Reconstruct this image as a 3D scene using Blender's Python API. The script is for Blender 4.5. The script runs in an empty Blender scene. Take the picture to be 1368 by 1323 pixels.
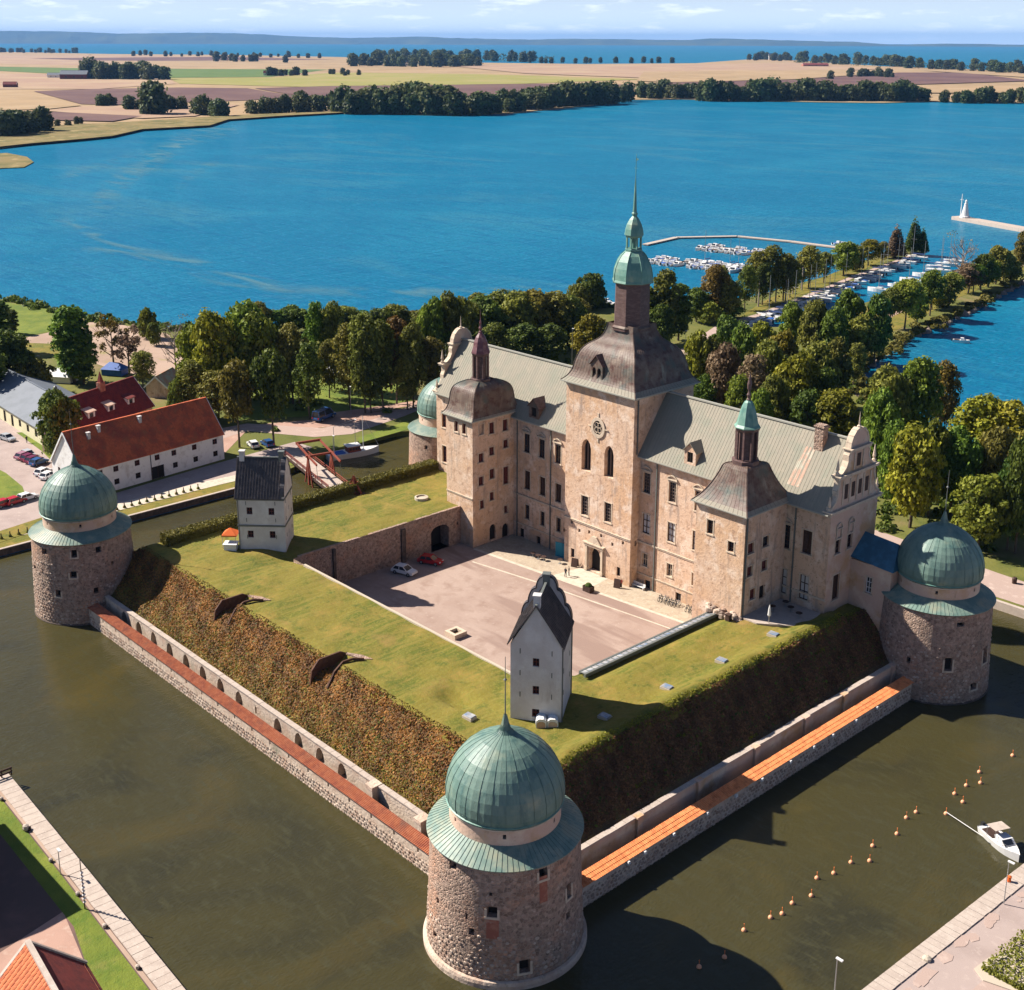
import bpy, bmesh, math, random
import numpy as np
from mathutils import Vector, Matrix
random.seed(7); RNG = np.random.default_rng(7)
SC = bpy.context.scene; COL = SC.collection
PI = math.pi
# ------------------------------------------------------------------ camera, sky, sun, exposure
F_PX, PPY, HOR, ROLL, PHI = 1689.0, 538.8, 55.33, .00219, .8266
CAM = np.array([80., -76., 90.])
PITCH = math.atan2(PPY - HOR, F_PX)
_fh = np.array([-math.sin(PHI), math.cos(PHI), 0]); _r0 = np.array([math.cos(PHI), math.sin(PHI), 0]); _z = np.array([0, 0, 1.])
_fw = _fh * math.cos(PITCH) - _z * math.sin(PITCH); _u0 = _fh * math.sin(PITCH) + _z * math.cos(PITCH)
_rt = math.cos(ROLL) * _r0 + math.sin(ROLL) * _u0; _up = -math.sin(ROLL) * _r0 + math.cos(ROLL) * _u0
cam = bpy.data.cameras.new('camera'); cam_o = bpy.data.objects.new('camera', cam); COL.objects.link(cam_o)
cam.sensor_width = 36; cam.lens = F_PX / 1368 * 36; cam.shift_y = -(661.5 - PPY) / 1368
cam.clip_start = 1; cam.clip_end = 200000
m = Matrix((list(_rt), list(_up), list(-_fw))).transposed().to_4x4(); m.translation = Vector(CAM)
cam_o.matrix_world = m
SC.camera = cam_o
SUN_EL = math.radians(41); SUN_AZ = math.atan2(-.895, -.446)       # azimuth from +y towards +x
W = bpy.data.worlds.new('World'); SC.world = W; W.use_nodes = True
wn = W.node_tree.nodes; wl = W.node_tree.links; wn.clear()
sky = wn.new('ShaderNodeTexSky'); sky.sky_type = 'NISHITA'; sky.sun_disc = False
sky.sun_elevation = SUN_EL; sky.sun_rotation = SUN_AZ; sky.altitude = 100; sky.air_density = 1.0; sky.dust_density = 1.6; sky.ozone_density = 2.5
bg = wn.new('ShaderNodeBackground'); bg.inputs[1].default_value = .05
wo = wn.new('ShaderNodeOutputWorld')
tc = wn.new('ShaderNodeTexCoord'); mp = wn.new('ShaderNodeMapping'); mp.inputs['Scale'].default_value = (16, 16, 100)
nz = wn.new('ShaderNodeTexNoise'); nz.inputs['Scale'].default_value = 1.6; nz.inputs['Detail'].default_value = 5; nz.inputs['Roughness'].default_value = .6
rp = wn.new('ShaderNodeValToRGB'); rp.color_ramp.elements[0].position = .54; rp.color_ramp.elements[1].position = .72
mxc = wn.new('ShaderNodeMixRGB'); mxc.inputs[2].default_value = (19, 19.2, 19.4, 1)
mlt = wn.new('ShaderNodeMath'); mlt.operation = 'MULTIPLY'; mlt.inputs[1].default_value = .45
wl.new(tc.outputs['Generated'], mp.inputs[0]); wl.new(mp.outputs[0], nz.inputs[0]); wl.new(nz.outputs[0], rp.inputs[0])
wl.new(rp.outputs[0], mlt.inputs[0]); tnt = wn.new('ShaderNodeMixRGB'); tnt.blend_type = 'MULTIPLY'; tnt.inputs[0].default_value = 1; tnt.inputs[2].default_value = (.31, .45, .68, 1)
sep = wn.new('ShaderNodeSeparateXYZ'); hz1 = wn.new('ShaderNodeMapRange'); hz1.inputs[1].default_value = .16; hz1.inputs[2].default_value = -.01; hz2 = wn.new('ShaderNodeMath'); hz2.operation = 'POWER'; hz2.inputs[1].default_value = 2.2
hmx = wn.new('ShaderNodeMixRGB'); hmx.inputs[2].default_value = (14, 16.2, 18.6, 1)      # pale air near the horizon all the way round
wl.new(tc.outputs['Generated'], sep.inputs[0]); wl.new(sep.outputs[2], hz1.inputs[0]); wl.new(hz1.outputs[0], hz2.inputs[0]); wl.new(hz2.outputs[0], hmx.inputs[0])
wl.new(sky.outputs[0], tnt.inputs[1]); wl.new(tnt.outputs[0], hmx.inputs[1]); wl.new(mlt.outputs[0], mxc.inputs[0]); wl.new(hmx.outputs[0], mxc.inputs[1])
wl.new(mxc.outputs[0], bg.inputs[0]); wl.new(bg.outputs[0], wo.inputs[0])
sun = bpy.data.lights.new('sun', 'SUN'); sun.energy = 5.0; sun.angle = math.radians(.5); sun.color = (1, .92, .81)
sun_o = bpy.data.objects.new('sun', sun); COL.objects.link(sun_o)
SD = Vector((.895 * math.cos(SUN_EL), .446 * math.cos(SUN_EL), -math.sin(SUN_EL)))
sun_o.rotation_euler = SD.to_track_quat('-Z', 'Y').to_euler(); sun_o.location = (-100, -60, 150)
SC.view_settings.view_transform = 'Standard'; SC.view_settings.look = 'None'
SC.view_settings.gamma = 1; SC.view_settings.exposure = .9
SC.cycles.max_bounces = 5; SC.cycles.diffuse_bounces = 1; SC.cycles.glossy_bounces = 3; SC.cycles.transparent_max_bounces = 6
SC.cycles.caustics_reflective = False; SC.cycles.caustics_refractive = False
# ------------------------------------------------------------------ geometry from the photo's pixels to metres
def _ray(px, py): return (px - 684) / F_PX * _rt - (py - PPY) / F_PX * _up + _fw
def at(px, py, z=0.):
    d = _ray(px, py); return CAM + d * ((z - CAM[2]) / d[2])
def at_y(px, py, y):
    d = _ray(px, py); return CAM + d * ((y - CAM[1]) / d[1])
def at_x(px, py, x):
    d = _ray(px, py); return CAM + d * ((x - CAM[0]) / d[0])
def height(py, x, y):
    d = np.array([x, y, 0]) - CAM; k = (PPY - py) / F_PX
    return float((k * (d @ _fw) - d @ _up) / (_up[2] - k * _fw[2]))
def px_per_m(x, y, z): return F_PX / float((np.array([x, y, z]) - CAM) @ _fw)
# ------------------------------------------------------------------ mesh helper
class MB:
    def __init__(s): s.v = []; s.f = []; s.t = []; s.m = []; s.M = None
    def vs(s, pts):
        i = len(s.v)
        if s.M is not None: pts = [tuple(s.M @ Vector(p)) for p in pts]
        s.v += [tuple(map(float, p)) for p in pts]; return i
    def face(s, idx, t=.5, mi=0): s.f.append(tuple(idx)); s.t.append(t); s.m.append(mi)
    def poly(s, pts, t=.5, mi=0):
        i = s.vs(pts); s.face(range(i, i + len(pts)), t, mi); return s
    def box(s, cx, cy, cz, sx, sy, sz, rz=0, t=.5, mi=0):
        c, n = math.cos(rz), math.sin(rz); P = []
        for dz in (-.5, .5):
            for dx, dy in ((-.5, -.5), (.5, -.5), (.5, .5), (-.5, .5)):
                a, b = dx * sx, dy * sy; P.append((cx + a * c - b * n, cy + a * n + b * c, cz + dz * sz))
        i = s.vs(P)
        for q in ((3, 2, 1, 0), (4, 5, 6, 7), (0, 1, 5, 4), (1, 2, 6, 5), (2, 3, 7, 6), (3, 0, 4, 7)): s.face([i + k for k in q], t, mi)
        return s
    def prism(s, pts, z0, z1, bottom=True, t=.5, mi=0):
        n = len(pts); a = s.vs([(p[0], p[1], z0) for p in pts]); b = s.vs([(p[0], p[1], z1) for p in pts])
        s.face(range(b, b + n), t, mi)
        if bottom: s.face(range(a + n - 1, a - 1, -1), t, mi)
        for k in range(n): s.face((a + k, a + (k + 1) % n, b + (k + 1) % n, b + k), t, mi)
        return s
    def extr(s, pts, vec, t=.5, mi=0):          # planar 3-D outline pushed along vec
        n = len(pts); v = Vector(vec); a = s.vs(pts); b = s.vs([tuple(Vector(p) + v) for p in pts])
        s.face(range(a + n - 1, a - 1, -1), t, mi); s.face(range(b, b + n), t, mi)
        for k in range(n): s.face((a + k, a + (k + 1) % n, b + (k + 1) % n, b + k), t, mi)
        return s
    def lathe(s, prof, n=24, cx=0, cy=0, a0=0., cap=True, t=.5, mi=0, sq=None):
        rows = []
        for r, z in prof:
            rows.append(s.vs([(cx + r * math.cos(a0 + 2 * PI * k / n), cy + r * math.sin(a0 + 2 * PI * k / n), z) for k in range(n)]))
        for a, b in zip(rows, rows[1:]):
            for k in range(n): s.face((a + k, a + (k + 1) % n, b + (k + 1) % n, b + k), t, mi)
        if cap and prof[0][0] > .01: s.face([rows[0] + k for k in range(n - 1, -1, -1)], t, mi)
        if cap and prof[-1][0] > .01: s.face([rows[-1] + k for k in range(n)], t, mi)
        return s
    def tube(s, p, q, r0, r1=None, n=6, t=.5, mi=0):
        r1 = r0 if r1 is None else r1; p = Vector(p); q = Vector(q); d = (q - p).normalized()
        x = d.orthogonal().normalized(); y = d.cross(x)
        a = s.vs([tuple(p + (x * math.cos(2 * PI * k / n) + y * math.sin(2 * PI * k / n)) * r0) for k in range(n)])
        b = s.vs([tuple(q + (x * math.cos(2 * PI * k / n) + y * math.sin(2 * PI * k / n)) * r1) for k in range(n)])
        for k in range(n): s.face((a + k, a + (k + 1) % n, b + (k + 1) % n, b + k), t, mi)
        s.face([a + k for k in range(n - 1, -1, -1)], t, mi); s.face([b + k for k in range(n)], t, mi)
        return s
    def bar(s, p, q, w, h=None, t=.5, mi=0):      # square beam
        h = h or w; p = Vector(p); q = Vector(q); d = (q - p).normalized()
        x = d.cross(Vector((0, 0, 1)))
        x = Vector((1, 0, 0)) if x.length < 1e-4 else x.normalized()
        y = x.cross(d)
        o = [x * (sx * w / 2) + y * (sy * h / 2) for sx, sy in ((-1, -1), (1, -1), (1, 1), (-1, 1))]
        a = s.vs([tuple(p + k) for k in o]); b = s.vs([tuple(q + k) for k in o])
        for k in range(4): s.face((a + k, a + (k + 1) % 4, b + (k + 1) % 4, b + k), t, mi)
        s.face((a + 3, a + 2, a + 1, a), t, mi); s.face((b, b + 1, b + 2, b + 3), t, mi); return s
    def data(s, name, mats, off=(0, 0, 0), smooth=False):
        me = bpy.data.meshes.new(name); o = off
        me.from_pydata([(a - o[0], b - o[1], c - o[2]) for a, b, c in s.v], [], s.f)
        for mm in (mats if isinstance(mats, (list, tuple)) else [mats]): me.materials.append(mm)
        me.polygons.foreach_set('material_index', s.m)
        at_ = me.attributes.new('tint', 'FLOAT', 'FACE'); at_.data.foreach_set('value', s.t)
        if smooth: me.polygons.foreach_set('use_smooth', [True] * len(s.f))
        me.update(); return me
def total_loc(o):
    v = Vector((0, 0, 0))
    while o is not None: v += o.location; o = o.parent
    return v
def link(name, me, parent=None, kind=None):
    o = bpy.data.objects.new(name, me); COL.objects.link(o)
    if parent is not None: o.parent = parent
    if kind: o['kind'] = kind
    return o
def put(name, mb, mats, parent=None, world=True, kind=None, smooth=False, label=None):
    off = total_loc(parent) if (parent is not None and world) else (0, 0, 0)
    o = link(name, mb.data(name, mats, off, smooth), parent, kind)
    if label: o['label'] = label
    return o
def tag(o, label, cat, group=None):
    o['label'] = label; o['category'] = cat
    if group: o['group'] = group
    return o
def thing(name, label, cat, loc=(0, 0, 0), rz=0, group=None):
    o = bpy.data.objects.new(name, None); COL.objects.link(o); o.empty_display_size = .5
    o.location = loc; o.rotation_euler = (0, 0, rz); return tag(o, label, cat, group)
def kids(o): return [c for c in KIDS.get(o.name, [])]
def dup(root, loc, rz=0, label=None, scale=None, mats=None):
    def cp(o, par):
        c = o.copy(); COL.objects.link(c); c.parent = par
        for ch in o.children: cp(ch, c)
        return c
    r = cp(root, None); r.location = loc; r.rotation_euler = (0, 0, rz)
    if label: r['label'] = label
    if scale: r.scale = scale if isinstance(scale, tuple) else (scale,) * 3
    return r
def set_mat(root, name, mt):
    for c in root.children:
        if c.name.split('.')[0] == name and c.data.materials:
            c.material_slots[0].link = 'OBJECT'; c.material_slots[0].material = mt
ORD = 'first second third fourth fifth sixth seventh eighth ninth tenth eleventh twelfth thirteenth fourteenth fifteenth sixteenth seventeenth eighteenth nineteenth twentieth'.split()
def nth(i):
    if i < 20: return ORD[i]
    tens = {2: 'twenty', 3: 'thirty', 4: 'forty', 5: 'fifty'}[(i + 1) // 10]
    return tens[:-1] + 'ieth' if (i + 1) % 10 == 0 else tens + '-' + ORD[(i + 1) % 10 - 1]
def nquads(name, V, tint, mats):                 # V (N,4,3)
    n = len(V); me = bpy.data.meshes.new(name)
    me.vertices.add(n * 4); me.vertices.foreach_set('co', V.reshape(-1).astype(np.float32))
    me.loops.add(n * 4); me.loops.foreach_set('vertex_index', np.arange(n * 4, dtype=np.int32))
    me.polygons.add(n); me.polygons.foreach_set('loop_start', np.arange(0, n * 4, 4, dtype=np.int32))
    a = me.attributes.new('tint', 'FLOAT', 'FACE'); a.data.foreach_set('value', np.asarray(tint, np.float32))
    for mm in (mats if isinstance(mats, (list, tuple)) else [mats]): me.materials.append(mm)
    me.update(); me.validate(); return me
def leaf_quads(P, N, size, rng, jit=.7):
    n = len(P); N = N + rng.normal(0, jit, (n, 3)); N /= np.linalg.norm(N, axis=1)[:, None] + 1e-9
    A = rng.normal(0, 1, (n, 3)); T = np.cross(N, A); T /= np.linalg.norm(T, axis=1)[:, None] + 1e-9; B = np.cross(N, T)
    s = (size * rng.uniform(.6, 1.35, n))[:, None]
    return np.stack([P + T * s, P + B * s * .75, P - T * s, P - B * s * .75], 1)
# ------------------------------------------------------------------ materials
def nodes(name):
    mt = bpy.data.materials.new(name); mt.use_nodes = True; nt = mt.node_tree; return mt, nt.nodes, nt.links, nt.nodes['Principled BSDF']
def rgb(c): return (c[0], c[1], c[2], 1)
def mat(name, base, layers=(), rough=.85, bump=None, spec=.3, metal=0., tint=None, wave=None, objrand=0., vor=None):
    """layers: (colour, scale, lo, hi[, detail[, stretch xyz]]) noise patches mixed over base; tint: colour mixed in by the face attribute"""
    mt, N, L, b = nodes(name)
    b.inputs['Roughness'].default_value = rough; b.inputs['Metallic'].default_value = metal
    b.inputs['Specular IOR Level'].default_value = spec
    geo = N.new('ShaderNodeNewGeometry'); pos = geo.outputs['Position']
    rgbn = N.new('ShaderNodeRGB'); rgbn.outputs[0].default_value = rgb(base); cur = rgbn.outputs[0]
    if tint is not None:
        a = N.new('ShaderNodeAttribute'); a.attribute_name = 'tint'
        mx = N.new('ShaderNodeMixRGB'); L.new(a.outputs['Fac'], mx.inputs[0]); L.new(cur, mx.inputs[1]); mx.inputs[2].default_value = rgb(tint); cur = mx.outputs[0]
    for ly in layers:
        col, sc, lo, hi = ly[:4]; det = ly[4] if len(ly) > 4 else 4
        n = N.new('ShaderNodeTexNoise'); n.inputs['Scale'].default_value = sc; n.inputs['Detail'].default_value = det; n.inputs['Roughness'].default_value = .6
        src = pos
        if len(ly) > 5:
            mp = N.new('ShaderNodeMapping'); mp.inputs['Scale'].default_value = ly[5]; L.new(pos, mp.inputs[0]); src = mp.outputs[0]
        L.new(src, n.inputs['Vector'])
        r = N.new('ShaderNodeMapRange'); r.inputs[1].default_value = lo; r.inputs[2].default_value = hi; L.new(n.outputs[0], r.inputs[0])
        mx = N.new('ShaderNodeMixRGB'); L.new(r.outputs[0], mx.inputs[0]); L.new(cur, mx.inputs[1]); mx.inputs[2].default_value = rgb(col); cur = mx.outputs[0]
    vn = None
    if vor:                                      # irregular stones: (scale, dark, light, joint colour)
        vc = N.new('ShaderNodeTexVoronoi'); vc.inputs['Scale'].default_value = vor[0]; vd = N.new('ShaderNodeTexVoronoi'); vd.feature = 'DISTANCE_TO_EDGE'; vd.inputs['Scale'].default_value = vor[0]
        L.new(pos, vc.inputs['Vector']); L.new(pos, vd.inputs['Vector'])
        bw = N.new('ShaderNodeRGBToBW'); L.new(vc.outputs['Color'], bw.inputs[0]); r = N.new('ShaderNodeMapRange'); r.inputs[1].default_value = .2; r.inputs[2].default_value = .8; r.inputs[3].default_value = vor[1]; r.inputs[4].default_value = vor[2]; L.new(bw.outputs[0], r.inputs[0])
        h = N.new('ShaderNodeMixRGB'); h.blend_type = 'MULTIPLY'; h.inputs[0].default_value = 1; L.new(cur, h.inputs[1]); L.new(r.outputs[0], h.inputs[2])
        r2 = N.new('ShaderNodeMapRange'); r2.inputs[1].default_value = .0; r2.inputs[2].default_value = .09; L.new(vd.outputs['Distance'], r2.inputs[0])
        mx = N.new('ShaderNodeMixRGB'); L.new(r2.outputs[0], mx.inputs[0]); mx.inputs[1].default_value = rgb(vor[3]); L.new(h.outputs[0], mx.inputs[2]); cur = mx.outputs[0]
        r3 = N.new('ShaderNodeMapRange'); r3.inputs[2].default_value = .25; L.new(vd.outputs['Distance'], r3.inputs[0]); bv = N.new('ShaderNodeBump'); bv.inputs['Distance'].default_value = .06; L.new(r3.outputs[0], bv.inputs['Height']); vn = bv.outputs[0]
    if objrand:
        oi = N.new('ShaderNodeObjectInfo'); r = N.new('ShaderNodeMapRange'); r.inputs[3].default_value = 1 - objrand; r.inputs[4].default_value = 1 + objrand
        L.new(oi.outputs['Random'], r.inputs[0]); h = N.new('ShaderNodeMixRGB'); h.blend_type = 'MULTIPLY'; h.inputs[0].default_value = 1
        L.new(cur, h.inputs[1]); L.new(r.outputs[0], h.inputs[2]); cur = h.outputs[0]
    L.new(cur, b.inputs['Base Color'])
    if bump:
        hs = vn
        for sc, dist in (bump if isinstance(bump, list) else [bump]):
            n = N.new('ShaderNodeTexNoise'); n.inputs['Scale'].default_value = sc; n.inputs['Detail'].default_value = 3; L.new(pos, n.inputs['Vector'])
            bp = N.new('ShaderNodeBump'); bp.inputs['Strength'].default_value = 1; bp.inputs['Distance'].default_value = dist; L.new(n.outputs[0], bp.inputs['Height'])
            if hs is not None: L.new(hs, bp.inputs['Normal'])
            hs = bp.outputs[0]
        L.new(hs, b.inputs['Normal'])
    return mt
def leafmat(name, dark, light, rnd=.25, hue=.03):
    mt, N, L, b = nodes(name); b.inputs['Roughness'].default_value = .6; b.inputs['Specular IOR Level'].default_value = .2
    a = N.new('ShaderNodeAttribute'); a.attribute_name = 'tint'
    mx = N.new('ShaderNodeMixRGB'); L.new(a.outputs['Fac'], mx.inputs[0]); mx.inputs[1].default_value = rgb(dark); mx.inputs[2].default_value = rgb(light)
    oi = N.new('ShaderNodeObjectInfo'); hsv = N.new('ShaderNodeHueSaturation')
    r1 = N.new('ShaderNodeMapRange'); r1.inputs[3].default_value = .5 - hue; r1.inputs[4].default_value = .5 + hue
    r2 = N.new('ShaderNodeMapRange'); r2.inputs[3].default_value = 1 - rnd; r2.inputs[4].default_value = 1 + rnd
    ml = N.new('ShaderNodeMath'); ml.operation = 'FRACT'; m2 = N.new('ShaderNodeMath'); m2.operation = 'MULTIPLY'; m2.inputs[1].default_value = 7.31
    L.new(oi.outputs['Random'], r1.inputs[0]); L.new(oi.outputs['Random'], m2.inputs[0]); L.new(m2.outputs[0], ml.inputs[0]); L.new(ml.outputs[0], r2.inputs[0])
    L.new(mx.outputs[0], hsv.inputs['Color']); L.new(r1.outputs[0], hsv.inputs['Hue']); L.new(r2.outputs[0], hsv.inputs['Value'])
    L.new(hsv.outputs[0], b.inputs['Base Color'])
    tr = N.new('ShaderNodeBsdfTranslucent'); L.new(hsv.outputs[0], tr.inputs[0]); ms = N.new('ShaderNodeMixShader'); ms.inputs[0].default_value = .3
    L.new(b.outputs[0], ms.inputs[1]); L.new(tr.outputs[0], ms.inputs[2]); L.new(ms.outputs[0], N['Material Output'].inputs[0])
    return mt
def watermat(name, deep, alt, rough, waves, spec=.5, patches=(), mixed=0.):
    mt, N, L, b = nodes(name); b.inputs['Roughness'].default_value = rough; b.inputs['IOR'].default_value = 1.333; b.inputs['Specular IOR Level'].default_value = spec
    geo = N.new('ShaderNodeNewGeometry'); pos = geo.outputs['Position']
    c = N.new('ShaderNodeRGB'); c.outputs[0].default_value = rgb(deep); cur = c.outputs[0]
    for col, sc, lo, hi, strt, warp in ((alt, .004, .42, .68, (1, 1, 1), 2.),) + tuple(patches):
        mp = N.new('ShaderNodeMapping'); mp.inputs['Scale'].default_value = strt; mp.inputs['Rotation'].default_value = (0, 0, -.9); L.new(pos, mp.inputs[0])
        n = N.new('ShaderNodeTexNoise'); n.inputs['Scale'].default_value = sc; n.inputs['Detail'].default_value = 6; n.inputs['Distortion'].default_value = warp; L.new(mp.outputs[0], n.inputs['Vector'])
        r = N.new('ShaderNodeMapRange'); r.inputs[1].default_value = lo; r.inputs[2].default_value = hi; L.new(n.outputs[0], r.inputs[0])
        mx = N.new('ShaderNodeMixRGB'); L.new(r.outputs[0], mx.inputs[0]); L.new(cur, mx.inputs[1]); mx.inputs[2].default_value = rgb(col); cur = mx.outputs[0]
    L.new(cur, b.inputs['Base Color'])
    hs = None
    for sc, dist, strt in waves:
        mp = N.new('ShaderNodeMapping'); mp.inputs['Scale'].default_value = strt; mp.inputs['Rotation'].default_value = (0, 0, -.95); L.new(pos, mp.inputs[0])
        n = N.new('ShaderNodeTexNoise'); n.inputs['Scale'].default_value = sc; n.inputs['Detail'].default_value = 4; L.new(mp.outputs[0], n.inputs['Vector'])
        bp = N.new('ShaderNodeBump'); bp.inputs['Distance'].default_value = dist; L.new(n.outputs[0], bp.inputs['Height'])
        if hs is not None: L.new(hs, bp.inputs['Normal'])
        hs = bp.outputs[0]
    L.new(hs, b.inputs['Normal'])
    if mixed:                                    # wind-rough open water: wave slopes cap the grazing reflection
        df = N.new('ShaderNodeBsdfDiffuse'); L.new(cur, df.inputs[0]); L.new(hs, df.inputs['Normal']); gl = N.new('ShaderNodeBsdfGlossy'); gl.inputs['Roughness'].default_value = rough; L.new(hs, gl.inputs['Normal'])
        lw = N.new('ShaderNodeFresnel'); lw.inputs[0].default_value = 1.333; mn = N.new('ShaderNodeMath'); mn.operation = 'MINIMUM'; mn.inputs[1].default_value = mixed; L.new(lw.outputs[0], mn.inputs[0]); L.new(hs, lw.inputs['Normal'])
        ms = N.new('ShaderNodeMixShader'); L.new(mn.outputs[0], ms.inputs[0]); L.new(df.outputs[0], ms.inputs[1]); L.new(gl.outputs[0], ms.inputs[2]); L.new(ms.outputs[0], N['Material Output'].inputs[0])
    return mt
M = {}
M['plaster'] = mat('wall_plaster', (.66, .465, .335), [((.63, .405, .255), .12, .46, .60, 6), ((.76, .60, .48), .5, .50, .66, 6), ((.43, .27, .185), 1.1, .52, .70, 6), ((.36, .27, .22), .9, .55, .72, 6, (1, 1, .14)), ((.30, .19, .14), 3.5, .62, .70, 3)], .9, [(3., .06), (14., .02)])
M['plaster_pink'] = mat('wall_plaster_pink', (.62, .43, .33), [((.55, .34, .19), .2, .5, .66, 5), ((.70, .56, .43), .45, .5, .7, 6), ((.38, .26, .18), 1.1, .6, .8, 6)], .9, [(3., .05), (14., .02)])
M['trim'] = mat('stone_trim', (.62, .50, .38), [((.4, .32, .25), 1.2, .5, .75)], .85, (6., .03))
M['redbrick'] = mat('red_brick', (.34, .12, .08), [((.45, .2, .13), 1.5, .45, .65), ((.5, .36, .28), .6, .58, .72)], .9, (6., .04))
M['roof'] = mat('pale_copper_roof', (.305, .272, .215), [((.25, .25, .195), .35, .45, .65, 5), ((.36, .31, .24), .8, .55, .75, 5), ((.24, .22, .18), 2.2, .6, .8), ((.27, .25, .20), .5, .5, .62, 5, (9, .15, .15))], .65, (1.2, .03), .15)
M['roofred'] = mat('rust_streaked_roof', (.40, .38, .29), [((.45, .25, .17), .6, .4, .55)], .6, (1.2, .03), .4)
M['brown_copper'] = mat('brown_copper', (.145, .10, .08), [((.24, .18, .14), .45, .48, .68, 5, (1, 1, .5)), ((.10, .05, .04), .7, .48, .66, 5, (1, 1, 1.5)), ((.30, .29, .23), .5, .60, .78, 5, (1, 1, .4)), ((.07, .10, .09), .3, .50, .70, 5)], .55, (2., .03), .3)
M['shaft'] = mat('dark_brown_sheet', (.105, .06, .055), [((.16, .10, .09), 1.2, .45, .65, 5, (1, 1, 3))], .6, (4., .03), .4)
M['plum'] = mat('plum_copper', (.13, .045, .055), [((.30, .17, .15), .9, .5, .7)], .5, None, .5)
M['verdigris'] = mat('verdigris_copper', (.125, .265, .215), [((.20, .34, .27), .5, .45, .65, 5), ((.08, .21, .18), 1.2, .52, .72, 5, (1, 1, .4)), ((.30, .36, .25), .35, .6, .75)], .5, (2.5, .02), .5)
M['dome'] = mat('dome_copper', (.095, .185, .16), [((.165, .255, .21), .45, .45, .62, 6, (1, 1, .45)), ((.065, .14, .13), .9, .5, .7, 6, (1, 1, .3)), ((.27, .31, .22), .3, .58, .74, 5)], .5, [(1.5, .04), (9., .01)], .5, tint=(.165, .245, .20))
M['skirt'] = mat('eave_copper', (.15, .235, .20), [((.255, .32, .255), .5, .45, .62, 5), ((.30, .30, .21), .25, .52, .7), ((.09, .17, .15), 1.5, .58, .75)], .5, (2., .02), .5)
M['rubble'] = mat('rubble_stone_wall', (.40, .285, .22), [((.31, .20, .155), 1.6, .42, .6, 5), ((.56, .43, .35), 3.2, .55, .72, 5), ((.46, .25, .16), .22, .5, .68, 5), ((.17, .13, .105), 2.4, .6, .75, 5), ((.15, .14, .12), .3, .6, .78, 5, (1, 1, .35))], .95, [(2.6, .10), (9., .05)], vor=(2.7, .68, 1.28, (.40, .30, .235)))
M['stone'] = mat('field_stone', (.27, .20, .16), [((.33, .21, .15), .9, .45, .65)], .9, (7., .04), tint=(.58, .465, .375))
M['mortar'] = mat('lime_mortar_wall', (.62, .495, .395), [((.52, .37, .28), .5, .45, .65, 5), ((.30, .23, .18), 1.8, .55, .75, 5), ((.20, .19, .13), .2, .58, .76, 5, (1, 1, .5))], .95, [(3., .10), (11., .03)])
M['tile'] = mat('clay_roof_tile', (.42, .125, .055), [((.30, .085, .05), 1.2, .45, .65), ((.52, .22, .12), 3., .55, .7), ((.22, .11, .08), .35, .6, .75)], .85, (8., .02), tint=(.47, .17, .085))
M['tile_orange'] = mat('fresh_orange_roof_tile', (.78, .25, .085), [((.60, .17, .06), 1.4, .45, .65), ((.85, .36, .16), 4., .55, .72)], .8, (8., .02), tint=(.85, .30, .11))
M['tile_red'] = mat('worn_red_roof_tile', (.52, .14, .055), [((.40, .10, .045), 1.4, .45, .65), ((.60, .22, .10), 3., .55, .72)], .8, (8., .02), tint=(.62, .20, .08))
M['tile_dark'] = mat('dark_red_roof_tile', (.20, .035, .03), [((.13, .03, .03), 1., .45, .65), ((.25, .06, .045), 3., .55, .7)], .8, (8., .02), tint=(.22, .045, .035))
M['barnroof'] = mat('barn_roof_tile', (.60, .135, .055), [((.38, .085, .05), .35, .45, .62, 5), ((.47, .16, .07), .7, .52, .7, 5), ((.20, .07, .05), 1.8, .6, .75)], .85, (6., .03), tint=(.70, .18, .075))
M['white'] = mat('white_render', (.86, .85, .84), [((.62, .60, .58), .8, .52, .75, 5), ((.52, .46, .42), .25, .62, .8, 5, (1, 1, .4))], .9, (5., .02))
M['white_old'] = mat('old_white_render', (.60, .565, .55), [((.68, .66, .65), .5, .45, .65, 5), ((.45, .40, .38), .7, .58, .78, 6, (1, 1, .3))], .9, (4., .03))
M['cream'] = mat('cream_render', (.68, .63, .42), [((.6, .55, .36), .6, .5, .7)], .9)
M['slate'] = mat('black_sheet_roof', (.062, .058, .066), [((.10, .085, .09), .8, .48, .66, 5), ((.035, .04, .05), 2., .55, .7)], .5, (3., .02), .4)
M['greyroof'] = mat('grey_sheet_roof', (.16, .18, .215), [((.13, .15, .18), .3, .45, .65)], .6)
M['glass'] = mat('window_glass', (.025, .03, .04), (), .12, None, .6)
M['dark'] = mat('dark_opening', (.02, .017, .016), (), .9)
M['darkwood'] = mat('dark_brown_wood', (.055, .03, .022), [((.09, .05, .04), 3, .5, .7)], .7)
M['redwood'] = mat('dark_red_wood', (.12, .028, .022), [((.16, .05, .04), 3, .5, .7)], .7)
M['redtimber'] = mat('red_timber', (.26, .06, .035), [((.17, .045, .03), 2., .48, .68)], .75)
M['whitewood'] = mat('white_painted_wood', (.72, .71, .70), (), .6)
M['grille'] = mat('window_grille', (.16, .12, .10), (), .7)
M['curtain'] = mat('pale_curtain', (.55, .53, .52), (), .8)
M['lead'] = mat('gutter_metal', (.14, .15, .14), (), .5, None, .4)
M['paleflash'] = mat('pale_flashing', (.36, .35, .30), (), .5)
M['gravel'] = mat('courtyard_gravel', (.355, .255, .21), [((.41, .305, .255), .12, .42, .62, 6), ((.30, .205, .165), .35, .5, .7, 6), ((.44, .345, .29), 1.8, .6, .75, 4), ((.29, .20, .165), .09, .52, .6, 3, (.35, 2.2, 1)), ((.25, .18, .15), 6., .6, .72, 2)], .95, (9., .02))
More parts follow.
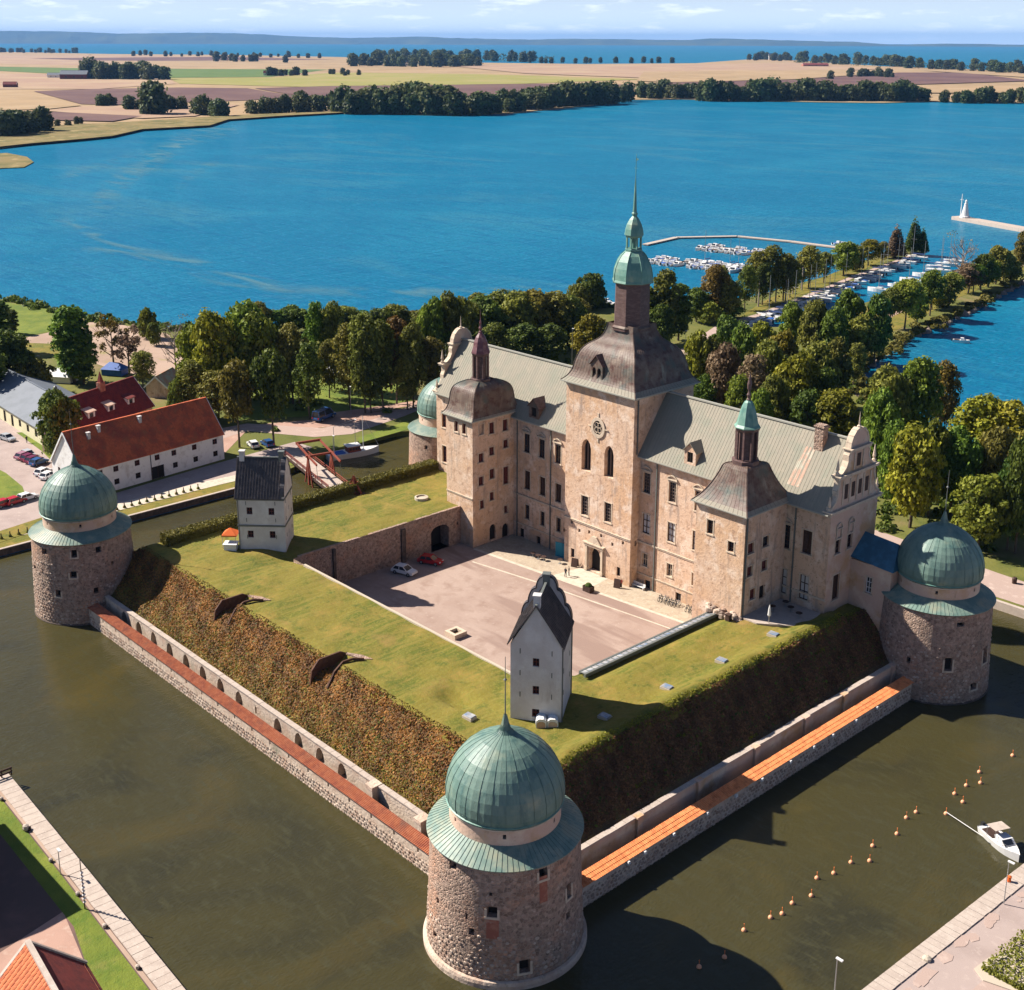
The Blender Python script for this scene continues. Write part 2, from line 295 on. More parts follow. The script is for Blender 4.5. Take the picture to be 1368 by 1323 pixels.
M['paving'] = mat('cobble_paving', (.45, .365, .27), [((.36, .28, .21), .8, .45, .65, 6), ((.54, .46, .36), 2.5, .52, .7)], .95, (7., .03))
M['pathstone'] = mat('pale_stone_path', (.60, .52, .42), [((.5, .42, .33), 1., .45, .65)], .9, (8., .02))
M['grass'] = mat('rampart_grass', (.175, .143, .02), [((.105, .118, .014), .13, .44, .58, 6), ((.27, .185, .04), .22, .50, .64, 6), ((.20, .162, .03), .9, .45, .6, 4, (1.6, .12, 1)), ((.08, .10, .013), .5, .54, .70, 6), ((.30, .18, .06), .09, .60, .76, 6), ((.21, .19, .035), 2.8, .5, .7, 5)], .95, [(1.2, .12), (6., .06)])
M['greengrass'] = mat('green_lawn', (.12, .16, .02), [((.18, .21, .028), .12, .42, .62, 6), ((.085, .14, .016), .4, .5, .7, 6), ((.25, .215, .06), .09, .6, .75, 6)], .95, [(1.5, .1), (6., .05)])
M['soil'] = mat('bank_soil', (.13, .075, .035), [((.17, .12, .04), .4, .45, .65), ((.09, .05, .03), 1.5, .5, .7)], .95, (3., .15))
M['dirtroad'] = mat('pale_gravel_road', (.42, .31, .265), [((.42, .31, .265), .15, .45, .62, 6), ((.54, .42, .36), .6, .55, .72, 5)], .95, (8., .02))
M['redgravel'] = mat('reddish_gravel', (.44, .275, .215), [((.36, .22, .17), .2, .45, .65, 6), ((.5, .36, .29), .8, .55, .72)], .95, (8., .02))
M['sand'] = mat('bare_sand', (.42, .30, .23), [((.34, .235, .175), .06, .45, .62, 6), ((.3, .26, .1), .12, .58, .7, 6)], .95)
M['land'] = mat('park_ground', (.115, .125, .026), [((.16, .155, .035), .03, .42, .6, 6), ((.22, .16, .075), .05, .55, .7, 6), ((.075, .095, .016), .15, .52, .7, 6)], .95, (2., .1))
M['rock'] = mat('shore_stone', (.22, .17, .14), [((.30, .24, .2), 1.5, .45, .65)], .95, (3., .15))
M['concrete'] = mat('quay_concrete', (.50, .42, .36), [((.42, .345, .295), .9, .45, .65, 5), ((.56, .48, .42), 3., .55, .7)], .9, (6., .02), tint=(.45, .37, .315))
M['darkquay'] = mat('dark_quay_wall', (.10, .075, .06), [((.16, .12, .10), 1.5, .45, .65), ((.06, .05, .045), .7, .5, .7)], .95, (4., .08))
M['asphalt'] = mat('pinkish_asphalt', (.40, .315, .285), [((.33, .255, .23), .25, .45, .65, 5), ((.46, .37, .33), 1., .55, .7)], .95, (10., .01))
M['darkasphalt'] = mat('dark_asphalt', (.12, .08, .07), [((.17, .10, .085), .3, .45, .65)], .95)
M['wheat'] = mat('stubble_field', (.37, .25, .135), [((.31, .215, .115), .004, .42, .6, 5), ((.42, .30, .18), .012, .5, .7, 5)], .95)
M['pinkfield'] = mat('pink_stubble_field', (.345, .22, .15), [((.40, .28, .175), .005, .42, .6, 5)], .95)
M['plough'] = mat('ploughed_field', (.115, .058, .055), [((.155, .085, .07), .006, .42, .6, 5)], .95)
M['greenfield'] = mat('green_crop_field', (.085, .145, .034), [((.11, .165, .036), .01, .45, .6)], .95)
M['limefield'] = mat('yellow_green_field', (.26, .245, .06), [((.31, .26, .09), .006, .45, .6)], .95)
M['reedfield'] = mat('reed_marsh', (.21, .155, .055), [((.13, .115, .03), .03, .45, .6, 6), ((.36, .27, .12), .08, .55, .7)], .95)
M['hill'] = mat('far_forest_hill', (.035, .06, .05), [((.07, .09, .05), .0008, .45, .6)], 1.)
M['bark'] = mat('tree_bark', (.115, .085, .06), [((.2, .16, .12), 2., .5, .7, 4, (1, 1, .3))], .95)
M['palebark'] = mat('pale_bare_twigs', (.30, .245, .21), (), .95)
M['rubber'] = mat('black_rubber', (.02, .02, .02), (), .8)
M['metal'] = mat('galvanised_steel', (.42, .42, .42), (), .4, None, .5, .6)
M['hullwhite'] = mat('white_hull', (.80, .79, .78), (), .3, None, .5)
M['blue'] = mat('blue_tarpaulin', (.02, .10, .40), [((.03, .16, .5), 1.5, .5, .7)], .5)
M['annex_roof'] = mat('bluish_sheet_roof', (.035, .12, .19), [((.05, .17, .27), .8, .45, .65)], .5, (2., .02), .4)
M['slate_roof'] = mat('brown_black_sheet_roof', (.075, .064, .064), [((.12, .10, .095), .8, .46, .62), ((.04, .04, .046), 2., .55, .7)], .55, (3., .02), .3)
M['teal'] = mat('teal_paint', (.02, .22, .33), (), .5)
M['orange'] = mat('orange_plastic', (.85, .22, .06), (), .45)
M['peach'] = mat('pale_orange_buoy', (.80, .38, .21), (), .45)
M['orangecloth'] = mat('orange_cloth', (.62, .12, .02), (), .8)
M['yellowcloth'] = mat('yellow_cloth', (.62, .40, .06), (), .8)
M['skin'] = mat('skin', (.5, .3, .22), (), .6)
M['corten'] = mat('rusty_brown_steel', (.085, .04, .025), [((.13, .06, .035), 1.5, .45, .65)], .8)
M['stonekerb'] = mat('pale_kerb', (.50, .43, .34), [((.5, .42, .33), 1.2, .5, .7)], .9)
for nm, c in dict(car_white=(.78, .78, .78), car_red=(.45, .015, .02), car_dark=(.03, .035, .06), car_maroon=(.16, .02, .05), car_silver=(.45, .47, .5), car_blue=(.03, .09, .25), car_pink=(.4, .2, .25)).items():
    M[nm] = mat(nm + '_paint', c, (), .25, None, .6)
for nm, c in dict(cloth_dark=(.03, .03, .04), cloth_white=(.7, .7, .68), cloth_red=(.4, .05, .05), cloth_blue=(.06, .1, .25)).items(): M[nm] = mat(nm, c, (), .9)
L_ = {}
L_['green'] = leafmat('green_leaves', (.055, .095, .012), (.25, .31, .035))
L_['olive'] = leafmat('olive_leaves', (.075, .085, .015), (.30, .285, .045))
L_['yellow'] = leafmat('yellow_green_leaves', (.095, .11, .01), (.38, .36, .03))
L_['dark'] = leafmat('dark_green_leaves', (.036, .065, .012), (.165, .215, .03))
L_['brown'] = leafmat('brown_autumn_leaves', (.12, .08, .045), (.31, .225, .125))
L_['orange'] = leafmat('orange_olive_leaves', (.095, .072, .014), (.31, .22, .04))
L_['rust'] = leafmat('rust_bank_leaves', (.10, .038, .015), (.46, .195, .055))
L_['rust_shaded'] = leafmat('shaded_rust_leaves', (.085, .034, .022), (.27, .115, .06))  # right bank leaves: the bank's shade is put into this darker colour
L_['far'] = leafmat('far_wood_leaves', (.045, .062, .024), (.12, .145, .045))
M['lake'] = watermat('lake_water', (.0, .15, .265), (.01, .195, .31), .2, [(.9, .30, (1, .35, 1)), (.22, .55, (1, .3, 1))], .5,
    [((.05, .205, .265), .0045, .50, .80, (.5, 1.3, 1), 3.5), ((.0, .125, .235), .011, .50, .85, (.8, 1.2, 1), 1.), ((.0, .115, .24), .09, .48, .74, (.45, 2.6, 1), .3), ((.02, .21, .36), .3, .52, .75, (.4, 2.2, 1), .3), ((.0, .09, .21), 1.1, .46, .66, (.45, 2.0, 1), .2)], .2)
M['moat'] = watermat('moat_water', (.050, .044, .0175), (.068, .058, .021), .08, [(3.2, .045, (1, .5, 1)), (.8, .07, (1, .5, 1))], .5, [((.034, .032, .017), .05, .5, .7, (1, 1, 1), 1.), ((.075, .058, .018), .035, .55, .75, (1, 1, 1), 2.), ((.056, .053, .026), .8, .5, .75, (.5, 1.6, 1), .5)])
# ------------------------------------------------------------------ setting: water, land, fields, hills
def sheet(name, pts, z, mt, kind='structure', thick=0.):
    mb = MB()
    if thick: mb.prism([(p[0], p[1]) for p in pts], z - thick, z)
    else: mb.poly([(p[0], p[1], z) for p in pts])
    o = put(name, mb, mt, kind=kind)
    # face up
    me = o.data
    if not thick and me.polygons[0].normal.z < 0: me.flip_normals()
    return o
def pxs(pts, z): return [tuple(at(x, y, z)[:2]) for x, y in pts]
BIGR = 52000
sheet('lake_water', [(-BIGR, -BIGR), (BIGR, -BIGR), (BIGR, BIGR), (-BIGR, BIGR)], 0, M['lake'])
sheet('moat_water', [(-139, -140), (110, -140), (110, 113), (-143, 113), (-153, 104), (-153, 66), (-139, 60)], .02, M['moat'])
land = [(-139.6, -300), (-139.6, 50), (-141, 58), (-144.5, 71), (-148.5, 84), (-148.5, 97), (-144, 106), (-128, 113), (90, 113), (90, 176), (10, 181), (-38, 186), (-57, 182), (-94, 206), (-107, 222), (-121, 273), (-130, 332),
        (-145, 405), (-152, 470), (-156, 560), (-190, 570), (-184, 484), (-167, 388), (-158, 300), (-150, 266), (-164, 250), (-174, 302), (-189, 360), (-200, 404), (-208, 440), (-221, 449), (-212, 404), (-199, 348), (-193, 292), (-196, 262), (-215, 240), (-235, 240),
        (-245, 200), (-262, 150), (-271, 131), (-287, 113), (-323, 99), (-347, 97), (-371, 90), (-500, 40), (-700, -60), (-700, -300)]
sheet('park_ground', land, 1.2, M['land'], thick=3)
# far land and its coast
far = [(-1250, -700), (-1020, 250)] + pxs([(0, 198), (40, 192), (110, 186), (150, 182), (190, 173), (280, 168), (305, 160), (380, 155), (470, 150), (570, 154), (680, 152), (790, 141), (840, 134), (910, 133), (1000, 135), (1100, 137), (1180, 138), (1240, 136), (1368, 138), (1500, 140)], .5) \
    + [(-500, 2600), (-900, 4200), (-1725, 3627 + 300)] + pxs([(1300, 92), (1180, 88), (1060, 80), (1000, 79), (930, 84), (780, 85), (700, 84), (620, 83), (460, 76), (300, 73), (150, 72), (0, 69)], 3) + [(-11000, 2500), (-6000, -1500)]
sheet('far_land', far, 1.1, M['wheat'], thick=3)
FLD = [
 ('pink_field', 'pinkfield', [(-60, 74), (140, 74), (330, 76), (420, 80), (230, 90), (-60, 84)]),
 ('ploughed_field', 'plough', [(40, 78), (300, 76), (450, 80), (300, 82), (120, 81)]),
 ('wheat_field', 'wheat', [(150, 82), (460, 80), (640, 88), (460, 96), (220, 92)]),
 ('green_field', 'greenfield', [(-60, 88), (95, 91), (215, 92), (440, 93), (360, 103), (226, 104), (60, 98), (-60, 92)]),
 ('yellow_green_field', 'limefield', [(226, 104.5), (360, 103.5), (450, 97), (640, 99), (860, 106), (700, 112), (400, 116), (240, 112)]),
 ('pale_field', 'pinkfield', [(-60, 98), (60, 99), (225, 105), (235, 112), (130, 119), (-60, 119)]),
 ('ploughed_field', 'plough', [(45, 122), (120, 119), (240, 117), (330, 118), (400, 129), (330, 134), (150, 140), (108, 139)]),
 ('ploughed_field', 'plough', [(340, 118), (440, 115), (720, 112), (860, 113), (700, 124), (640, 130), (420, 132)]),
 ('wheat_field', 'wheat', [(-60, 121), (40, 122), (108, 141), (60, 146), (-60, 148)]),
 ('pink_field', 'pinkfield', [(110, 142), (220, 140), (320, 140), (260, 155), (190, 158), (60, 148)]),
 ('ploughed_field', 'plough', [(-60, 149), (60, 149), (190, 155), (150, 162), (60, 160), (-60, 166)]),
 ('reed_marsh', 'reedfield', [(-60, 178), (60, 168), (150, 164), (260, 157), (330, 153), (480, 148), (470, 149.6), (380, 154.5), (305, 159.5), (280, 167.5), (190, 172.5), (150, 181.5), (110, 185.5), (40, 191.5), (-20, 198)]),
 ('pale_field', 'pinkfield', [(580, 86), (780, 87), (930, 86), (1060, 84), (1180, 92), (980, 100), (860, 104), (700, 98)]),
 ('wheat_field', 'wheat', [(860, 96), (1130, 93), (1180, 98), (1060, 106), (900, 110), (850, 108)]),
 ('ploughed_field', 'plough', [(840, 112), (960, 109), (1060, 107), (1200, 97), (1290, 97), (1380, 108), (1250, 112), (1100, 116), (900, 116)]),
 ('wheat_field', 'wheat', [(1230, 94), (1380, 98), (1380, 104), (1290, 98)]),
 ('pale_field', 'wheat', [(1100, 117), (1250, 113), (1400, 109), (1400, 124), (1240, 124)]),
]
for i, (n, mt, pts) in enumerate(FLD): sheet(n, pxs(pts, 1.3 + .1 * i), 1.3 + .1 * i, M[mt])
sheet('reed_islet', pxs([(-40, 206), (10, 205), (36, 210), (45, 217), (32, 224), (-40, 227)], .3), .6, M['reedfield'], thick=1)
# hills beyond the far lake
def hills():
    prof = [(-900, 40), (-400, 38), (-60, 41), (80, 42), (160, 45), (250, 44), (330, 45), (400, 49), (470, 51), (560, 49), (600, 51), (700, 53), (760, 52), (860, 53), (920, 54), (945, 51.5), (1000, 52.5), (1080, 55), (1140, 56), (1190, 60), (1260, 58.5), (1320, 59), (1400, 61), (1700, 56), (2200, 58)]
    base = lambda x: 57.6 + (x / 1368.) * 5.2
    xs = np.arange(-900, 2201, 12); top = np.interp(xs, [p[0] for p in prof], [p[1] for p in prof]) + RNG.normal(0, .22, len(xs))
    mb = MB(); F0 = []; T = []; B = []
    for x, t in zip(xs, top):
        p = at(x, max(base(min(max(x, 0), 1368)), HOR + 4.6 + ROLL * (x - 684)), 0); d = (p - CAM)[:2] / np.linalg.norm((p - CAM)[:2]); dist = np.linalg.norm((p - CAM)[:2])
        q = p[:2] + d * dist * .06; h = height(t, q[0], q[1]); b = q + d * 3000
        F0.append((p[0], p[1], 0)); T.append((q[0], q[1], h)); B.append((b[0], b[1], 0))
    n = len(xs); a = mb.vs(F0); c = mb.vs([((f[0] * .6 + t[0] * .4), (f[1] * .6 + t[1] * .4), t[2] * (.45 + .2 * random.random())) for f, t in zip(F0, T)]); e = mb.vs(T); g = mb.vs(B)
    for k in range(n - 1):
        for u, v in ((a, c), (c, e), (e, g)): mb.face((u + k, u + k + 1, v + k + 1, v + k))
    put('hills', mb, M['hill'], kind='structure')
hills()
# near banks
nl = [(-66, -27.8), (-41, -28.9), (-17, -30), (20, -32), (20, -200), (-66, -200)]
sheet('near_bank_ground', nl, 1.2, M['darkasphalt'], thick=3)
sheet('grass_strip', [(-65.5, -30.25), (-41, -31.3), (-20, -32.4), (-14, -32.8), (-14, -37.5), (-23, -36.3), (-33, -33.9), (-58.5, -33.2), (-65.5, -33.0)], 1.225, M['greengrass'])
sheet('bank_path', [(-36, -33.7), (-23, -36.2), (-13, -37.6), (5, -38), (5, -60), (-30, -60), (-34.5, -40)], 1.215, M['redgravel'])
sheet('gravel_verge', [(-65.6, -29.7), (-41, -30.8), (-14, -32.1), (-14, -32.6), (-41, -31.15), (-65.6, -30.1)], 1.23, M['sand'])
nr = [(26.2, -10), (27.9, 18.6), (29.2, 49.3), (31, 95), (31, 140), (200, 140), (200, -60), (24, -60)]
sheet('near_road', nr, 1.2, M['asphalt'], thick=3)
sheet('pale_road', [(33.2, -20), (35.0, 30), (37.0, 60), (38, 95), (60, 95), (50, -20)], 1.215, M['dirtroad'])
def slab_row(name, p, q, inner, n, parent, w=.05):
    """row of quay slabs, each a piece of its own"""
    p, q, inner = Vector(p), Vector(q), Vector(inner); d = (q - p) / n
    for k in range(n):
        a = p + d * k; b = p + d * (k + 1) - d.normalized() * w
        h = 1.33 + random.uniform(-.012, .012); mb = MB(); t = random.random()
        o = Vector((random.uniform(-.02, .02), random.uniform(-.02, .02)))
        mb.prism([(a.x, a.y), (b.x, b.y), (b.x + inner.x + o.x, b.y + inner.y + o.y), (a.x + inner.x + o.x, a.y + inner.y + o.y)], .9, h, t=t)
        if mb.v: put(name, mb, M['concrete'], parent)
quay_a = thing('stone_quay', 'pale stone quay edging the moat at lower left of the grass strip', 'quay', (-41, -29, 1.2))
mb = MB(); mb.prism([(-66.1, -27.7), (-41, -28.8), (-17, -29.9), (15, -31.6), (15, -31.9), (-17, -30.3), (-41, -29.2), (-66.1, -28.1)], -1, 1.1); put('quay_wall', mb, M['darkquay'], quay_a)
slab_row('paving_slab', (-66, -27.65), (-41.2, -28.72), (-.1, -2.1), 21, quay_a); slab_row('paving_slab', (-41.1, -28.72), (-14, -30.0), (-.1, -2.0), 23, quay_a)
quay_b = thing('stone_quay', 'pale stone quay edging the moat at lower right beside the road', 'quay', (28.5, 35, 1.2))
mb = MB(); mb.prism([(27.7, 18.6), (29.0, 49.3), (30.8, 95), (31.2, 95), (29.4, 49.3), (28.1, 18.6), (26.5, -5), (26.1, -5)], -1, 1.1); put('quay_wall', mb, M['darkquay'], quay_b)
slab_row('paving_slab', (27.2, 8), (29.0, 49.3), (1.9, 0), 46, quay_b); slab_row('paving_slab', (29.0, 49.5), (30.0, 75), (1.9, 0), 26, quay_b)
mb = MB()
for k in range(26):
    y = random.uniform(8, 70); x = 30.1 + (y - 18) * .035 + random.uniform(0, .9); s = random.uniform(.2, .8)
    mb.prism([(x + s * math.cos(a) * random.uniform(.6, 1.2), y + 1.5 * s * math.sin(a) * random.uniform(.6, 1.2)) for a in np.linspace(0, 2 * PI, 8)[:-1]], 1.19, 1.235 + k * .0006)
put('gravel_patches', mb, M['dirtroad'], kind='stuff')
mb = MB(); bed = [(33.6, 29.5), (35, 28.6), (38, 29.5), (42, 33), (42, 42), (38, 40), (35.3, 36), (33.8, 32)]
mb.prism(bed, 1.1, 1.34); put('planting_bed_kerb', mb, M['stonekerb'], kind='structure')
# far quay along the outer moat
quay_c = thing('moat_quay', 'dark quay wall along the outer moat in front of the white barn', 'quay', (-139.6, 20, 0))
mb = MB(); mb.prism([(-139.3, -120), (-139.3, 50.2), (-139.75, 50.2), (-139.75, -120)], -1, 1.22); mb.prism([(-139.3, 50.2), (-140.7, 58), (-141.2, 58), (-139.75, 50.2)], -1, 1.22); put('wall', mb, M['darkquay'], quay_c)
mb = MB()
for k in range(60): mb.box(-139.52, -110 + k * 2.67, 1.29, .62, 2.6, .14, t=random.random())
put('coping', mb, M['concrete'], quay_c, kind='stuff')
sheet('grass_verge', [(-139.8, -100), (-139.8, 50), (-141.2, 57), (-142, 57), (-143.6, 46), (-143.4, -20), (-146, -100)], 1.225, M['grass'])
sheet('gravel_path', [(-143.5, -60), (-143.7, 46), (-143.2, 57), (-146, 60), (-147.5, 46), (-147.5, -60)], 1.23, M['pathstone'])
sheet('car_park', pxs([(-30, 548), (25, 570), (58, 597), (78, 618), (112, 634), (150, 655), (130, 690), (-40, 716)], 1.24), 1.24, M['asphalt'])
sheet('barn_road', [(-147.4, 10), (-147.4, 46), (-145.6, 60.2), (-147, 68), (-152, 76), (-158, 75), (-156, 50), (-152, 18)], 1.22, M['asphalt'])
sheet('harbour_yard', pxs([(296, 610), (330, 575), (420, 572), (520, 563), (545, 545), (430, 560), (310, 570), (290, 590)], 1.235), 1.235, M['redgravel'])
sheet('gravel_road', pxs([(285, 590), (330, 576), (420, 584), (470, 580), (540, 556), (560, 548), (555, 540), (500, 560), (430, 572), (330, 566), (280, 575)], 1.25), 1.25, M['dirtroad'])
sheet('canal_lawn', pxs([(478, 585), (545, 562), (548, 573), (480, 592)], 1.27), 1.27, M['greengrass'])
sheet('bank_lawn', pxs([(386, 612), (420, 604), (425, 616), (388, 622)], 1.27), 1.27, M['greengrass'])
sheet('car_park_lawn', pxs([(-20, 618), (8, 632), (30, 650), (34, 662), (-20, 668)], 1.27), 1.27, M['greengrass'])
sheet('verge_lawn', pxs([(22, 578), (40, 577), (66, 592), (84, 618), (75, 622), (56, 603)], 1.27), 1.27, M['greengrass'])
sheet('verge_lawn', pxs([(-20, 716), (60, 690), (66, 702), (-20, 732)], 1.27), 1.27, M['grass'])
sheet('shore_lawn', pxs([(-60, 400), (8, 404), (60, 412), (88, 424), (85, 440), (50, 446), (-40, 456), (-60, 450)], 1.24), 1.24, M['greengrass'])
sheet('beach_ground', pxs([(30, 452), (95, 438), (130, 428), (225, 446), (245, 480), (235, 510), (200, 500), (170, 500), (110, 480), (50, 476)], 1.25), 1.25, M['sand'])
sheet('scrub_lawn', pxs([(30, 458), (90, 460), (112, 476), (60, 478), (36, 470)], 1.27), 1.27, M['grass'])
sheet('park_lawn', pxs([(300, 540), (330, 505), (430, 505), (520, 508), (560, 515), (552, 535), (430, 555), (310, 562)], 1.22), 1.22, M['greengrass'])
sheet('park_path', pxs([(440, 552), (560, 535), (562, 540), (440, 560)], 1.24), 1.24, M['redgravel'])
sheet('harbour_road', pxs([(905, 470), (960, 433), (1010, 420), (1075, 395), (1140, 368), (1230, 336), (1227, 339), (1140, 372), (1075, 399), (1010, 426), (965, 442), (912, 478)], 1.24), 1.24, M['dirtroad'])
sheet('sandy_bank', pxs([(985, 425), (1025, 400), (1095, 372), (1150, 352), (1200, 338), (1130, 372), (1060, 398), (1010, 418)], 1.26), 1.26, M['grass'])
sheet('promontory_ground', pxs([(1080, 462), (1120, 428), (1180, 400), (1270, 372), (1368, 345), (1368, 362), (1280, 398), (1200, 440), (1150, 462), (1130, 488), (1090, 490)], 1.24), 1.24, M['grass'])
sheet('promenade', [(-140, 116), (-35, 114.5), (60, 114.5), (60, 121), (-12, 124), (-36, 126), (-140, 123)], 1.24, M['dirtroad'])
mb = MB(); mb.prism([(-128, 112.4), (90, 112.4), (90, 113.1), (-128, 113.1)], -1, 1.5); o = put('embankment_wall', mb, M['concrete']); tag(o, 'low pale embankment wall beside the promenade behind the right round tower', 'wall')
sheet('promontory_path', pxs([(1095, 478), (1130, 448), (1190, 414), (1275, 380), (1368, 352), (1368, 355), (1278, 386), (1196, 421), (1138, 456), (1105, 484)], 1.27), 1.27, M['sand'])
# floating algae swirls in the bay
algae = bpy.data.materials.new('floating_algae'); algae.use_nodes = True; an_ = algae.node_tree.nodes; al_ = algae.node_tree.links; ab = an_['Principled BSDF']; ab.inputs['Base Color'].default_value = (.11, .27, .32, 1); ab.inputs['Roughness'].default_value = .8
at1 = an_.new('ShaderNodeAttribute'); at1.attribute_name = 'tint'; ge_ = an_.new('ShaderNodeNewGeometry'); am = an_.new('ShaderNodeMapping'); am.inputs['Scale'].default_value = (.5, 1.6, 1); am.inputs['Rotation'].default_value = (0, 0, -.9); nz_ = an_.new('ShaderNodeTexNoise'); nz_.inputs['Scale'].default_value = .035; nz_.inputs['Detail'].default_value = 7; nz_.inputs['Distortion'].default_value = 1.5
mr = an_.new('ShaderNodeMapRange'); mr.inputs[1].default_value = .44; mr.inputs[2].default_value = .68; mm_ = an_.new('ShaderNodeMath'); mm_.operation = 'MULTIPLY'; tr_ = an_.new('ShaderNodeBsdfTransparent'); mx_ = an_.new('ShaderNodeMixShader')
al_.new(ge_.outputs['Position'], am.inputs[0]); al_.new(am.outputs[0], nz_.inputs['Vector']); al_.new(nz_.outputs[0], mr.inputs[0]); al_.new(mr.outputs[0], mm_.inputs[0]); al_.new(at1.outputs['Fac'], mm_.inputs[1]); al_.new(mm_.outputs[0], mx_.inputs[0]); al_.new(tr_.outputs[0], mx_.inputs[1]); al_.new(ab.outputs[0], mx_.inputs[2]); al_.new(mx_.outputs[0], an_['Material Output'].inputs[0])
mb = MB()
for zz, (pts, w, amt) in enumerate((([(120, 300), (150, 250), (185, 225), (225, 200), (270, 178), (330, 170)], 22, .55), ([(60, 245), (120, 225), (190, 205)], 12, .35), ([(100, 330), (170, 335), (260, 350), (380, 385), (500, 392), (640, 388)], 13, .6), ([(60, 285), (120, 310), (200, 350), (300, 380), (420, 400)], 13, .45), ([(230, 260), (260, 230), (300, 210)], 10, .3), ([(500, 402), (600, 392), (760, 380)], 8, .5))):
    P_ = [np.array(p, float) for p in pts]; fine = []
    for a, b in zip(P_, P_[1:]):
        for k in range(8): fine.append(a + (b - a) * k / 8)
    fine.append(P_[-1]); n = len(fine)
    for j in range(8):
        s0, s1 = (j / 4 - 1), ((j + 1) / 4 - 1); e = .85 * amt * (1 - abs((s0 + s1) / 2) ** 1.5)
        for i in range(n - 1):
            d = fine[min(i + 1, n - 1)] - fine[max(i - 1, 0)]; nrm = np.array([-d[1], d[0] * .6]) / (np.linalg.norm(d) + 1e-6)
            d2 = fine[min(i + 2, n - 1)] - fine[i]; nr2 = np.array([-d2[1], d2[0] * .6]) / (np.linalg.norm(d2) + 1e-6); en = min(1, i / 5, (n - 1 - i) / 5)
            z_ = .05 + .012 * zz
            mb.poly([tuple(at(*(fine[i] + nrm * w * s0), z_)), tuple(at(*(fine[i + 1] + nr2 * w * s0), z_)), tuple(at(*(fine[i + 1] + nr2 * w * s1), z_)), tuple(at(*(fine[i] + nrm * w * s1), z_))], max(0, e * en))
put('algae_swirls', mb, algae, kind='stuff')
# rocks along the promontory shore
mb = MB(); rp_ = [(-57, 182), (-94, 206), (-107, 222), (-121, 273), (-130, 332), (-145, 405), (-152, 470), (-156, 560)]
for (x0, y0), (x1, y1) in zip(rp_, rp_[1:]):
    for k in range(int(math.hypot(x1 - x0, y1 - y0) / .8)):
        t = random.random(); s = random.uniform(.4, 1.3); x = x0 + (x1 - x0) * t + random.uniform(-1, 2.2); y = y0 + (y1 - y0) * t + random.uniform(-1, 1)
        mb.lathe([(s, -.3), (s * .85, .35 * s + .2), (s * .3, .7 * s + .3)], 6, x, y, random.random() * 6)
put('shore_rubble', mb, M['rock'], kind='stuff')
# breakwaters and jetties
def deck(label, pts, z=.75, w=2.2, cat='breakwater', name='breakwater', mt='concrete', piles=True):
    a = pts[0]; r = thing(name, label, cat, (a[0], a[1], 0))
    for (x0, y0), (x1, y1) in zip(pts, pts[1:]):
        mb = MB(); mb.bar((x0, y0, z - .25), (x1, y1, z - .25), w, .5); put('deck', mb, M[mt], r)
    if piles:
        mb = MB()
        for (x0, y0), (x1, y1) in zip(pts, pts[1:]):
            n = max(2, int(math.hypot(x1 - x0, y1 - y0) / 5))
            for k in range(n + 1): mb.tube((x0 + (x1 - x0) * k / n, y0 + (y1 - y0) * k / n, -1), (x0 + (x1 - x0) * k / n, y0 + (y1 - y0) * k / n, z - .5), .18)
        put('pile', mb, M['darkwood'], r, kind='stuff')
    return r
deck('pale floating breakwater bent around the outer side of the marina', pxs([(862, 327), (904, 317.5), (985, 316), (1058, 323), (1128, 332)], .5), w=3)
JET1 = pxs([(868, 347), (920, 351), (1000, 361)], .5); JET2 = pxs([(938, 330), (985, 333), (1030, 340)], .5)
deck('narrow marina jetty crowded with motorboats, nearer of the two', JET1, .7, 2, 'jetty', 'jetty'); deck('narrow marina jetty crowded with motorboats, farther of the two', JET2, .7, 2, 'jetty', 'jetty')
deck('white plank jetty sticking out between trees of the harbour pier', pxs([(1098, 347), (1118, 347)], .5), .7, 2, 'jetty', 'jetty')
lp = pxs([(1278, 291), (1368, 307), (1420, 316)], .8)
mb = MB()
for (x0, y0), (x1, y1) in zip(lp, lp[1:]): mb.bar((x0, y0, .2), (x1, y1, .2), 7, 3)
o = put('stone_mole', mb, M['concrete']); tag(o, 'long pale stone mole carrying the white harbour light', 'mole')
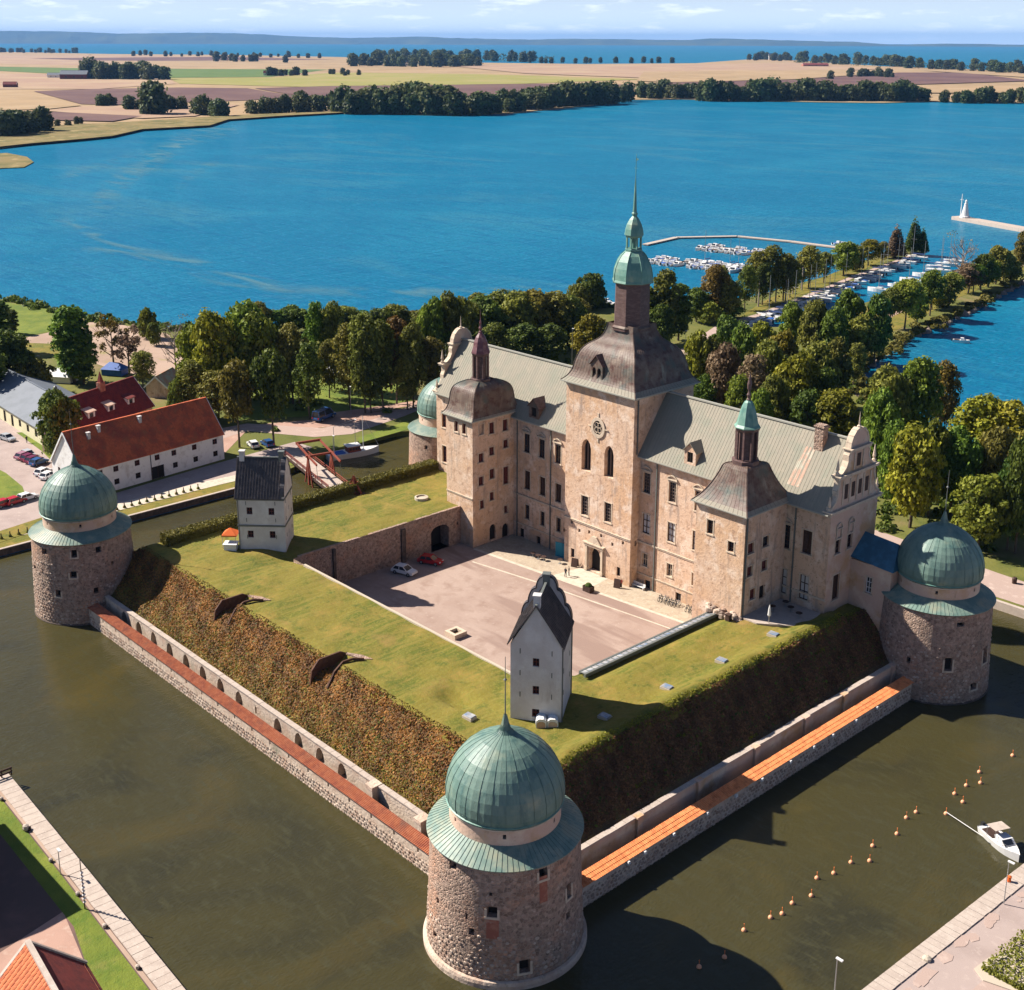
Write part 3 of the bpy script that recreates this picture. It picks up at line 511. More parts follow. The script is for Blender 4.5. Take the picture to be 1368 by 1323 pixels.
#@@
# ------------------------------------------------------------------ walls with openings, windows
def wall(mb, f, u0, u1, v0, v1, ops=(), depth=.4, du=None, dv=None, t=.5, mi=0):
    us = {u0, u1}; vs = {v0, v1}
    for o in ops: us |= {o[0], o[1]}; vs |= {o[2], o[3]}
    us = sorted(us); vs = sorted(vs)
    def sub(a, d):
        if not d: return a
        r = []
        for p, q in zip(a, a[1:]):
            n = max(1, math.ceil((q - p) / d)); r += [p + (q - p) * k / n for k in range(n)]
        return r + [a[-1]]
    us = sub([u for u in us if u0 <= u <= u1], du); vs = sub([v for v in vs if v0 <= v <= v1], dv)
    idx = {}
    def V(i, j):
        if (i, j) not in idx: idx[i, j] = mb.vs([f(us[i], vs[j], 0)])
        return idx[i, j]
    for i in range(len(us) - 1):
        for j in range(len(vs) - 1):
            uc = (us[i] + us[i + 1]) / 2; vc = (vs[j] + vs[j + 1]) / 2
            if any(o[0] < uc < o[1] and o[2] < vc < o[3] for o in ops): continue
            mb.face((V(i, j), V(i + 1, j), V(i + 1, j + 1), V(i, j + 1)), t, mi)
    for o in ops:
        a, b, c, d = o[:4]; arch = o[4] if len(o) > 4 else None; q = lambda u, v, dd: f(u, v, dd)
        top = [(a, d), (b, d)]; vs_ = d
        if arch:
            rise = (b - a) / 2 * (1.0 if arch == 'round' else 1.5 if arch == 'point' else .45); vs_ = d - rise; n = 8; top = []
            for k in range(n + 1):
                s = k / n; x = 2 * s - 1
                if arch == 'point': yv = math.sqrt(max(0, 1 - ((abs(x) + .6) / 1.6) ** 2)) / math.sqrt(1 - (.6 / 1.6) ** 2)
                else: yv = math.sqrt(max(0, 1 - x * x))
                top.append((a + (b - a) * s, vs_ + rise * yv * .995))
            for (p0, p1), (q0, q1) in zip(top, top[1:]): mb.poly([q(p0, p1, 0), q(q0, q1, 0), q(q0, d, 0), q(p0, d, 0)], t, mi)
        for (p0, p1), (q0, q1) in zip(top, top[1:]): mb.poly([q(p0, p1, 0), q(p0, p1, depth), q(q0, q1, depth), q(q0, q1, 0)], t, mi)
        mb.poly([q(a, c, 0), q(a, c, depth), q(a, vs_, depth), q(a, vs_, 0)][::-1], t, mi)
        mb.poly([q(b, c, 0), q(b, c, depth), q(b, vs_, depth), q(b, vs_, 0)], t, mi)
        mb.poly([q(a, c, 0), q(b, c, 0), q(b, c, depth), q(a, c, depth)], t, mi)
def fbox(mb, f, u0, u1, v0, v1, d0, d1, t=.5, mi=0):        # d0 outer face, d1 inner face
    i = mb.vs([f(u, v, d) for d in (d1, d0) for u, v in ((u0, v0), (u1, v0), (u1, v1), (u0, v1))])
    for q in ((3, 2, 1, 0), (4, 5, 6, 7), (0, 1, 5, 4), (1, 2, 6, 5), (2, 3, 7, 6), (3, 0, 4, 7)): mb.face([i + k for k in q], t, mi)
def window(parent, f, a, b, c, d, style='bars', depth=.35, surround=True, name='window', arch=None, frame='darkwood', pane='glass', hood=False, grid=None, world=True):
    w, h = b - a, d - c; mb = MB(); e = min(.12, w * .12); z0, z1 = depth - .1, depth - .02
    top = d if not arch else d - .02
    fbox(mb, f, a, a + e, c, top if not arch else d - w * .45, z0, z1); fbox(mb, f, b - e, b, c, top if not arch else d - w * .45, z0, z1); fbox(mb, f, a + e, b - e, c, c + e, z0, z1)
    if not arch: fbox(mb, f, a + e, b - e, d - e, d, z0, z1)
    nu, nv = grid or dict(bars=(2, 3), cross=(2, 2), grille=(3, 6), lancet=(3, 0), plain=(1, 1), shutter=(2, 1))[style]
    s = .05 if style != 'lancet' else .13
    for k in range(1, nu): u = a + w * k / nu; fbox(mb, f, u - s, u + s, c + e, d - e - (w * .25 if arch else 0), z0 - .01, z1 + .005)
    for k in range(1, nv): v = c + h * k / nv; fbox(mb, f, a + e, b - e, v - s, v + s, z0 + .004, z1 + .01)
    wo_ = put(name, mb, M[frame], parent, world)
    pm = MB(); pm.poly([f(a - .05, c - .05, depth + .02), f(b + .05, c - .05, depth + .02), f(b + .05, d + .05, depth + .02), f(a - .05, d + .05, depth + .02)]); put('pane', pm, M[pane], wo_, world)
    if surround:
        sm = MB(); g = .17; pr = -.05
        fbox(sm, f, a - g, a - .003, c, d if not arch else d - w * .35, pr, .02); fbox(sm, f, b + .003, b + g, c, d if not arch else d - w * .35, pr, .02)
        if not arch: fbox(sm, f, a - g - .05, b + g + .05, d + .003, d + g, pr - .03, .02)
        fbox(sm, f, a - g - .08, b + g + .08, c - .2, c - .003, pr - .08, .02)
        if hood:
            i = d + .32
            fbox(sm, f, a - .34, b + .34, i, i + .16, -.28, .02)
            n = 8; pts = [(a - .3 + (w + .6) * k / n, i + .17 + .55 * math.sin(PI * k / n)) for k in range(n + 1)]
            for (p0, p1), (q0, q1) in zip(pts, pts[1:]):
                k0 = sm.vs([f(p0, p1, -.25), f(q0, q1, -.25), f(q0, q1 + .16, -.25), f(p0, p1 + .16, -.25), f(p0, p1, .02), f(q0, q1, .02), f(q0, q1 + .16, .02), f(p0, p1 + .16, .02)])
                for qd in ((0, 1, 2, 3), (3, 2, 6, 7), (4, 5, 1, 0)): sm.face([k0 + r for r in qd])
        put('surround', sm, M['trim'], wo_, world)
    return wo_
FY = lambda Y: (lambda u, v, d: (u, Y + d, v))
FX = lambda X: (lambda u, v, d: (X - d, u, v))
class Facade:
    def __init__(s, axis, c, parent): s.axis, s.c, s.parent = axis, c, parent; s.f = FY(c) if axis == 'y' else FX(c); s.ops = []; s.todo = []
    def uv(s, px, py):
        if s.axis == 'y': p = at_y(px, py, s.c); return p[0], p[2]
        p = at_x(px, py, s.c); return p[1], p[2]
    def win(s, px, py, w, h, style='bars', **k):
        u0 = s.uv(px - w / 2, py)[0]; u1 = s.uv(px + w / 2, py)[0]; v1 = s.uv(px, py - h / 2)[1]; v0 = s.uv(px, py + h / 2)[1]
        return s.rect(u0, u1, v0, v1, style, **k)
    def rect(s, u0, u1, v0, v1, style='bars', **k):
        dep = k.get('depth', .35); s.ops.append((u0, u1, v0, v1, k.get('arch'))); s.todo.append((u0, u1, v0, v1, style, k)); return u0, u1, v0, v1
    def build(s, u0, u1, v0, v1, mt, name='wall', depth=.4):
        mb = MB(); wall(mb, s.f, u0, u1, v0, v1, s.ops, depth); o = put(name, mb, mt, s.parent)
        for a, b, c, d, st, k in s.todo:
            if st == 'hole':
                pm = MB(); pm.poly([s.f(a - .05, c - .05, depth), s.f(b + .05, c - .05, depth), s.f(b + .05, d + .05, depth), s.f(a - .05, d + .05, depth)]); put('putlog_hole', pm, M['dark'], s.parent)
            else: window(s.parent, s.f, a, b, c, d, st, **k)
        return o
def pipe(parent, f, u, v0, v1):
    mb = MB(); fbox(mb, f, u - .09, u + .09, v0, v1, -.22, -.04)
    for k in range(4): v = v0 + (v1 - v0) * (k + .5) / 4; fbox(mb, f, u - .14, u + .14, v, v + .12, -.25, .01)
    put('downpipe', mb, M['lead'], parent)
def course(parent, f, u0, u1, v, h=.22, pr=.12, mt='trim', name='string_course'):
    mb = MB(); fbox(mb, f, u0, u1, v, v + h, -pr, .02); fbox(mb, f, u0, u1, v + h + .003, v + h + .1, -pr * 1.6, .02); put(name, mb, M[mt], parent)
def seams(parent, a0, a1, b0, b1, n, w=.07, h=.09, mt='roof'):
    """standing seams from the line a0-a1 (eave) to b0-b1 (ridge), joined: too thin to pick apart"""
    mb = MB(); a0, a1, b0, b1 = map(Vector, (a0, a1, b0, b1)); nrm = (a1 - a0).cross(b0 - a0).normalized()
    if nrm.z < 0: nrm = -nrm
    for k in range(n + 1):
        p = a0.lerp(a1, k / n); q = b0.lerp(b1, k / n); mb.bar(p + nrm * h * .4, q + nrm * h * .4, w, h)
    put('standing_seam', mb, M[mt], parent, kind='stuff')
# ------------------------------------------------------------------ the palace
PY, PX0, PX1, EZ, RZ, PYB, PYM = 71.0, -101.0, -12.8, 25.6, 35.2, 83.0, 77.0
pal = thing('palace', 'long pale stone renaissance palace with copper saddle roof and scrolled end gables', 'palace', (-57, 77, 3))
fa = Facade('y', PY, pal)
for px, py in ((864.2, 645.4), (898.3, 657.9), (932.9, 670)): fa.win(px, py, 9.6, 27, 'grille', hood=True, frame='grille')
for px, py in ((863.4, 699.9), (896.8, 711.5), (930, 723)): fa.win(px, py, 9.6, 26, 'bars', pane='curtain', depth=.2)
for px, py in ((861.4, 748), (894.3, 761.7), (927.6, 774.7)): fa.win(px, py, 7.2, 17, 'cross', frame='trim')
for px, py in ((864.7, 782), (905.8, 798.8)): fa.win(px, py, 7.5, 13, 'plain', surround=False)
for px, py in ((703.8, 592.1), (723.8, 599.6), (745.4, 607)): fa.win(px, py, 8, 25, 'bars', hood=True)
for px, py in ((704.3, 641.6), (724.6, 649.9), (745.9, 659)): fa.win(px, py, 7.8, 25, 'shutter', frame='darkwood', pane='darkwood')
for px, py in ((704.3, 684), (724.6, 693), (746.2, 701.4)): fa.win(px, py, 6, 19, 'bars')
for px, py in ((697.2, 713), (719.3, 723.9)): fa.win(px, py, 5.4, 14, 'plain', surround=False, name='door', frame='darkwood', pane='dark')
fa.win(593.8, 560.5, 7, 22, 'bars', frame='redwood'); fa.win(594.6, 607, 7, 22, 'bars', frame='redwood')
fa.win(1049, 716.3, 13, 32, 'grille', hood=True, frame='darkwood'); fa.win(1078, 724.5, 13, 32, 'shutter', frame='darkwood', pane='darkwood')
fa.win(1044.8, 775.6, 12, 33, 'bars', pane='curtain', depth=.2); fa.win(1074, 784.8, 12, 33, 'bars', pane='curtain', depth=.2)
fa.build(PX0, PX1, 2.8, EZ, M['plaster'])
mb = MB(); mb.poly([(PX1, PYB, 2.8), (PX0, PYB, 2.8), (PX0, PYB, EZ), (PX1, PYB, EZ)]); mb.poly([(PX0, PYB, 2.8), (PX0, PY, 2.8), (PX0, PY, EZ), (PX0, PYB, EZ)]); put('wall', mb, M['plaster'], pal)
f = FY(PY)
zc = fa.uv(850.6, 723.1)[1]; course(pal, f, -49.6, -29.3, zc); zc2 = fa.uv(850.6, 765)[1]; course(pal, f, -49.6, -29.3, zc2, .15, .08)
course(pal, f, -79.1, -64.3, fa.uv(700, 664)[1]); course(pal, f, -79.1, -64.3, fa.uv(700, 702)[1], .15, .08); course(pal, f, -20.2, PX1, 12.2, .2, .1)
for px in (876, 1063): pipe(pal, f, fa.uv(px, 700)[0], 3 if px < 1000 else 10, EZ - .3)
for px in (736, 691.5): pipe(pal, f, fa.uv(px, 640)[0], 3, EZ - .3)
# cornice and roof
mb = MB()
for a, b in ((PX0, -86.4), (-79.1, -64.4), (-48.8, -29.3), (-20.2, PX1 + .05)):
    mb = MB(); fbox(mb, f, a, b, EZ - .45, EZ - .1, -.3, .02); fbox(mb, f, a, b, EZ - .097, EZ + .1, -.55, .02); put('cornice', mb, M['trim'], pal)
mb = MB(); e0, e1 = PY - .7, PYB + .7; zE = EZ + .12
mb.poly([(PX0 + .35, e0, zE), (PX1 - .75, e0, zE), (PX1 - .75, PYM, RZ), (PX0 + .35, PYM, RZ)]); mb.poly([(PX1 - .75, e1, zE), (PX0 + .35, e1, zE), (PX0 + .35, PYM, RZ), (PX1 - .75, PYM, RZ)])
mb.poly([(PX0 + .35, e0, zE - .12), (PX1 - .75, e0, zE - .12), (PX1 - .75, e0, zE), (PX0 + .35, e0, zE)]); mb.poly([(PX0 + .35, e0, zE - .12), (PX0 + .35, PY, zE - .12), (PX1 - .75, PY, zE - .12), (PX1 - .75, e0, zE - .12)])
roof_o = put('roof', mb, M['roof'], pal)
seams(pal, (PX0 + .8, e0, zE), (PX1 - 1, e0, zE), (PX0 + .8, PYM, RZ), (PX1 - 1, PYM, RZ), 150, .04, .03)
mb = MB(); mb.bar((PX0 + .4, PYM, RZ + .08), (PX1 - .8, PYM, RZ + .08), .5, .22); put('ridge_cap', mb, M['paleflash'], roof_o)
mb = MB(); mb.bar((PX0 + .4, e0 - .08, zE - .12), (-86.4, e0 - .08, zE - .12), .18, .18); mb.bar((-79, e0 - .08, zE - .12), (-64.4, e0 - .08, zE - .12), .18, .18); mb.bar((-48.8, e0 - .08, zE - .12), (-29.4, e0 - .08, zE - .12), .18, .18); mb.bar((-20.2, e0 - .08, zE - .12), (PX1, e0 - .08, zE - .12), .18, .18); put('gutter', mb, M['paleflash'], roof_o)
slope = (RZ - zE) / (PYM - e0)
mb = MB(); xr = -20.4   # rust run-off below the chimney
for k in range(3): mb.poly([(xr - .8 + k * .75, 71.8, zE + slope * 1.5 + .03), (xr - .25 + k * .75, 71.8, zE + slope * 1.5 + .03), (xr + .1 + k * .62, 75.4, zE + slope * 5.1 + .03), (xr - .25 + k * .62, 75.4, zE + slope * 5.1 + .03)])
put('rust_streak', mb, M['roofred'], roof_o)
def chimney(parent, x, y, z0, z1, w=1.1, d=.9, mt='redbrick', rz=0):
    mb = MB(); mb.box(x, y, (z0 + z1) / 2, w, d, z1 - z0, rz); mb.box(x, y, z1 + .1, w + .25, d + .25, .2, rz); mb.box(x, y, z1 + .3, w - .1, d - .1, .2, rz); put('chimney', mb, M[mt], parent)
chimney(roof_o, -18.6, 75.9, 32, 36.3, 1.5, 1.2, 'rubble')
def dormer(parent, x, z, w=2.3, h=2.3, dark=False):
    yb = e0 + (z - zE) / slope; f = FY(yb); mb = MB(); wall(mb, f, x - w / 2, x + w / 2, z - .2, z + h, [(x - w * .25, x + w * .25, z + .35, z + h - .25)], .25)
    mb.poly([(x - w / 2, yb, z + h), (x + w / 2, yb, z + h), (x, yb, z + h + w * .55)])
    for s in (-1, 1): mb.poly([(x + s * w / 2, yb, z - .2), (x + s * w / 2, yb + h / slope + .2, z + h), (x + s * w / 2, yb, z + h)])
    o = put('dormer', mb, M['brown_copper' if dark else 'plaster'], parent)
    rm = MB(); hz = z + h; ap = hz + w * .55
    for s in (-1, 1): rm.extr([(x + s * (w / 2 + .25), yb - .25, hz - .25), (x, yb - .25, ap), (x, yb + (ap - z) / slope + .2, ap), (x + s * (w / 2 + .25), yb + (hz - z) / slope, hz - .25)], (0, 0, .1))
    put('dormer_roof', rm, M['roof' if not dark else 'shaft'], o)
    pm = MB(); pm.poly([f(x - w * .25, z + .35, .2), f(x + w * .25, z + .35, .2), f(x + w * .25, z + h - .25, .2), f(x - w * .25, z + h - .25, .2)])
    fbox(pm, f, x - .06, x + .06, z + .35, z + h - .25, .1, .18); put('dormer_window', pm, M['dark'], o)
dormer(roof_o, at_y(924, 620, 71.4)[0], 26.6); dormer(roof_o, at_y(716.5, 556, 71.4)[0], 26.4, 2.5, 2.2, True)
# scrolled gables
def gable(X, sgn, name):
    prof = [(6.15, EZ - .1), (6.15, EZ + .5), (6.0, EZ + .9), (5.1, EZ + 1.6), (4.75, EZ + 2.4), (4.8, EZ + 3.2), (4.45, EZ + 3.9), (4.5, EZ + 5.0), (4.75, EZ + 5.1), (4.75, EZ + 5.45), (3.9, EZ + 5.6), (3.0, EZ + 6.3), (2.6, EZ + 7.2), (2.65, EZ + 8.), (2.3, EZ + 8.6), (2.3, EZ + 8.9), (2.15, EZ + 9.8), (1.75, EZ + 10.7), (1.0, EZ + 11.4), (.4, EZ + 11.65)]
    out = [(X, PYM - w, z) for w, z in prof] + [(X, PYM + w, z) for w, z in prof[::-1]]
    mb = MB(); mb.extr(out, (-.8 * sgn, 0, 0))
    g = put('gable', mb, M['plaster_pink'], pal)
    tm = MB(); xo = X + sgn * .12
    for (w0, z0), (w1, z1) in zip(prof[1:], prof[2:]):
        for s in (-1, 1): tm.bar((X - sgn * .4, PYM + s * w0, z0), (X - sgn * .4, PYM + s * w1, z1), .95, .3)
    for z, w in ((EZ + .1, 6.5), (EZ + 5.15, 5.0), (EZ + 8.7, 2.6)):
        tm.box(X - sgn * .3, PYM, z, 1.35, 2 * w, .3); tm.box(X - sgn * .3, PYM, z + .24, 1.6, 2 * w + .3, .16)
    put('gable_coping', tm, M['trim'], g)
    pm = MB()
    for s in (-1, 1):
        for w, z, h in ((6.1, EZ + .45, 2.2), (4.7, EZ + 5.5, 2.6)): pm.lathe([(.28, z), (.3, z + .4), (.14, z + .5), (.27, z + .9), (.22, z + 1.2), (.05, z + h)], 8, X - sgn * .35, PYM + s * w)
    pm.lathe([(.3, EZ + 11.5), (.32, EZ + 11.9), (.12, EZ + 12.05), (.1, EZ + 12.6), (.02, EZ + 14)], 8, X - sgn * .35, PYM); put('pinnacle', pm, M['trim'], g)
    dm = MB()
    for k in range(-2, 3):
        dm.box(X + sgn * .03, PYM + k * 1.75, EZ + 2.7, .16, .3, 3.6); 
    for k in (-1, 1): dm.box(X + sgn * .03, PYM + k * 1.1, EZ + 7, .16, .25, 2.6)
    put('pilaster', dm, M['trim'], g)
    nm = MB()
    for k in (-1.5, -.5, .5, 1.5): nm.box(X + sgn * .012, PYM + k * 1.75, EZ + 2.7, .1, .75, 2.2)
    nm.box(X + sgn * .012, PYM, EZ + 7, .1, .9, 1.9); put('gable_niche', nm, M['darkwood'], g)
gable(PX1, 1, 'gable'); gable(PX0, -1, 'gable')
ge = Facade('x', PX1 + .001, pal)
ge.win(1119, 730.6, 6.5, 18, 'bars'); ge.win(1135, 722.5, 6.5, 18, 'bars'); ge.win(1116.4, 784, 8.5, 32, 'plain', name='door', frame='darkwood', pane='darkwood')
ge.build(PY, PYB, 2.8, EZ, M['plaster_pink'])
for px, py in ((1119, 730.6), (1135, 722.5)):    # pedimented surrounds
    y, z = ge.uv(px, py); z += 1.35; sm = MB(); X = PX1
    for dz, w in ((0, .75), (1.5, .75)): sm.box(X + .12, y, z + dz, .28, 2 * w, .14)
    for s in (-1, 1): sm.box(X + .1, y + s * .6, z + .75, .2, .16, 1.4)
    n = 8
    for k in range(n):
        a, b = PI * k / n, PI * (k + 1) / n; sm.bar((X + .12, y + .75 * math.cos(a), z + 1.55 + .75 * math.sin(a)), (X + .12, y + .75 * math.cos(b), z + 1.55 + .75 * math.sin(b)), .2, .14)
    put('pediment', sm, M['trim'], pal)
# entrance terrace of the palace end
mb = MB(); mb.prism([(-20.3, 61.4), (-17.6, 61.4), (-13, 65.0), (-13, 70.9), (-20.3, 70.9)], 9.9, 10.22); o = put('terrace', mb, M['concrete'], kind='structure')
# annex between palace and the right round tower
anx = thing('annex', 'low stone annex with hipped bluish copper roof between end gable and round tower', 'annex', (-9, 80, 10))
an = Facade('y', 77.2, anx); an.win(1160, 782, 8.5, 22, 'bars', frame='whitewood'); an.build(PX1, -6.2, 4, 17.2, M['plaster_pink'])
mb = MB(); mb.poly([(-6.2, 77.2, 4), (-6.2, 84, 4), (-6.2, 84, 17.2), (-6.2, 77.2, 17.2)]); put('wall', mb, M['plaster_pink'], anx)
mb = MB(); mb.poly([(PX1, 76.9, 17.6), (-5.8, 76.9, 17.15), (-7.2, 80.4, 20.2), (PX1, 80.4, 20.6)]); mb.poly([(-5.8, 76.9, 17.15), (-5.8, 84.3, 17.15), (-7.2, 80.4, 20.2)]); mb.poly([(-5.8, 84.3, 17.15), (PX1, 84.3, 17.6), (PX1, 80.4, 20.6), (-7.2, 80.4, 20.2)]); put('roof', mb, M['annex_roof'], anx)
# ------------------------------------------------------------------ palace towers
def bell(mb, x0, x1, y0, y1, prof, n_side=4):
    """square bell roof: prof gives (fraction of half-width, z)"""
    cx, cy, hx, hy = (x0 + x1) / 2, (y0 + y1) / 2, (x1 - x0) / 2, (y1 - y0) / 2; rows = []
    for k, z in prof: rows.append(mb.vs([(cx - hx * k, cy - hy * k, z), (cx + hx * k, cy - hy * k, z), (cx + hx * k, cy + hy * k, z), (cx - hx * k, cy + hy * k, z)]))
    for a, b in zip(rows, rows[1:]):
        for k in range(4): mb.face((a + k, a + (k + 1) % 4, b + (k + 1) % 4, b + k))
    mb.face([rows[0] + k for k in (3, 2, 1, 0)])
def bell_seams(parent, x0, x1, y0, y1, prof, n, mt):
    mb = MB(); cx, cy, hx, hy = (x0 + x1) / 2, (y0 + y1) / 2, (x1 - x0) / 2, (y1 - y0) / 2
    for (k0, z0), (k1, z1) in zip(prof, prof[1:]):
        for i in range(1, n):
            s = -1 + 2 * i / n
            for p, q in (((cx + hx * k0 * s, cy - hy * k0), (cx + hx * k1 * s, cy - hy * k1)), ((cx + hx * k0, cy + hy * k0 * s), (cx + hx * k1, cy + hy * k1 * s))):
                mb.bar((p[0], p[1], z0), (q[0], q[1], z1), .04, .04)
    for (k0, z0), (k1, z1) in zip(prof, prof[1:]):
        for sx, sy in ((1, -1), (-1, -1), (1, 1)): mb.bar((cx + sx * hx * k0, cy + sy * hy * k0, z0), (cx + sx * hx * k1, cy + sy * hy * k1, z1), .16, .16)
    put('standing_seam', mb, M[mt], parent, kind='stuff')
OCT = PI / 8
def smooth(prof, n=4):
    out = []; P = [prof[0]] + list(prof) + [prof[-1]]
    for a, b, c, d in zip(P, P[1:], P[2:], P[3:]):
        for k in range(n):
            t = k / n; out.append(tuple(.5 * (2 * q1 + (q2 - q0) * t + (2 * q0 - 5 * q1 + 4 * q2 - q3) * t * t + (3 * q1 - q0 - 3 * q2 + q3) * t ** 3) for q0, q1, q2, q3 in zip(a, b, c, d)))
    return out + [prof[-1]]
# central tower
CX0, CX1, CY0, CY1, CE = -64.2, -48.9, 69.2, 83.8, 35.6
ct = thing('central_tower', 'tallest square stone tower with brown bell roof, dark shaft and green spire', 'tower', (-56.5, 76.5, 3))
fc = Facade('y', CY0, ct)
fc.win(783.2, 608, 12.5, 43, 'lancet', arch='point', surround=False, depth=.9, frame='grille', pane='dark'); fc.win(813.5, 617, 12.5, 43, 'lancet', arch='point', surround=False, depth=.9, frame='grille', pane='dark')
fc.win(781.2, 675.7, 9.2, 26, 'grille', frame='grille'); fc.win(812, 684.9, 9.2, 26, 'grille', frame='grille')
fc.win(765, 739, 4.6, 12, 'plain', surround=False); fc.win(826, 764, 4.6, 12, 'plain', surround=False)
ru, rv = fc.uv(799.4, 571.5)
dr = fc.win(794.3, 748.5, 15, 31, 'plain', arch='round', surround=False, name='portal_door', frame='darkwood', pane='dark', depth=.9)
for x, y in ((763.7, 697.4), (774, 709), (787, 711), (803, 716), (818, 727.5), (832, 725.5), (753.6, 708)): fc.win(x, y, 3, 4.6, 'hole')
fc.build(CX0, CX1, 2.8, CE, M['plaster'], depth=.9)
fs = Facade('x', CX1, ct); fs.rect(70.2, 70.7, 10, 10.9, 'hole'); fs.build(CY0, CY1, 2.8, CE, M['plaster'])
mb = MB(); mb.poly([(CX0, CY1, 3), (CX0, CY0, 3), (CX0, CY0, CE), (CX0, CY1, CE)]); mb.poly([(CX1, CY1, 3), (CX0, CY1, 3), (CX0, CY1, CE), (CX1, CY1, CE)]); put('wall', mb, M['plaster'], ct)
def ringY(mb, cu, cv, Y, r0, r1, d0, d1, n=24, sy=1.15):
    for k in range(n):
        a, b = 2 * PI * k / n, 2 * PI * (k + 1) / n
        q = [(cu + r * math.cos(t), Y + d, cv + r * sy * math.sin(t)) for t in (a, b) for r, d in ((r1, d0), (r0, d0), (r1, .0), (r0, d1))]
        i = mb.vs(q); mb.face((i + 1, i, i + 4, i + 5)); mb.face((i, i + 2, i + 6, i + 4)); mb.face((i + 3, i + 1, i + 5, i + 7))
mb = MB(); ringY(mb, ru, rv, CY0, 1.05, 1.55, -.18, -.02); put('rose_window', mb, M['trim'], ct)
mb = MB(); mb.poly([(ru + 1.05 * math.cos(a), CY0 - .012, rv + 1.2 * math.sin(a)) for a in np.linspace(0, 2 * PI, 25)[:-1]]); o = put('rose_pane', mb, M['dark'], ct)
mb = MB()
for k in range(4):
    a = k * PI / 2 + PI / 4; ringY(mb, ru + .5 * math.cos(a), rv + .58 * math.sin(a), CY0, .34, .46, -.1, -.02, 10)
for k in range(4):
    a = k * PI / 2; mb.bar((ru + 1.55 * math.cos(a), CY0 - .06, rv + 1.75 * math.sin(a)), (ru + 2.2 * math.cos(a), CY0 - .06, rv + 2.5 * math.sin(a)), .28, .12)
put('tracery', mb, M['trim'], ct)
zc = fc.uv(800, 705)[1]; course(ct, FY(CY0), CX0, CX1, fc.uv(752, 690)[1], .25, .14)
# portal
mb = MB(); a, b, c, d = dr; f = FY(CY0)
for s, u in ((-1, a - .5), (1, b + .5)):
    fbox(mb, f, u - .32, u + .32, c - .1, c + .5, -.4, .02); fbox(mb, f, u - .22, u + .22, c + .5, d + .25, -.3, .02)
fbox(mb, f, a - .95, b + .95, d + .253, d + .7, -.42, .02); fbox(mb, f, a - 1.1, b + 1.1, d + .703, d + .9, -.6, .02)
mb.extr([f(a - .3, d + .9, -.3), f(b + .3, d + .9, -.3), f((a + b) / 2 + .5, d + 2.2, -.3), f((a + b) / 2 - .5, d + 2.2, -.3)], (0, .28, 0)); put('portal', mb, M['trim'], ct)
pipe(ct, FX(CX1), 70.0, 26, CE - .3)
mb = MB(); fbox(mb, FY(CY0), CX0 - .3, CX1 + .3, CE - .4, CE, -.35, .02); put('cornice', mb, M['trim'], ct); mb = MB(); fbox(mb, FX(CX1), CY0 + .01, CY1, CE - .41, CE - .01, -.35, .02); put('cornice', mb, M['trim'], ct)
BX0, BX1, BY0, BY1 = CX0 - .75, CX1 + .75, CY0 - .75, CY1 + .75
bp = smooth([(1, CE + .02), (.905, CE + .8), (.835, CE + 1.9), (.80, CE + 3.2), (.755, CE + 4.5), (.69, CE + 5.55), (.60, CE + 6.35), (.50, CE + 6.95), (.43, CE + 7.5), (.385, CE + 8.2), (.35, CE + 9.1), (.335, CE + 10.0)], 3)
mb = MB(); bell(mb, BX0, BX1, BY0, BY1, bp[3:]); br = put('bell_roof', mb, M['brown_copper'], ct); mb = MB(); bell(mb, BX0, BX1, BY0, BY1, bp[:4]); put('eave_flare', mb, M['roof'], br); bell_seams(ct, BX0, BX1, BY0, BY1, bp, 22, 'brown_copper')
mb = MB(); mb.bar((BX0, BY0, CE), (BX1, BY0, CE), .2, .2); mb.bar((BX1, BY0, CE), (BX1, BY1, CE), .2, .2); put('gutter', mb, M['paleflash'], br)
# roof-hatch dormer on the bell
dx, dz = at_y(803, 490, 70.6)[0], CE + .9
mb = MB(); f = FY(69.55); wall(mb, f, dx - 1.3, dx + 1.3, dz, dz + 2.9, [(dx - .95, dx - .15, dz + .4, dz + 2.3, 'round'), (dx + .15, dx + .95, dz + .4, dz + 2.3, 'round')], .3); mb.poly([f(dx - 1.3, dz + 2.9, 0), f(dx + 1.3, dz + 2.9, 0), f(dx, dz + 4.3, 0)])
for s in (-1, 1): mb.poly([(dx + s * 1.3, 69.55, dz), (dx + s * 1.3, 72, dz), (dx + s * 1.3, 72, dz + 2.9), (dx + s * 1.3, 69.55, dz + 2.9)])
o = put('dormer', mb, M['brown_copper'], br)
mb = MB(); 
for s in (-1, 1): mb.extr([(dx + s * 1.55, 69.3, dz + 2.65), (dx, 69.3, dz + 4.4), (dx, 73.5, dz + 4.4), (dx + s * 1.55, 73.5, dz + 2.65)], (0, 0, .12))
put('dormer_roof', mb, M['shaft'], o); mb = MB(); mb.poly([f(dx - 1, dz + .4, .28), f(dx + 1, dz + .4, .28), f(dx + 1, dz + 2.4, .28), f(dx - 1, dz + 2.4, .28)]); put('dormer_opening', mb, M['dark'], o)
AX, AY = -56.5, 76.4
def octo(mb, prof, **k): return mb.lathe(prof, 8, AX, AY, OCT, **k)
z0 = CE + 9.9
mb = MB(); octo(mb, [(3.35, z0 - .9), (3.35, z0 - .5), (3.05, z0 - .2), (2.95, z0 + 6.6), (3.15, z0 + 6.8), (3.15, z0 + 7.1)]); sh = put('shaft', mb, M['shaft'], ct)
mb = MB(); octo(mb, [(3.4, z0 - .55), (3.45, z0 - .4), (3.1, z0 - .12)]); put('shaft_base', mb, M['brown_copper'], sh)
zd = z0 + 7.0
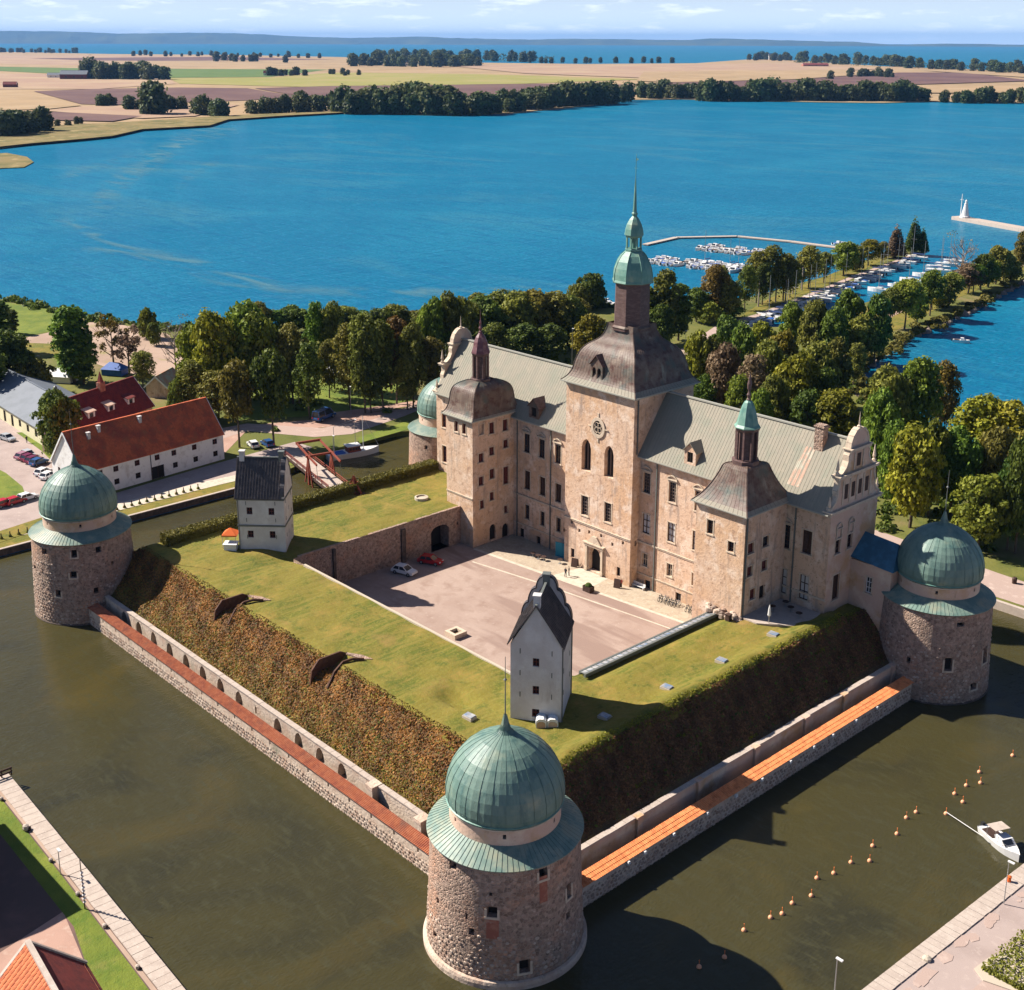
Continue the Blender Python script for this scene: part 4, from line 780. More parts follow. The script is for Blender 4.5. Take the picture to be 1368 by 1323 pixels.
mb = MB(); octo(mb, [(3.45, zd - .12), (3.5, zd), (3.36, zd + .35), (3.34, zd + 1.2), (3.16, zd + 2.2), (2.75, zd + 3.3), (2.15, zd + 4.25), (1.5, zd + 4.85), (1.25, zd + 5.05)]); dm = put('lantern_dome', mb, M['verdigris'], ct)
mb = MB()
pr = [(3.5, zd), (3.36, zd + .35), (3.34, zd + 1.2), (3.16, zd + 2.2), (2.75, zd + 3.3), (2.15, zd + 4.25), (1.5, zd + 4.85)]
for k in range(8):
    a = OCT + k * PI / 4
    for (r0, q0), (r1, q1) in zip(pr, pr[1:]): mb.tube((AX + r0 * math.cos(a), AY + r0 * math.sin(a), q0), (AX + r1 * math.cos(a), AY + r1 * math.sin(a), q1), .08, n=4)
put('dome_rib', mb, M['verdigris'], dm)
zl = zd + 5.0
mb = MB(); octo(mb, [(1.45, zl), (1.45, zl + .3), (1.2, zl + .4)]); octo(mb, [(1.35, zl + 2.15), (1.5, zl + 2.4), (1.5, zl + 2.6)]); octo(mb, [(.35, zl + .3), (.35, zl + 2.3)])
ln = put('lantern', mb, M['verdigris'], ct)
for k in range(8):
    a = OCT + k * PI / 4; pm = MB(); pm.bar((AX + 1.2 * math.cos(a), AY + 1.2 * math.sin(a), zl + .35), (AX + 1.2 * math.cos(a), AY + 1.2 * math.sin(a), zl + 2.25), .22, .22); put('lantern_post', pm, M['verdigris'], ln)
zk = zl + 2.55
mb = MB(); octo(mb, [(1.65, zk), (1.6, zk + .25), (1.5, zk + .9), (1.25, zk + 1.7), (.8, zk + 2.5), (.42, zk + 2.95), (.34, zk + 3.3)]); put('lantern_cap', mb, M['verdigris'], ct)
mb = MB(); octo(mb, [(.48, zk + 3.2), (.52, zk + 3.45), (.36, zk + 3.6), (.3, zk + 4.6), (.16, zk + 7.4), (.07, zk + 9.)]); mb.tube((AX, AY, zk + 9), (AX, AY, zk + 12.8), .05, .03); mb.bar((AX - .35, AY, zk + 10.6), (AX + .35, AY, zk + 10.6), .05); mb.extr([(AX, AY, zk + 11.8), (AX + .4, AY + .05, zk + 11.85), (AX + .4, AY + .05, zk + 12.1), (AX, AY, zk + 12.15)], (0, .04, 0)); put('spire', mb, M['verdigris'], ct)
# corner towers
def corner_tower(name, label, x0, x1, y0, zb, ez, side_wins, front_wins, doors, body):
    y1 = 71.0; t = thing(name, label, 'tower', ((x0 + x1) / 2, 66, zb))
    ff = Facade('y', y0, t); fs = Facade('x', x1, t)
    for w in front_wins: ff.win(*w[:4], w[4], **w[5])
    for w in side_wins: fs.win(*w[:4], w[4], **w[5])
    ff.build(x0, x1, zb, ez, M['plaster']); fs.build(y0, y1, zb, ez, M['plaster'])
    mb = MB(); mb.poly([(x0, y1, zb), (x0, y0, zb), (x0, y0, ez), (x0, y1, ez)]); put('wall', mb, M['plaster'], t)
    mb = MB(); fbox(mb, FY(y0), x0 - .3, x1 + .3, ez - .35, ez, -.3, .02); put('cornice', mb, M['trim'], t); mb = MB(); fbox(mb, FX(x1), y0 + .01, y1, ez - .36, ez - .01, -.3, .02); put('cornice', mb, M['trim'], t)
    return t, ff, fs
R_ = dict(frame='redwood', pane='redwood'); G_ = dict(frame='darkwood')
lt, lf, ls = corner_tower('corner_tower', 'square stone corner tower at palace left with plum coloured lantern spire', -86.3, -79.15, 61.2, 2.8, 26.6,
    [(643, 573.8, 6, 14, 'shutter', dict(frame='plaster', pane='plaster')), (656.8, 572.1, 6.5, 15, 'shutter', R_), (675, 568, 6.5, 15, 'shutter', R_), (656.8, 602.9, 6.5, 11, 'shutter', R_), (675.6, 593, 6.5, 11, 'shutter', R_),
     (642.6, 611.8, 6.5, 12, 'shutter', R_), (657.3, 633, 6.5, 13, 'shutter', R_), (675.9, 635, 7, 23, 'shutter', R_), (642.6, 643, 6.5, 12, 'shutter', R_), (657, 663, 5.5, 11, 'shutter', R_), (644, 674, 5.5, 11, 'shutter', R_), (675.9, 680.6, 5, 10, 'shutter', R_),
     (658.1, 710.6, 8, 20, 'plain', dict(arch='round', surround=False, name='door', frame='darkwood', pane='dark')), (675, 708.5, 8, 18, 'plain', dict(arch='round', surround=False, name='door', frame='darkwood', pane='dark'))],
    [(609.4, 569.7, 5, 14, 'shutter', R_), (619.9, 573, 5, 14, 'shutter', R_)], [], None)
course(lt, FY(61.2), -86.3, -79.15, 12.0, .2, .1)
rtw, rf, rs = corner_tower('corner_tower', 'square stone corner tower at palace right with green capped lantern', -29.2, -20.3, 61.2, 2.8, 25.8,
    [(1003, 732.7, 8, 14, 'plain', R_), (1022.9, 723.4, 8, 14, 'plain', G_), (1001.4, 763.4, 7, 13, 'plain', R_), (1020.8, 755.2, 7, 13, 'plain', R_), (1004.9, 793.7, 7, 14, 'plain', R_), (1017.8, 791, 7, 17, 'plain', dict(surround=False, name='door', frame='darkwood', pane='dark'))],
    [(948.6, 704, 8, 19, 'bars', {}), (976.4, 730.6, 8, 14, 'bars', {})], [], None)
pipe(rtw, FX(-20.3), 61.5, 10, 25.4)
def stones_at(mb, pts, rmin, rmax, h):
    for x, y, z in pts:
        s = random.uniform(rmin, rmax); mb.lathe([(s, z - .2), (s * .9, z + h * s), (s * .35, z + h * s * 1.5)], 6, x, y, random.random() * 6, t=random.random())
mb = MB(); stones_at(mb, [(random.uniform(-26, -20.1), random.uniform(60.1, 61.1), random.uniform(9.6, 10.3)) for _ in range(60)], .25, .55, .7); put('footing_stone', mb, M['stone'], rtw, kind='stuff')
def lantern_roof(t, x0, x1, y0, y1, ez, cx, cy, prof, roofm, zl0, zl1, lr, capprof, capm, statue):
    prof = smooth(prof, 3); bell_mb = MB(); bell(bell_mb, x0, x1, y0, y1, prof[2:]); r = put('bell_roof', bell_mb, M[roofm], t); bell_mb = MB(); bell(bell_mb, x0, x1, y0, y1, prof[:3]); put('eave_flare', bell_mb, M['roof'], r); bell_seams(t, x0, x1, y0, y1, prof, 12, roofm)
    mb = MB(); mb.bar((x0, y0, ez), (x1, y0, ez), .16, .16); mb.bar((x1, y0, ez), (x1, y1, ez), .16, .16); put('gutter', mb, M['paleflash'], r)
    mb = MB(); mb.lathe([(lr * 1.25, zl0 - .9), (lr * 1.28, zl0 - .1), (lr * 1.05, zl0)], 8, cx, cy, OCT); mb.lathe([(lr * .72, zl0), (lr * .72, zl1)], 8, cx, cy, OCT); mb.lathe([(lr * 1.0, zl1 - .5), (lr * 1.12, zl1 - .2), (lr * 1.15, zl1)], 8, cx, cy, OCT); l = put('lantern', mb, M['shaft'], t)
    for k in range(8):
        a = OCT + k * PI / 4; pm = MB(); pm.bar((cx + lr * .93 * math.cos(a), cy + lr * .93 * math.sin(a), zl0), (cx + lr * .93 * math.cos(a), cy + lr * .93 * math.sin(a), zl1 - .45), .3, .3); put('lantern_post', pm, M['shaft'], l)
    mb = MB(); mb.lathe([(a * lr, z) for a, z in capprof], 8, cx, cy, OCT); put('lantern_cap', mb, M[capm], t)
    mb = MB(); zt = capprof[-1][1]
    mb.lathe([(.32, zt - .1), (.36, zt + .1), (.2, zt + .35), (.34, zt + .8), (.16, zt + 1.15), (.14, zt + 1.4)] + ([(.3, zt + 1.7), (.33, zt + 2.4), (.2, zt + 3.0), (.2, zt + 3.3), (.03, zt + 3.9)] if statue else [(.22, zt + 1.7), (.08, zt + 2.2), (.05, zt + 3), (.02, zt + 4.2)]), 8, cx, cy); put('finial', mb, M['shaft' if statue else 'plum'], t)
lantern_roof(lt, -86.9, -78.55, 60.6, 72.5, 26.6, -82.7, 66.3, [(1, 26.62), (.9, 27.2), (.83, 28.2), (.795, 29.3), (.765, 30.5), (.70, 31.4), (.58, 32.0), (.42, 32.4), (.32, 32.6)], 'brown_copper', 32.9, 37.4, 1.45,
    [(1.2, 37.4), (1.16, 37.7), (.95, 38.6), (.85, 39.4), (.6, 40.2), (.35, 40.7), (.22, 41.)], 'plum', False)
lantern_roof(rtw, -29.8, -19.7, 60.6, 72.4, 25.8, -24.7, 66.3, [(1, 25.82), (.84, 26.7), (.70, 27.8), (.58, 29.1), (.49, 30.3), (.42, 31.3), (.30, 31.6)], 'brown_copper', 32.2, 36.9, 1.6,
    [(1.2, 36.9), (1.22, 37.05), (1.02, 37.4), (.82, 38.7), (.6, 39.9), (.4, 40.6), (.2, 40.9)], 'verdigris', True)
#@@
# ------------------------------------------------------------------ the fort: ramparts, curtain walls, round towers
PITX0, PITX1, PITY0 = -82.5, -25.3, 25.9
def ramp_h(x, y):
    c = lambda d, d0, z0, d1: z0 + (10 - z0) * min(max((d - d0) / (d1 - d0), 0), 1)
    w = .25 * math.sin(x * .35) + .2 * math.sin(x * .9 + 1) ; w2 = .25 * math.sin(y * .4) + .2 * math.sin(y * 1.1 + 2)
    z = min(c(y, 3.0, 3.7, 10.3 + w), c(-x, 4.3, 4.1, 10.1 + w2), c(x + 112, 0, 1.2, 8.5), c(93 - y, 0, 1.2, 8))
    z -= .85 * math.exp(-((x + 83.5) ** 2 + (y - 25.5) ** 2) / 16.)
    for q in (-75.3, -50.1):
        if q + .005 < x < q + 2.35 and 6.6 < y < 13.0: z = min(z, max(8.6, 8.6 + (y - 10.5) * .3))
    if 14 < y < 72: z += .85 * math.exp(-((-x - 11.4) / 1.5) ** 2) * min(1, (y - 14) / 3) * (1 if z > 9.5 else max(0, z - 8.5))
    z -= 1.0 * math.exp(-((x + 30.5) / 2.6) ** 4 - ((y - 16.3) / 1.5) ** 4)
    if -26.5 < x < -20.5 and 31 < y < 63.5 and z > 8: z -= .75 * min(1, max(0, (-x - 21.2) / 2.0)) * min(1, (y - 31) / 1.5, (63.5 - y) / 1.5)
    if z > 9.6: z += .07 * math.sin(x * .9 + y * .5) + .06 * math.sin(y * 1.3 - x * .3)
    return z
def rampart():
    xs = sorted(set(list(np.arange(-112, -3.5, .9)) + [PITX0, PITX1, -3.6] + [q + d for q in (-75.3, -50.1) for d in (0, .01, .8, 1.6, 2.34, 2.36)])); ys = sorted(set(list(np.arange(2.6, 93, .9)) + [PITY0, 72.0]))
    Z = [[ramp_h(x, y) for y in ys] for x in xs]
    top, sl = MB(), MB()
    for i in range(len(xs) - 1):
        for j in range(len(ys) - 1):
            xc, yc = (xs[i] + xs[i + 1]) / 2, (ys[j] + ys[j + 1]) / 2
            if PITX0 < xc < PITX1 and PITY0 < yc < 72: continue
            mbx = top if min(Z[i][j], Z[i + 1][j], Z[i][j + 1], Z[i + 1][j + 1]) > 8.9 else sl
            mbx.poly([(xs[i], ys[j], Z[i][j]), (xs[i + 1], ys[j], Z[i + 1][j]), (xs[i + 1], ys[j + 1], Z[i + 1][j + 1]), (xs[i], ys[j + 1], Z[i][j + 1])])
    def weld(mb):
        d = {}; r = []; v = []
        for p in mb.v:
            k = (round(p[0], 4), round(p[1], 4))
            if k not in d: d[k] = len(v); v.append(p)
            r.append(d[k])
        mb.v = v; mb.f = [tuple(r[i] for i in f) for f in mb.f]
    weld(top); weld(sl)
    put('rampart_lawn', top, M['grass'], kind='structure', smooth=True); put('rampart_slope', sl, M['soil'], kind='structure', smooth=True)
rampart()
sheet('courtyard', [(PITX0 - 3, PITY0 - 3), (PITX1 + 2, PITY0 - 3), (PITX1 + 2, 72), (PITX0 - 3, 72)], 3.0, M['gravel'])
sheet('courtyard_paving', [(-79, 60.9), (-60, 62.8), (-36, 65.6), (-25.4, 66.5), (-25.4, 71), (-79, 71)], 3.006, M['paving'])
sheet('stone_path', [(-78.6, 61.4), (-60, 63.2), (-36, 65.7), (-25.4, 66.8), (-25.4, 66.2), (-36, 65.1), (-60, 62.5), (-78.6, 60.7)], 3.012, M['pathstone'])
sheet('stone_path', [(-74.5, 57.2), (-60, 59.6), (-36.3, 62.4), (-25.4, 63.4), (-25.4, 63.1), (-36.3, 62.1), (-60, 59.2), (-74.5, 56.8)], 3.012, M['pathstone'])
sheet('stone_path', [(-61, 62.8), (-53, 63.6), (-53.6, 69), (-60, 69)], 3.01, M['pathstone'])
# courtyard retaining walls
rw = thing('retaining_wall', 'rough stone retaining wall with gate arch along the courtyard left of the palace', 'wall', (-82.5, 44, 3))
mb = MB(); ga = (54.3, 58.4, 3.0, 7.6, 'seg'); f = FX(PITX0)
wall(mb, f, PITY0, 61.15, 2.9, 9.95, [ga, (60.2, 60.6, 6.6, 7.2)], 2.5); put('wall', mb, M['rubble'], rw)
mb = MB(); mb.poly([f(54, 2.9, 2.4), f(58.7, 2.9, 2.4), f(58.7, 8, 2.4), f(54, 8, 2.4)]); put('gate_opening', mb, M['dark'], rw)
mb = MB()
for y, w, h in ((33.4, .5, 6.6), (47.6, .9, 6.2)): fbox(mb, f, y, y + w, 2.9, 2.9 + h, -.35, .02)
put('pilaster', mb, M['darkquay'], rw)
mb = MB(); fbox(mb, f, PITY0 + 1, 61.1, 9.8, 10.06, -.08, .4); put('coping', mb, M['rubble'], rw)
mb = MB(); wall(mb, lambda u, v, d: (u, PITY0 - d, v), PITX0, PITX1, 2.9, 9.9); mb.f = [q[::-1] for q in mb.f]; put('wall', mb, M['rubble'], rw)
mb = MB(); mb.box(-52.0, PITY0 - .2, 9.98, 54, .42, .34); put('kerb', mb, M['stonekerb'], rw)
mb = MB(); mb.poly([(PITX1, PITY0, 2.9), (PITX1, 62, 2.9), (PITX1, 62, 9.3), (PITX1, PITY0, 9.3)]); put('wall', mb, M['rubble'], rw)
gs = thing('glazed_strip', 'long low glazed roof strip with dark rims along the courtyard edge', 'skylight', (-24.9, 48, 9.5))
mb = MB(); mb.bar((-25.35, 33.3, 9.42), (-25.35, 61.6, 9.42), .28, .5); mb.bar((-23.75, 32.6, 9.85), (-23.75, 61.1, 9.85), .35, .5); put('rim', mb, M['lead'], gs)
mb = MB()
for k in range(29):
    y = 33.2 + k * .98; mb.bar((-25.2, y, 9.62), (-23.9, y - .35, 10.0), .09, .1)
put('glazing_bar', mb, M['lead'], gs, kind='stuff')
M['skyglass'] = mat('sky_glass', (.27, .28, .30), [((.17, .24, .36), .8, .5, .6), ((.45, .45, .45), .35, .5, .6)], .2, None, .5)
for k in range(28):
    y = 33.25 + k * .98; pm = MB(); pm.poly([(-25.22, y + .05, 9.6), (-25.22, y + .93, 9.6), (-23.88, y + .58, 9.98), (-23.88, y - .3, 9.98)]); put('pane', pm, M['skyglass'], gs)
# curtain walls
def cobbles(mb, f, u0, u1, v0, v1, su, sv, us, smin, smax, prob=lambda u, v: 1., ops=()):
    """field stones half sunk in the face f; us: metres per unit of u"""
    v = v0; r = 0
    while v < v1:
        u = u0 + (su / us) * (.5 if r % 2 else 0)
        while u < u1:
            if random.random() < prob(u, v):
                uu = u + random.uniform(-.22, .22) * su / us; vv = v + random.uniform(-.2, .2) * sv; s = random.uniform(smin, smax)
                if any(o[0] - s / us < uu < o[1] + s / us and o[2] - s < vv < o[3] + s for o in ops): u += su / us; continue
                a0 = random.random() * 6; t = random.random()
                i = mb.vs([f(uu + s * math.cos(a0 + k * PI / 3) * random.uniform(.8, 1.15) / us, vv + s * .8 * math.sin(a0 + k * PI / 3), .04) for k in range(6)] + [f(uu + s * .55 * math.cos(a0 + k * PI / 3) / us, vv + s * .45 * math.sin(a0 + k * PI / 3), -s * .3) for k in range(6)])
                for k in range(6): mb.face((i + k, i + (k + 1) % 6, i + 6 + (k + 1) % 6, i + 6 + k), t)
                mb.face([i + 6 + k for k in range(6)], t)
            u += su / us
        v += sv; r += 1
def tiles(mb, p0, p1, q0, q1, n, rows=3):
    """pantile cover from the outer edge p0-p1 up to the inner edge q0-q1"""
    p0, p1, q0, q1 = map(Vector, (p0, p1, q0, q1)); nr = (p1 - p0).cross(q0 - p0).normalized(); nr = nr if nr.z > 0 else -nr
    for r in range(rows):
        a, b = r / rows, (r + 1.12) / rows; lift = .05
        for k in range(n):
            t = random.random(); row = []
            for s, h in ((0, 0), (.3, .075), (.62, .075), (.9, 0)):
                e = p0.lerp(p1, (k + s) / n); g = q0.lerp(q1, (k + s) / n); row.append((e.lerp(g, a) + nr * (h + lift), e.lerp(g, b) + nr * h))
            for (x, y), (z, w) in zip(row, row[1:]): mb.poly([tuple(x), tuple(z), tuple(w), tuple(y)], t)
            x, y = row[-1]; e = p0.lerp(p1, (k + 1) / n); g = q0.lerp(q1, (k + 1) / n); mb.poly([tuple(x), tuple(e.lerp(g, a) + nr * lift), tuple(e.lerp(g, b)), tuple(y)], t)
cw = thing('curtain_wall', 'low moat wall of pale field stones under a long faded red tile coping', 'wall', (-55, 0, 0))
LX0, LX1 = -105.5, -10.5; f = FY(-.3)
loops = [(LX0 + 4 + k * 4.4, LX0 + 4.35 + k * 4.4, 2.0, 2.55) for k in range(20)]
mb = MB(); wall(mb, f, LX0, LX1, -.6, 2.85, loops, .5); put('stone_face', mb, M['mortar'], cw)
mb = MB()
for a, b, c, d in loops: mb.poly([f(a, c, .45), f(b, c, .45), f(b, d, .45), f(a, d, .45)])
put('loophole', mb, M['dark'], cw)
mb = MB(); cobbles(mb, f, LX0 + .3, LX1 - .3, .0, 1.75, .62, .46, 1, .22, .34); put('field_stone', mb, M['stone'], cw, kind='stuff')
mb = MB(); mb.prism([(LX0, .7), (LX1, .7), (LX1, .85), (LX0, .85)], 0, 3.25); mb.poly([(LX0, -.3, 2.85), (LX1, -.3, 2.85), (LX1, .85, 3.25), (LX0, .85, 3.25)]); put('wall_core', mb, M['mortar'], cw)
mb = MB(); tiles(mb, (LX0, -.5, 2.86), (LX1, -.5, 2.86), (LX0, .98, 3.36), (LX1, .98, 3.36), 330); put('roof_tile', mb, M['tile'], cw, kind='stuff')
cw2 = thing('curtain_wall', 'low shaded moat wall on the right under a fresh bright orange tile coping', 'wall', (0, 45, 0))
f2 = FX(-.3); RY0, RY1 = 6.5, 77.5
mb = MB(); wall(mb, f2, RY0, RY1, -.6, 2.8); put('stone_face', mb, M['mortar'], cw2)
mb = MB(); cobbles(mb, f2, RY0 + .3, RY1 - .3, .0, 2.1, .62, .46, 1, .22, .34); put('field_stone', mb, M['stone'], cw2, kind='stuff')
mb = MB(); mb.poly([(-.3, RY0, 2.8), (-.3, RY1, 2.8), (-1.5, RY1, 3.1), (-1.5, RY0, 3.1)]); mb.poly([(-1.5, RY0, 0), (-1.5, RY0, 3.1), (-1.5, RY1, 3.1), (-1.5, RY1, 0)]); put('wall_core', mb, M['mortar'], cw2)
mb = MB(); tiles(mb, (-.02, RY0, 2.76), (-.02, RY1, 2.76), (-1.6, RY0, 3.2), (-1.6, RY1, 3.2), 250); put('roof_tile', mb, M['tile_orange'], cw2, kind='stuff')
for i, (x, y) in enumerate(((265, 1005), (325, 968), (430, 912), (553, 845), (657, 790), (752, 732), (855, 672), (940, 617), (1010, 571), (1095, 514), (1172, 460))):
    p = at_x(740 + x / 2.736, 780 + y / 2.736, -.2); l = thing('floodlight', 'small white floodlight under the orange tile coping, %s from the front round tower' % nth(i), 'floodlight', (p[0], p[1], 2.5), 0, 'floodlights along the orange coping')
    mb = MB(); mb.bar((-.25, 0, 0), (.35, 0, -.05), .06); put('bracket', mb, M['metal'], l, False); mb = MB(); mb.extr([(.2, -.2, -.15), (.2, .2, -.15), (.2, .14, .25), (.2, -.14, .25)], (.28, 0, .08)); put('lamp_head', mb, M['whitewood'], l, False)
# inner parapet walls with gun openings
ip = thing('parapet_wall', 'pale inner parapet wall pierced by pointed gun openings below the rusty bank', 'wall', (-55, 2.6, 3)); f = FY(2.35)
em = [(166, 822), (185.5, 838), (205.3, 853), (226.6, 868), (248.6, 884), (271, 900), (294.6, 917), (319.3, 935), (371, 971), (399, 990.5), (427.6, 1011), (457.3, 1033)]
ops = []
for px, py in em: x = at_y(px, py, 2.35)[0]; ops.append((x - .95, x + .95, 1.45, 3.85, 'point'))
x = at_y(342, 951, 2.35)[0]; ops.append((x - .2, x + .2, 2.2, 3.3))
mb = MB(); wall(mb, f, -103.5, -10, .6, 4.15, ops, 2.2); put('wall', mb, M['mortar'], ip)
mb = MB()
for o in ops: mb.poly([f(o[0], o[2], 1.0), f(o[1], o[2], 1.0), f(o[1], o[3], 1.0), f(o[0], o[3], 1.0)])
put('gun_opening', mb, M['dark'], ip)
mb = MB()
for k in range(62): mb.box(-103 + k * 1.5 + .75, 2.62, 4.22 + random.uniform(-.02, .02), 1.46, .75, .16, t=random.random())
put('coping', mb, M['concrete'], ip, kind='stuff')
for px, py in ((496, 1052), (561, 1103)):
    x = at_y(px, py, 1.7)[0]; mb = MB(); mb.prism([(x - .7, 1.45), (x + .5, 1.45), (x + .5, 2.5), (x - .7, 2.5)], .8, 3.9); mb.prism([(x - .8, 1.35), (x + .6, 1.35), (x + .6, 2.95), (x - .8, 2.95)], 3.9, 4.35); put('buttress', mb, M['mortar'], ip)
ip2 = thing('parapet_wall', 'shaded pink inner parapet wall with piers below the right bank', 'wall', (-3.5, 45, 3)); f2 = FX(-3.3)
mb = MB(); wall(mb, f2, 8, 78.5, .6, 4.3); put('wall', mb, M['plaster_pink'], ip2)
mb = MB()
for k in range(47): mb.box(-3.55, 8 + k * 1.5 + .75, 4.37 + random.uniform(-.02, .02), .75, 1.46, .16, t=random.random())
put('coping', mb, M['concrete'], ip2, kind='stuff')
for y in (20.6, 31.5, 42.7, 53.5, 62.5, 74.8):
    mb = MB(); mb.box(-3.2, y, 2.4, .5, .9, 3.8); mb.box(-3.3, y, 4.42, .8, 1.1, .2); put('pier', mb, M['plaster_pink'], ip2)
mb = MB(); mb.poly([(-106, 1.1, 1.4), (-6, 1.1, 1.4), (-6, 2.5, 1.4), (-106, 2.5, 1.4)]); mb.poly([(-3.4, 5, 1.4), (-2, 5, 1.4), (-2, 80, 1.4), (-3.4, 80, 1.4)]); put('berm_ground', mb, M['soil'], kind='structure')
# bank vegetation
def bank(name, n, fx, size, mt, seed, d):
    rng = np.random.default_rng(seed); a = rng.uniform(0, 1, n); b = rng.uniform(0, 1, n); P = np.array([fx(u, v) for u, v in zip(a, b)])
    P[:, 2] += rng.uniform(-.03, .11, n) + .14 * np.clip(np.sin(P[:, 0] * 1.7 + 2 * np.sin(P[:, 1])) * np.sin(P[:, 1] * 1.9 + P[:, 0] * .6), 0, 1); N = np.tile(np.array(d, float), (n, 1)); t = np.clip(rng.beta(1.6, 1.8, n) + .30 * np.sin(P[:, 0] * .9 + P[:, 1] * 1.3) * np.sin(P[:, 0] * .37 - P[:, 1] * .8), 0, 1)
    o = link(name, nquads(name, leaf_quads(P, N, size, rng, .5), t, mt), None, 'stuff'); return o
def fl(u, v): x = -105 + 97 * u; y = 3.1 + 7.0 * v; return x, y, ramp_h(x, y)
def fr(u, v): y = 9 + 70 * u; x = -4.0 - 6.3 * v; return x, y, ramp_h(x, y)
bank('bank_shrubs', 36000, lambda u, v: fl(u, v ** .8), .155, L_['rust'], 1, (0, -.5, .8)); bank('bank_undergrowth', 14000, lambda u, v: fl(u, v ** 2.2 * .55), .15, L_['orange'], 2, (0, -.5, .8)); bank('bank_ivy', 5000, lambda u, v: fl(u, v), .16, L_['dark'], 12, (0, -.5, .8))
bank('bank_shrubs', 34000, lambda u, v: fr(u, v * .97), .16, L_['rust_shaded'], 3, (.6, 0, .7)); bank('bank_ivy', 1500, fr, .22, L_['dark'], 4, (.6, 0, .7))
bank('grass_fringe', 3000, lambda u, v: fl(u, .93 + .16 * v), .12, L_['orange'], 5, (0, -.2, .9)); bank('grass_fringe', 3500, lambda u, v: fr(u, .90 + .2 * v), .12, L_['yellow'], 6, (.2, 0, .9))
bank('bank_saplings', 260, lambda u, v: fr(((int(u * 7) + .5) / 7) + .012 * math.sin(u * 900), ((int(u * 7) * .37) % 1) * .8 + .05 * v), .2, L_['yellow'], 8, (.4, 0, .6))
# sally ports in the left bank
for (x0, lab) in ((-75.3, 'dark rusty wing wall of the sally port nearer the left round tower'), (-50.1, 'dark rusty wing wall of the sally port nearer the front round tower')):
    s = thing('sally_port', lab, 'wing wall', (x0, 10, 8)); mb = MB()
    zt = lambda y: ramp_h(x0, y)
    mb.extr([(x0 + .02, 7.2, zt(7.2) - .3), (x0 + .02, 8.5, 8.0), (x0 + .02, 13.2, 8.6), (x0 + .02, 13.2, 9.9), (x0 + .02, 12.3, 10.42), (x0 + .02, 8.8, 10.42), (x0 + .02, 7.6, 9.2)], (-.25, 0, 0)); put('side_wall', mb, M['corten'], s)
    mb = MB(); pts = [(x0 + 3.2, 7.8, zt(7.8) + .1), (x0 + 2.6, 9.4, zt(9.4) + .25), (x0 + 2.4, 11, 10.2), (x0 + 2.7, 12.4, 10.3), (x0 + 3.6, 13.6, 10.2)]
    for p, q in zip(pts, pts[1:]): mb.bar(p, q, .22, .35)
    put('curved_coping', mb, M['corten'], s)
    mb = MB(); mb.prism([(x0 + .2, 13), (x0 + 3.2, 13.4), (x0 + 4.2, 14.6), (x0 + 2.2, 14.2)], 9.8, 10.13); put('landing', mb, M['rubble'], s)
